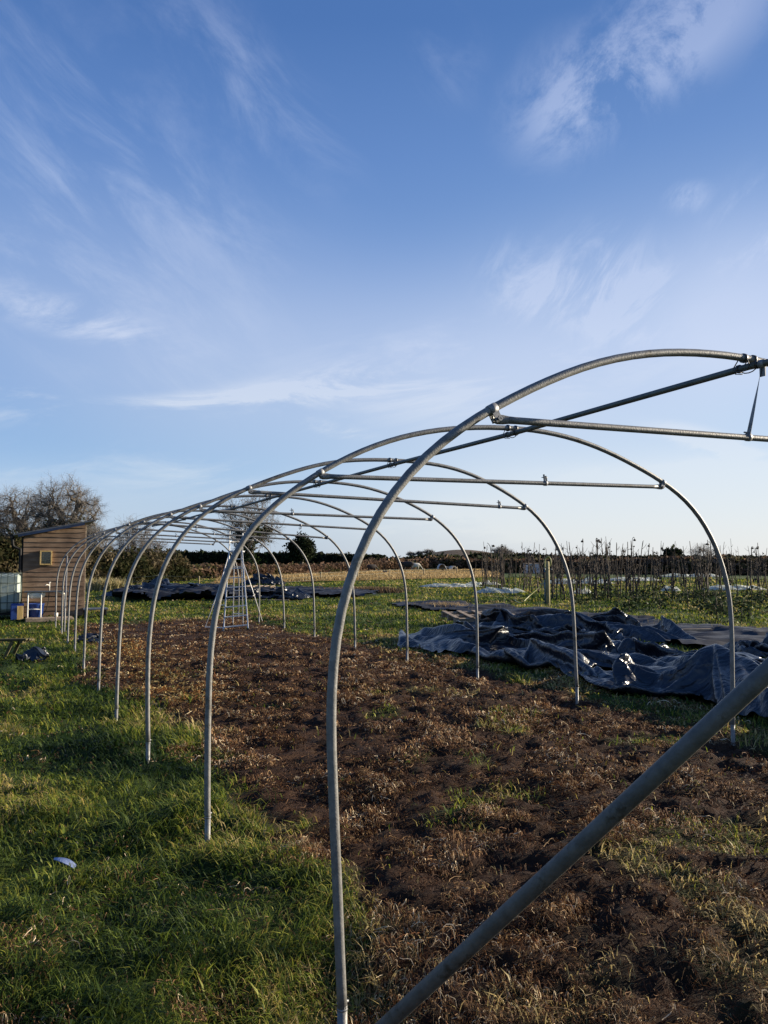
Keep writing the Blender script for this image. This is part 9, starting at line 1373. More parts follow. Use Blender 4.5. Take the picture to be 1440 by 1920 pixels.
M['core_brown'] = basic('hedge_core_brown', (.014, .010, .007), (.035, .024, .016), 3, .95, 0, .8, 6, .0)
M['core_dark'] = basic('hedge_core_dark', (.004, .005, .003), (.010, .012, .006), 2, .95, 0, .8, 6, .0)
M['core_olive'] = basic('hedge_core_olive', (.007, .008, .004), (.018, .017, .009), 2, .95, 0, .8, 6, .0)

# ------------------------------------------------------------------ hedges
hedge([D(120, 41), D(190, 43), D(330, 50)], 1.9, 2.6, 'overgrown olive brown hedge behind the left hoops and the shed', 'olive', 85, .10, 3, rough=.5, hts=[2.6, 2.3, 1.25])
hedge([D(-90, 36), D(60, 40)], 2.2, 2.5, 'tall dark bushy hedge behind the water tank', 'olive', 85, .10, 4, rough=.35)
hedge([D(318, 54), D(480, 62), D(640, 78), D(700, 98)], .95, 1.5, 'low red brown hedge along the near edge of the green crop field', 'brown', 40, .15, 5, rough=.2, hts=[1.05, .85, .95, 1.2])
hedge([D(690, 100), D(800, 112), D(930, 112)], 1.5, 2.5, 'brown hedge behind the sheep, right of the low red brown hedge', 'brown', 30, .28, 6, rough=.45, hts=[1.0, 1.5, 1.1])
hedge([D(60, 215), D(330, 205), D(560, 200), D(720, 195)], 3.0, 4, 'long dark evenly clipped hedge on the far side of the green crop field', 'dark', 22, .55, 7, rough=.07, hts=[3.3, 3.1, 2.7, 2.0])
hedge([D(735, 150), D(800, 140), D(905, 136), D(1000, 150)], 2.0, 4, 'dark hedge rising in the dip below the brown hill', 'dark', 22, .5, 8, rough=.25, hts=[.8, 1.7, 1.5, 1.5])
hedge([D(880, 190), D(1100, 175), D(1300, 170), D(1700, 165)], 2.1, 4, 'far dark hedge on the skyline behind the dead stalks', 'dark', 22, .5, 9, rough=.2, hts=[2.5, 1.9, 1.7, 1.8])
hedge([D(915, 84), D(1100, 78), D(1300, 72), D(1700, 66)], 1.25, 2.0, 'brown hedge running right behind the rows of dead stalks', 'brown', 36, .24, 10, rough=.3, hts=[1.2, 1.3, 1.35, 1.5])
x_, y_ = D(1260, 110)
hedge([D(1247, 112), D(1273, 112)], 2.75, 2.2, 'dark square clipped bush standing above the far hedge', 'dark', 60, .3, 12, rough=.03)

# ------------------------------------------------------------------ trees
bare_tree('oak_tree', D(133, 84), 10.2, 4.3, 'broad bare oak with ivy on its limbs behind the shed roof', 21, trunk=.25, ntips=1250, r_tip=.015, ivy=.5, cz=.62, rz_=.40, spray=3, spl=.8, twigr=.28, expo=.60, group='bare trees', off=(-.6, 0))
bare_tree('oak_tree', D(38, 88), 10.3, 4.2, 'bare oak left of the ivy clad one, above the water tank', 22, trunk=.25, ntips=1000, r_tip=.014, cz=.58, rz_=.45, spray=3, spl=.8, twigr=.28, expo=.60, group='bare trees')
bare_tree('oak_tree', D(-42, 84), 10.0, 4.6, 'bare oak cut off by the left edge of the photo', 23, trunk=.25, ntips=700, r_tip=.014, cz=.56, rz_=.45, spray=3, spl=.8, twigr=.28, expo=.60, group='bare trees')
bare_tree('bare_tree', D(180, 74), 4.8, 2.0, 'low twiggy tree just right of the shed roof', 24, trunk=.2, ntips=500, r_tip=.014, cz=.55, rz_=.48, spray=3, spl=.5, group='bare trees')
bare_tree('bare_tree', D(252, 56), 4.7, 1.7, 'slender upright bare tree behind the third and fourth left hoops', 25, trunk=.18, ntips=330, r_tip=.012, cz=.56, rz_=.48, spray=3, spl=.55, group='bare trees', shell=.3)
bare_tree('bare_tree', D(290, 52), 3.2, 1.5, 'small thorny bare tree at the right end of the olive hedge', 26, trunk=.2, ntips=260, r_tip=.012, cz=.5, rz_=.48, spray=3, spl=.5, group='bare trees', shell=.3)
bare_tree('ash_tree', D(468, 140), 13.6, 6.0, 'tall bare tree with ivy clad trunk behind the stepladder', 27, trunk=.20, ntips=480, r_tip=.026, ivy=.52, cz=.58, rz_=.43, spray=2, spl=1.5, group='bare trees', twigr=.5, lean=(.3, 0))
bare_tree('bare_tree', D(941, 240), 5.6, 3.7, 'round bare tree on the skyline left of the round timber post', 28, trunk=.2, ntips=700, r_tip=.035, cz=.5, rz_=.5, spray=3, spl=.8, group='bare trees')
bare_tree('bare_tree', D(1318, 105), 3.7, 2.0, 'small pale bare bush above the far hedge on the right', 29, trunk=.2, ntips=260, r_tip=.012, cz=.55, rz_=.45, spray=3, spl=.5, group='bare trees')
# dense ivy covered round tree
x_, y_ = D(566, 175)
et = tag(empty('ivy_tree', (x_, y_, gz(x_, y_))), 'dense dark round tree smothered in ivy beyond the far hedge', 'tree')
pts = crown_pts(420, (0, 0, 4.0), (3.1, 3.0, 2.7), 71, .2, .8, .35)
S = grow_tree(pts, (0, 0, 0), 1.4, .03, seed=71); V, F_ = seg_mesh(S, 4); link('trunk', mesh_np('trunk', V, F_), M['bark'], et)
P_ = pts[RNG.integers(0, len(pts), 9000)] + RNG.normal(size=(9000, 3)) * .42
V, F_, C = quads_cloud(P_, .30, np.array([(.016, .022, .009)]) * (.4 + 1.7 * RNG.random((9000, 1)) ** 1.6)); link('crown', mesh_np('crown', V, F_, False, C), M['leaf'], et)
# tiny trees on the horizon
for i, (px, d, h, w_, lab) in enumerate([(343, 420, 3.0, 9, 'low clump of far trees left of the ivy clad tree on the skyline'), (771, 620, 4.6, 9, 'leftmost small grey tree on the far skyline in the middle'), (786, 620, 4.2, 7, 'middle small grey tree on the far skyline'),
                                     (803, 620, 4.8, 12, 'right small grey tree on the far skyline'), (600, 800, 3.6, 24, 'long faint clump of trees on the skyline left of the nearest hoop'), (664, 800, 3.4, 18, 'faint clump of trees on the skyline hidden partly by the nearest hoop')]):
    x_, y_ = D(px, d)
    bare_tree('distant_tree', (x_, y_), h, w_ * .5, lab, 80 + i, trunk=.15, ntips=260, r_tip=.09, cz=.5, rz_=.5, spray=1, spl=1.2, group='trees on the skyline')

# ------------------------------------------------------------------ wire fence round the stubble field
fposts = [(190, 1100, 1082), (217, 1105, 1083), (296, 1099, 1077), (373, 1098, 1080), (456, 1097, 1077), (526, 1096, 1076), (602, 1091, 1072), (671, 1088.5, 1070), (730, 1086.5, 1067), (795, 1083.5, 1066), (857, 1080, 1062.5)]
fx, fy = G(fposts[0][0], fposts[0][1])
fence = tag(empty('wire_fence', (fx, fy, gz(fx, fy))), 'wire fence of pale timber stakes along the straw coloured field', 'fence')
tops = []
for px, py, pt_ in fposts:
    x_, y_ = G(px, py); h = ZH(pt_, y_) - gz(x_, y_)
    mb = MB().tube([(0, 0, -.2), (0, 0, h - .03), (0, 0, h)], [.050, .048, .03], 8)
    mb.build('stake', M['stake'], fence, (x_ - fx, y_ - fy, gz(x_, y_) - gz(fx, fy))); tops.append(Vector((x_ - fx, y_ - fy, gz(x_, y_) - gz(fx, fy) + h)))
for dz in (.06, .28, .5):
    MB().tube([t_ - Vector((0, .05, dz)) for t_ in tops], .006, 4).build('wire', M['cage'], fence)
x_, y_ = G(722, 1086.5)
MB().box((x_ - fx, y_ - fy - .06, .0 + .55), (.34, .02, .12), bev=.003).build('board', M['oldwood'], fence)

# ------------------------------------------------------------------ animals and arks in the far field
def animal(px, py, s, mat, lab, rz, graze=True):
    x_, y_ = G(px, py); root = tag(empty('sheep', (x_, y_, gz(x_, y_)), rz), lab, 'sheep', 'sheep in the far field')
    bd = MB(); n_ = 12; prof = [(-.55, .02, .62), (-.50, .16, .62), (-.3, .25, .62), (0, .27, .60), (.28, .24, .62), (.45, .17, .66), (.58, .11, .70 if not graze else .56), (.72, .085, .80 if not graze else .36), (.80, .09, .86 if not graze else .24), (.93, .055, .82 if not graze else .12), (.98, .02, .8 if not graze else .09)]
    vs = []
    for (xx, r_, zz) in prof:
        for k in range(n_):
            an = 2 * PI * k / n_; vs.append((xx * s, r_ * .85 * math.cos(an) * s, (zz + r_ * math.sin(an) * (1.05 if math.sin(an) < 0 else 1)) * s))
    bd.add(vs, [(i * n_ + k, i * n_ + (k + 1) % n_, (i + 1) * n_ + (k + 1) % n_, (i + 1) * n_ + k) for i in range(len(prof) - 1) for k in range(n_)], True)
    for (xx, yy, hind) in ((-.38, .12, 1), (-.38, -.12, 1), (.32, .11, 0), (.32, -.11, 0)):
        bd.tube([(xx * s, yy * s, .52 * s), ((xx + (.05 if hind else 0)) * s, yy * s, .38 * s), ((xx - (.05 if hind else .0)) * s, yy * s, .24 * s), (xx * s, yy * s, .0)], [.085 * s, .06 * s, .035 * s, .028 * s], 6)
    hd = prof[8]
    for sg in (-1, 1): bd.tube([(hd[0] * s, sg * .06 * s, (hd[2] + .05) * s), ((hd[0] - .03) * s, sg * .16 * s, (hd[2] + .04) * s)], [.03 * s, .01 * s], 5)
    bd.tube([(-.54 * s, 0, .66 * s), (-.60 * s, 0, .5 * s)], [.035 * s, .02 * s], 5)
    bd.build('body', mat, root)
animal(765, 1071.0, 1.35, M['darkwool'], 'dark sheep standing in the far field', 2.9, False)
animal(779, 1070.5, 1.1, M['wool'], 'white sheep grazing right of the dark sheep', .2)
animal(697, 1074, 1.0, M['darkwool'], 'small dark sheep grazing beyond the fence, left of the nearest hoop gap', .4)
def ark(px, py, w, h, lab, mat='ark', rz=.2):
    x_, y_ = G(px, py); root = tag(empty('field_ark', (x_, y_, gz(x_, y_)), rz), lab, 'field shelter', 'field shelters')
    n_ = 14; L = w * 1.1; vs = []
    for yy in (-L / 2, L / 2):
        for k in range(n_ + 1):
            an = PI * k / n_; vs.append((-w / 2 * math.cos(an), yy, h * math.sin(an) ** .8))
        for k in range(n_ + 1):
            an = PI * k / n_; vs.append((-(w / 2 - .04) * math.cos(an), yy, (h - .04) * math.sin(an) ** .8))
    q = n_ + 1; fs = []
    for k in range(n_):
        fs += [(k, k + 1, 2 * q + k + 1, 2 * q + k), (q + k, 3 * q + k, 3 * q + k + 1, q + k + 1), (k, q + k, q + k + 1, k + 1), (2 * q + k, 2 * q + k + 1, 3 * q + k + 1, 3 * q + k)]
    MB().add(vs, fs, True).build('roof', M[mat], root)
    en = MB(); en.add([(-(w / 2 - .05) * math.cos(PI * k / n_), L / 2 - .1, (h - .05) * math.sin(PI * k / n_) ** .8) for k in range(n_ + 1)] , [tuple(range(n_ + 1))]); en.build('back_wall', M['oldwood'], root)
    return root
ark(828, 1071.5, 1.0, .85, 'grey rounded field shelter, tallest of the three in the far field', 'ark', .1)
MB()
ark(841, 1071, .95, .55, 'low brown arched field shelter in the middle of the three', 'oldwood', .35)
ark(848.5, 1071.2, .75, .6, 'small whitish arched field shelter, rightmost of the three', 'wool', .5)
# pale box shaped hut behind the stalks
x_, y_ = G(1000, 1076); hut = tag(empty('small_hut', (x_, y_, gz(x_, y_)), .1), 'small pale box shaped hut behind the dead stalks', 'hut')
MB().box((0, .6, .48), (1.35, 1.2, .96), bev=.01).build('wall', M['palewall'], hut); MB().box((0, .6, 1.0), (1.5, 1.35, .05), Matrix.Rotation(.03, 3, 'X')).build('roof', M['oldwood'], hut)
MB().box((-.25, -.012, .42), (.45, .02, .8), bev=.003).build('door', M['oldwood'], hut)

# ------------------------------------------------------------------ timber post with tap, hose and pipe
x_, y_ = G(1027, 1136); zg = gz(x_, y_)
po = tag(empty('timber_post', (x_, y_, zg)), 'round timber post with a water pipe and tap strapped to it', 'post')
MB().tube([(0, 0, -.2), (.0, 0, .6), (-.005, 0, 1.36), (-.005, 0, 1.38)], [.078, .075, .072, .055], 14).build('post', M['post'], po)
MB().tube([(-.09, -.04, 0), (-.10, -.05, .5), (-.10, -.05, 1.2)], .018, 8).build('water_pipe', M['pipeblue'], po)
tp = MB(); tp.tube([(-.10, -.06, 1.16), (-.10, -.15, 1.15), (-.10, -.17, 1.09)], .018, 8); tp.tube([(-.14, -.1, 1.2), (-.06, -.1, 1.2)], .012, 6); tp.tube([(.07, -.05, 1.13), (.15, -.05, 1.13)], .014, 6); tp.build('tap', M['bracket'], po)
MB().box((-.12, -.09, .92), (.07, .05, .24), bev=.015).build('tap_box', M['black'], po)
ho = MB(); ho.tube(catmull([(-.095, -.10, 1.08), (-.10, -.10, 1.3), (-.07, -.09, 1.47), (.01, -.085, 1.53), (.085, -.085, 1.47), (.10, -.085, 1.32), (.06, -.08, 1.22)], 4), .020, 8)
hs = ho.build('garden_hose', M['hose'], None, (x_, y_, zg)); tag(hs, 'yellow green hose arched over the top of the round timber post', 'hose')
x2, y2 = G(962, 1128)
ho = MB(); ho.tube(catmull([(-.11, -.08, .75), (-.35, -.2, .52), (-.7, -.5, .28), (-1.0, -.8, .1), (x2 - x_, y2 - y_ - .1, .04)], 4), .014, 6)
hs = ho.build('garden_hose', M['hose'], None, (x_, y_, zg)); tag(hs, 'thin hose running down from the timber post into the grass on its left', 'hose')

# ------------------------------------------------------------------ rows of dead flower stalks
def stalk_mesh(seed, heads, H=1.8):
    rg = random.Random(seed); mb = MB()
    pts = [(0, 0, -.05)]; x = y = 0
    lx_, ly_ = rg.uniform(-.06, .06), rg.uniform(-.06, .06)
    for i in range(1, 8):
        x += lx_ * .3 + rg.uniform(-.022, .022); y += ly_ * .3 + rg.uniform(-.022, .022); pts.append((x, y, H * i / 7 * (1 if not heads else .95)))
    if heads:
        a = rg.uniform(0, 6.28); c, s = math.cos(a), math.sin(a)
        pts += [(x + .04 * c, y + .04 * s, H * .985), (x + .08 * c, y + .08 * s, H * .98), (x + .10 * c, y + .10 * s, H * .955)]
    r0 = rg.uniform(.018, .030)
    mb.tube(catmull(pts, 2), [r0 * (1 - .62 * i / (len(catmull(pts, 2)) - 1)) for i in range(len(catmull(pts, 2)))], 6)
    nb = rg.randint(3, 9)
    for i in range(nb):
        t = rg.uniform(.3, .97); z = H * t; k = min(6, int(t * 7)); bx, by, bz = pts[k]
        a = rg.uniform(0, 6.28); L = rg.uniform(.12, .38); up = rg.uniform(.2, .9)
        b1 = (bx + math.cos(a) * L * .5, by + math.sin(a) * L * .5, bz + L * up * .6); b2 = (bx + math.cos(a) * L * .8, by + math.sin(a) * L * .8, bz + L * up + .04)
        mb.tube([(bx, by, bz), b1, b2], [.008, .006, .004], 4)
        if heads and rg.random() < .5: mb.lathe((b2[0], b2[1], b2[2] - .02), [(.0, 0), (.028, .01), (.035, .03), (.0, .05)], 6)
        if rg.random() < .5:      # shrivelled hanging leaf
            mb.add([b1, (b1[0] + .03, b1[1] + .03, b1[2] - .05), (b1[0] + .01, b1[1] + .02, b1[2] - .15), (b1[0] - .03, b1[1], b1[2] - .06)], [(0, 1, 2, 3)])
    hp_ = pts[-1]
    if heads:
        mb.lathe((hp_[0], hp_[1], hp_[2] - .045), [(.0, -.008), (.05, 0), (.062, .018), (.045, .04), (.015, .055), (0, .056)], 9)
    return mb
protos = []
for i in range(14):
    mb = stalk_mesh(900 + i, i % 7 == 3, 1.8)
    o = mb.build('dead_stalk', M['stalk']); protos.append(o)
spots = []
rg = random.Random(5)
def row(pxa, pya, pxb, pyb, n, jit=.25):
    (xa, ya), (xb, yb) = G(pxa, pya), G(pxb, pyb)
    for i in range(n):
        t = (i + rg.uniform(-.9, .9)) / (n - 1); t += .5 * math.sin(i * 1.9) / n
        spots.append((xa + (xb - xa) * t + rg.uniform(-jit, jit), ya + (yb - ya) * t + rg.uniform(-jit, jit), rg.choice((rg.uniform(.6, .95), rg.uniform(.9, 1.28), rg.uniform(.9, 1.28)))))
row(905, 1108, 1180, 1123, 50); row(1040, 1128, 1340, 1123, 56); row(930, 1100, 1500, 1103, 56, .5); row(1000, 1096, 1520, 1094, 52, .6); row(1300, 1118, 1560, 1112, 30, .4); row(890, 1099, 990, 1113, 12, .3)
used = set()
for i, (x, y, s) in enumerate(spots[:295]):
    k = i % len(protos)
    o = protos[k] if k not in used else protos[k].copy()
    if k in used: COL.objects.link(o)
    used.add(k)
    o.location = (x, y, gz(x, y)); o.rotation_euler = (rg.gauss(0, .07), rg.gauss(0, .09), rg.uniform(0, 6.28)); w_ = rg.uniform(.7, 1.35); o.scale = (w_, w_, s)
    tag(o, 'thin dark dead stalk in the rows of stalks on the right', 'plant stalk', 'dead stalks standing in rows')
# one tall stalk with a drooping flower head stands apart
x_, y_ = G(921, 1112)
st = tag(empty('dead_sunflower', (x_, y_, gz(x_, y_)), 0), 'tall dead sunflower with drooping head at the left end of the stalks', 'sunflower')
MB().tube(catmull([(.04, 0, -.05), (.05, 0, .6), (.02, 0, 1.2), (.0, 0, 1.75), (-.03, 0, 2.0), (-.10, 0, 2.12), (-.16, 0, 2.17)], 3), [.022 - .0007 * i for i in range(19)], 8).build('stem', M['stalk'], st)
MB().tube([(.0, 0, 1.72), (.05, 0, 1.95), (.10, 0, 2.04)], .009, 6).build('side_stem', M['stalk'], st)
for c_, r_ in (((.11, 0, 2.01), .075), ((-.27, 0, 1.93), .05)): MB().lathe(c_, [(0, -.03 * 1), (r_ * .8, -.01), (r_, .02), (r_ * .6, .06), (.01, .075)], 10).build('flower_head', M['seedhead'], st)

# low leafy vegetable plants
def leafy(seed, h):
    rg_ = np.random.default_rng(seed); n = 90
    a = rg_.random(n) * 6.28; r_ = .03 + .36 * rg_.random(n) ** .8; z = h * (.2 + .8 * rg_.random(n)) * (1 - .5 * (r_ / .40) ** 2)
    P = np.stack([np.cos(a) * r_, np.sin(a) * r_, z], 1)
    col = np.array([(.022, .036, .014)]) * (.5 + 1.5 * rg_.random((n, 1))) + np.array([(.008, .0, .006)]) * rg_.random((n, 1))
    V, F_, C = quads_cloud(P, .065, col); return V, F_, C
lp = []
for i in range(4):
    h = .42 + .08 * i; root = empty('leafy_plant'); V, F_, C = leafy(700 + i, h)
    link('leaves', mesh_np('leaves', V, F_, False, C), M['leaf'], root)
    mb = MB(); mb.tube([(0, 0, -.03), (.01, .01, h * .6), (0, .02, h * .95)], [.014, .012, .006], 6)
    for j in range(4): mb.tube([(0, 0, h * (.2 + .15 * j)), (.16 * math.cos(j * 1.9), .16 * math.sin(j * 1.9), h * (.35 + .15 * j))], [.008, .004], 5)
    mb.build('stem', M['stalk'], root); lp.append(root)
ps = [(1087, 1138), (1118, 1131), (1140, 1128), (1160, 1132), (1185, 1130), (1196, 1140), (1212, 1128), (1225, 1134), (1238, 1147), (1262, 1130), (1281, 1134), (1290, 1143), (1300, 1128), (1312, 1146), (1322, 1136), (1330, 1128), (1338, 1150), (1345, 1139), (1352, 1158), (1365, 1146), (1382, 1140), (1395, 1151), (1410, 1138), (1425, 1146), (1436, 1134), (1455, 1150), (1470, 1138), (1345, 1168), (1390, 1170), (1180, 1150)]
for i, (px, py) in enumerate(ps):
    o = lp[i] if i < 4 else copy_tree(lp[i % 4])
    x_, y_ = G(px, py); o.location = (x_, y_, gz(x_, y_)); o.rotation_euler = (0, 0, i * 2.4); k = .7 + .5 * ((i * 7) % 5) / 5; o.scale = (k, k, k)
    tag(o, 'low dark leafy plant in the grass in front of the dead stalks', 'plant', 'low leafy plants')
# pale dry tufts beside the left hedge, tufts poking through the ground cover
def tuft(px, py, h, n, spread, name, lab, pal, group=None, seed=0):
    rg_ = np.random.default_rng(seed); x_, y_ = G(px, py)
    x = rg_.normal(size=n) * spread; y = rg_.normal(size=n) * spread * .5
    tint = np.array(pal)[rg_.integers(0, len(pal), n)] * (.7 + .6 * rg_.random((n, 1)))
    V, F_, C = blades(x, y, np.zeros(n), h * (.5 + .6 * rg_.random(n)), np.full(n, max(.004, .0008 * y_)), rg_.random(n) * 6.28, .2 + .5 * rg_.random(n), tint, .15)
    return tag(link(name, mesh_np(name, V, F_, False, C), M['straw'], None, (x_, y_, gz(x_, y_))), lab, 'grass clump', group)
dry = [(.42, .34, .17), (.55, .46, .26), (.30, .25, .11), (.20, .20, .07)]
tuft(178, 1108, .62, 700, .5, 'dry_grass_clump', 'pale dry grass clump below the left hedge, left of the pair', dry, 'dry grass clumps', 1)
tuft(203, 1109, .68, 800, .5, 'dry_grass_clump', 'pale dry grass clump below the left hedge, right of the pair', dry, 'dry grass clumps', 2)
tuft(690, 1113, .30, 1800, .7, 'dry_grass_clump', 'low brown heap of dry weeds right of the far ground cover', [(.16, .10, .06), (.26, .17, .09), (.1, .07, .045)], 'dry grass clumps', 3)
tuft(835, 1143, .25, 500, .35, 'dry_grass_clump', 'brown dry weeds growing through the near ground cover', [(.26, .18, .10), (.36, .27, .15)], 'dry grass clumps', 4)
# thin pale grass stems standing in the ground cover: past counting
ws_n = 900; rr = np.random.default_rng(6)
xy = [G(740 + 760 * rr.random(), 1133 + 60 * rr.random() ** 1.0) for _ in range(ws_n)]
x = np.array([q[0] for q in xy]); y = np.array([q[1] for q in xy]); ok = in_poly(x, y, MEMBRANES[0]); x, y = x[ok], y[ok]; n = len(x)
V, F_, C = blades(x, y, ground_z(x, y) + .02, .08 + .14 * rr.random(n), np.full(n, .008), rr.random(n) * 6.28, .3 * rr.random(n), np.array([(.30, .26, .15)]) * (.5 + .8 * rr.random((n, 1))), .15)
tag(link('weed_stems', mesh_np('weed_stems', V, F_, False, C), M['straw']), 'thin pale weed stems poking through the dark ground cover', 'weeds', None, 'stuff')

# ------------------------------------------------------------------ light
SUN_AZ, SUN_EL = math.radians(72), math.radians(15)
sd = bpy.data.lights.new('sun', 'SUN'); sd.energy = 5.0; sd.angle = math.radians(.53); sd.color = (1, .87, .68)
so = bpy.data.objects.new('sun', sd); COL.objects.link(so)
dv = Vector((math.sin(SUN_AZ) * math.cos(SUN_EL), math.cos(SUN_AZ) * math.cos(SUN_EL), math.sin(SUN_EL)))
so.rotation_euler = dv.to_track_quat('Z', 'Y').to_euler()

W = bpy.data.worlds.new('World'); SC.world = W; W.use_nodes = True
nt = W.node_tree; nt.nodes.clear()
out = nt.nodes.new('ShaderNodeOutputWorld'); bg = nt.nodes.new('ShaderNodeBackground'); nt.links.new(bg.outputs[0], out.inputs[0])
sk = nt.nodes.new('ShaderNodeTexSky'); sk.sky_type = 'NISHITA'; sk.sun_disc = False
sk.sun_elevation = SUN_EL; sk.sun_rotation = SUN_AZ; sk.altitude = 50; sk.air_density = 1.0; sk.dust_density = .6; sk.ozone_density = 1.6
bg.inputs[1].default_value = .07
def vm(op, a=None, b_=None, val=None):
    n = nt.nodes.new('ShaderNodeVectorMath'); n.operation = op
    if a is not None: nt.links.new(a, n.inputs[0])
    if b_ is not None: nt.links.new(b_, n.inputs[1])
    if val is not None: n.inputs[1].default_value = val
    return n
def mth(op, a=None, b_=None, v1=None, v2=None, v0=None):
    n = nt.nodes.new('ShaderNodeMath'); n.operation = op
    for i, q in ((0, a), (1, b_)):
        if q is not None: nt.links.new(q, n.inputs[i])
    if v0 is not None: n.inputs[0].default_value = v0
    if v1 is not None: n.inputs[1].default_value = v1
    if v2 is not None: n.inputs[2].default_value = v2
    return n.outputs[0]
def mixc(f, a, b_, typ='MIX', fv=None):
    n = nt.nodes.new('ShaderNodeMixRGB'); n.blend_type = typ
    if f is not None: nt.links.new(f, n.inputs[0])
    if fv is not None: n.inputs[0].default_value = fv
    nt.links.new(a, n.inputs[1]); nt.links.new(b_, n.inputs[2]); return n.outputs[0]
tc = N(nt, 'ShaderNodeTexCoord')
sp = N(nt, 'ShaderNodeSeparateXYZ'); nt.links.new(tc.outputs['Generated'], sp.inputs[0])
EL = mth('MULTIPLY', mth('ARCSINE', sp.outputs[2]), v1=180 / PI)          # degrees above the horizon
AZ = mth('MULTIPLY', mth('ARCTAN2', sp.outputs[0], sp.outputs[1]), v1=180 / PI)
def dir_of(px, py):
    u, v = (px - 720) / FPX, (960 - py) / FPX
    y, z = math.cos(PITCH) - v * math.sin(PITCH), math.sin(PITCH) + v * math.cos(PITCH)
    return math.degrees(math.atan2(u, y)), math.degrees(math.atan2(z, math.hypot(u, y)))
EF = mth('DIVIDE', EL, v1=60.)
gL = ramp(nt, [(0, (.40, .52, .68)), (.035, (.38, .53, .73)), (.10, (.30, .485, .75)), (.20, (.235, .39, .69)), (.33, (.175, .32, .635)), (.47, (.115, .24, .55)), (.60, (.066, .168, .44)), (1, (.04, .11, .34))], EF)
gR = ramp(nt, [(0, (.70, .735, .76)), (.035, (.66, .71, .77)), (.10, (.47, .64, .83)), (.20, (.34, .50, .78)), (.33, (.225, .375, .67)), (.47, (.135, .265, .57)), (.60, (.075, .185, .465)), (1, (.04, .12, .35))], EF)
mrz = N(nt, 'ShaderNodeMapRange', interpolation_type='SMOOTHSTEP'); mrz.inputs[1].default_value = -25; mrz.inputs[2].default_value = 30; nt.links.new(AZ, mrz.inputs[0])
grad = mixc(mrz.outputs[0], gL.outputs[0], gR.outputs[0])
# clouds: wisps drawn by stretched noise, gathered in a few regions of the sky
AE = N(nt, 'ShaderNodeCombineXYZ'); nt.links.new(AZ, AE.inputs[0]); nt.links.new(EL, AE.inputs[1])
def streak(rot, sx, sy, sc, seed, dist=.8, det=5., rough=.58):
    m0 = N(nt, 'ShaderNodeMapping', vector_type='POINT'); m0.inputs['Rotation'].default_value = (0, 0, math.radians(rot)); nt.links.new(AE.outputs[0], m0.inputs[0])
    m1 = N(nt, 'ShaderNodeMapping'); m1.inputs['Scale'].default_value = (sx, sy, 1); m1.inputs['Location'].default_value = (seed, seed * .37, 0); nt.links.new(m0.outputs[0], m1.inputs[0])
    n = N(nt, 'ShaderNodeTexNoise', i_Scale=sc, i_Detail=det, i_Roughness=rough, i_Distortion=dist); nt.links.new(m1.outputs[0], n.inputs[0]); return n.outputs[0]
def blob(px, py, rx, ry, rot=0, p=1.0):
    """soft mask round the sky direction; radii in degrees"""
    a0, e0 = dir_of(px, py)
    s1 = vm('SUBTRACT', AE.outputs[0], val=(a0, e0, 0))
    m0 = N(nt, 'ShaderNodeMapping'); m0.inputs['Rotation'].default_value = (0, 0, math.radians(rot)); nt.links.new(s1.outputs[0], m0.inputs[0])
    m1 = vm('DIVIDE', m0.outputs[0], val=(rx, ry, 1))
    l = vm('LENGTH', m1.outputs[0])
    r_ = N(nt, 'ShaderNodeMapRange', interpolation_type='SMOOTHERSTEP'); r_.inputs[1].default_value = 1.0; r_.inputs[2].default_value = .0; r_.inputs[3].default_value = 0; r_.inputs[4].default_value = p
    nt.links.new(l.outputs['Value'], r_.inputs[0]); return r_.outputs[0]
def rng_(x, lo, hi):
    r_ = N(nt, 'ShaderNodeMapRange', interpolation_type='SMOOTHSTEP'); r_.inputs[1].default_value = lo; r_.inputs[2].default_value = hi; nt.links.new(x, r_.inputs[0]); return r_.outputs[0]
def mul(a, b_): return mth('MULTIPLY', a, b_)
def add_(*l):
    r_ = l[0]
    for q in l[1:]: r_ = mth('ADD', r_, q)
    return r_
wA = rng_(streak(33, .075, .20, 1.0, 3.1, .5, 8., .66), .40, .74)                        # high streaks running down to the right
wB = rng_(streak(-8, .06, .26, 1.0, 7.7, .6, 8., .66), .42, .70)                        # low streaks, almost level
puff = rng_(streak(-35, .13, .17, 1.0, 11.3, .3, 9., .70), .36, .62)        # patchy cloud, upper right
fine = rng_(streak(-50, .14, .30, 1.0, 5.4, .6, 8., .68), .42, .70)
cA = mul(wA, add_(blob(240, 300, 23, 9, 33, .62), blob(60, 330, 15, 12, 20, .45), blob(400, 110, 17, 6, 33, .55), blob(60, 470, 14, 8, 20, .3), blob(500, 190, 12, 5, 35, .5), blob(830, 90, 6, 4, 45, .6), blob(250, 640, 16, 7, 10, .3)))
cP = mul(puff, add_(blob(1060, 185, 7.5, 5.5, -20, 1.3), blob(1210, 85, 12, 5.5, -33, 1.5), blob(1370, 10, 10, 4.5, -25, 1.2)))
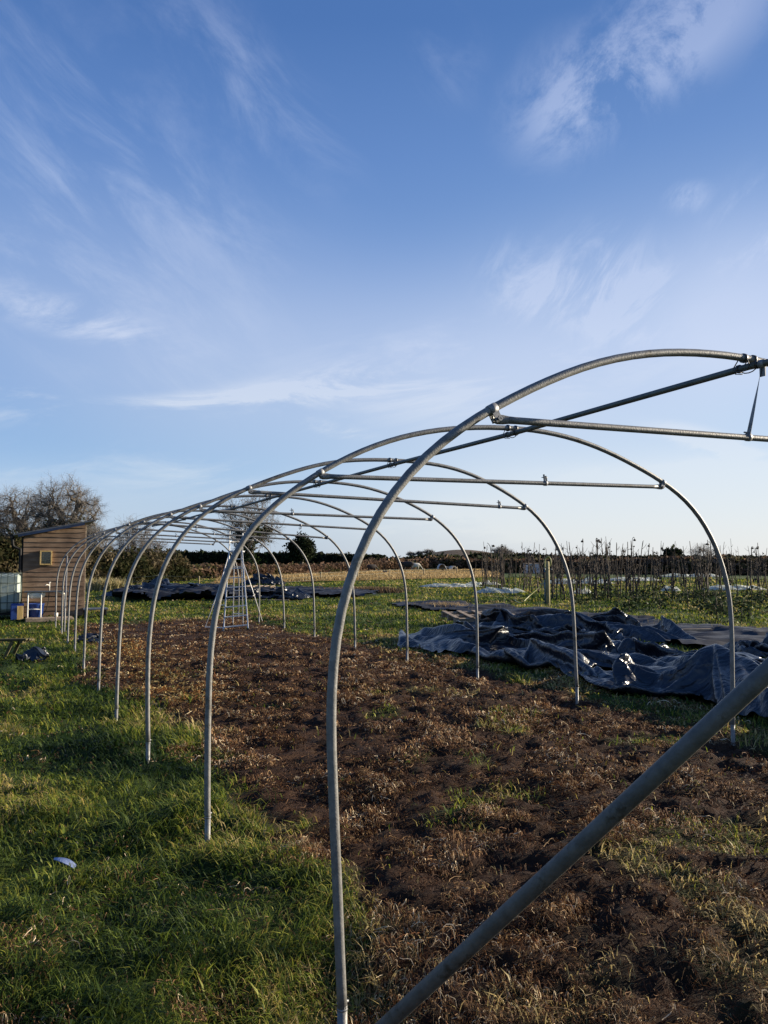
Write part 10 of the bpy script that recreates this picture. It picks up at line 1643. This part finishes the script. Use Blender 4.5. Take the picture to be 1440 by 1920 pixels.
cB = mul(wB, add_(blob(150, 600, 11, 2.2, 8, 1.0), blob(30, 738, 5.0, 1.3, 10, .75), blob(330, 765, 26, 1.5, -7, .8), blob(620, 720, 18, 1.8, -9, .6), blob(600, 800, 6, .9, 10, .8), blob(900, 690, 24, 6, -5, .55), blob(250, 880, 24, 3.0, 0, .45), blob(900, 980, 26, 2.6, 0, .7), blob(1250, 900, 14, 2.0, 0, .8)))
cC = mul(fine, add_(blob(985, 530, 6, 4.5, 30, .60), blob(1150, 540, 7.5, 6, 40, .85), blob(1420, 430, 5, 5, 0, .6), blob(1290, 370, 2.5, 1.5, 0, .8)))
veil = add_(blob(1180, 700, 30, 17, -8, .62), blob(1020, 960, 30, 6.5, 0, .62), blob(1420, 1000, 18, 8, 0, 1.1), blob(650, 700, 30, 13, -6, .36), blob(1420, 560, 12, 10, 0, .45), blob(250, 560, 28, 13, 0, .28), blob(100, 950, 25, 5, 0, .3))
lowp = mul(rng_(streak(-10, .16, .34, 1.0, 21.7, .8, 5., .6), .36, .60), add_(blob(1395, 872, 5.2, 2.2, 20, 1.2), blob(1290, 815, 5, 1.2, 15, .6)))
cm_ = mth('MINIMUM', add_(mth('MULTIPLY', cA, v1=.75), mth('MULTIPLY', cP, v1=.62), cB, cC, veil, lowp), v1=.95)
ccol = ramp(nt, [(0, (.74, .78, .81)), (.10, (.70, .765, .84)), (.25, (.60, .68, .86)), (.42, (.42, .53, .79)), (.60, (.30, .395, .66)), (1, (.25, .33, .6))], EF)
sky_c = mixc(cm_, grad, ccol.outputs[0])
sc_ = vm('SCALE', sky_c); sc_.inputs[3].default_value = 1 / .07 / 2.25
skg = vm('MULTIPLY', sk.outputs[0], val=(1.45, 1.5, 1.8))
col = mixc(None, skg.outputs[0], sc_.outputs[0], fv=.92)
nt.links.new(col, bg.inputs[0])

if 'col' not in dir(): nt.links.new(sk.outputs[0], bg.inputs[0])
SC.view_settings.view_transform = 'Standard'; SC.view_settings.look = 'None'; SC.view_settings.gamma = 1; SC.view_settings.exposure = math.log2(2.25)
SC.view_settings.use_curve_mapping = False
SC.cycles.max_bounces = 6; SC.cycles.diffuse_bounces = 2; SC.cycles.glossy_bounces = 2; SC.cycles.transmission_bounces = 3
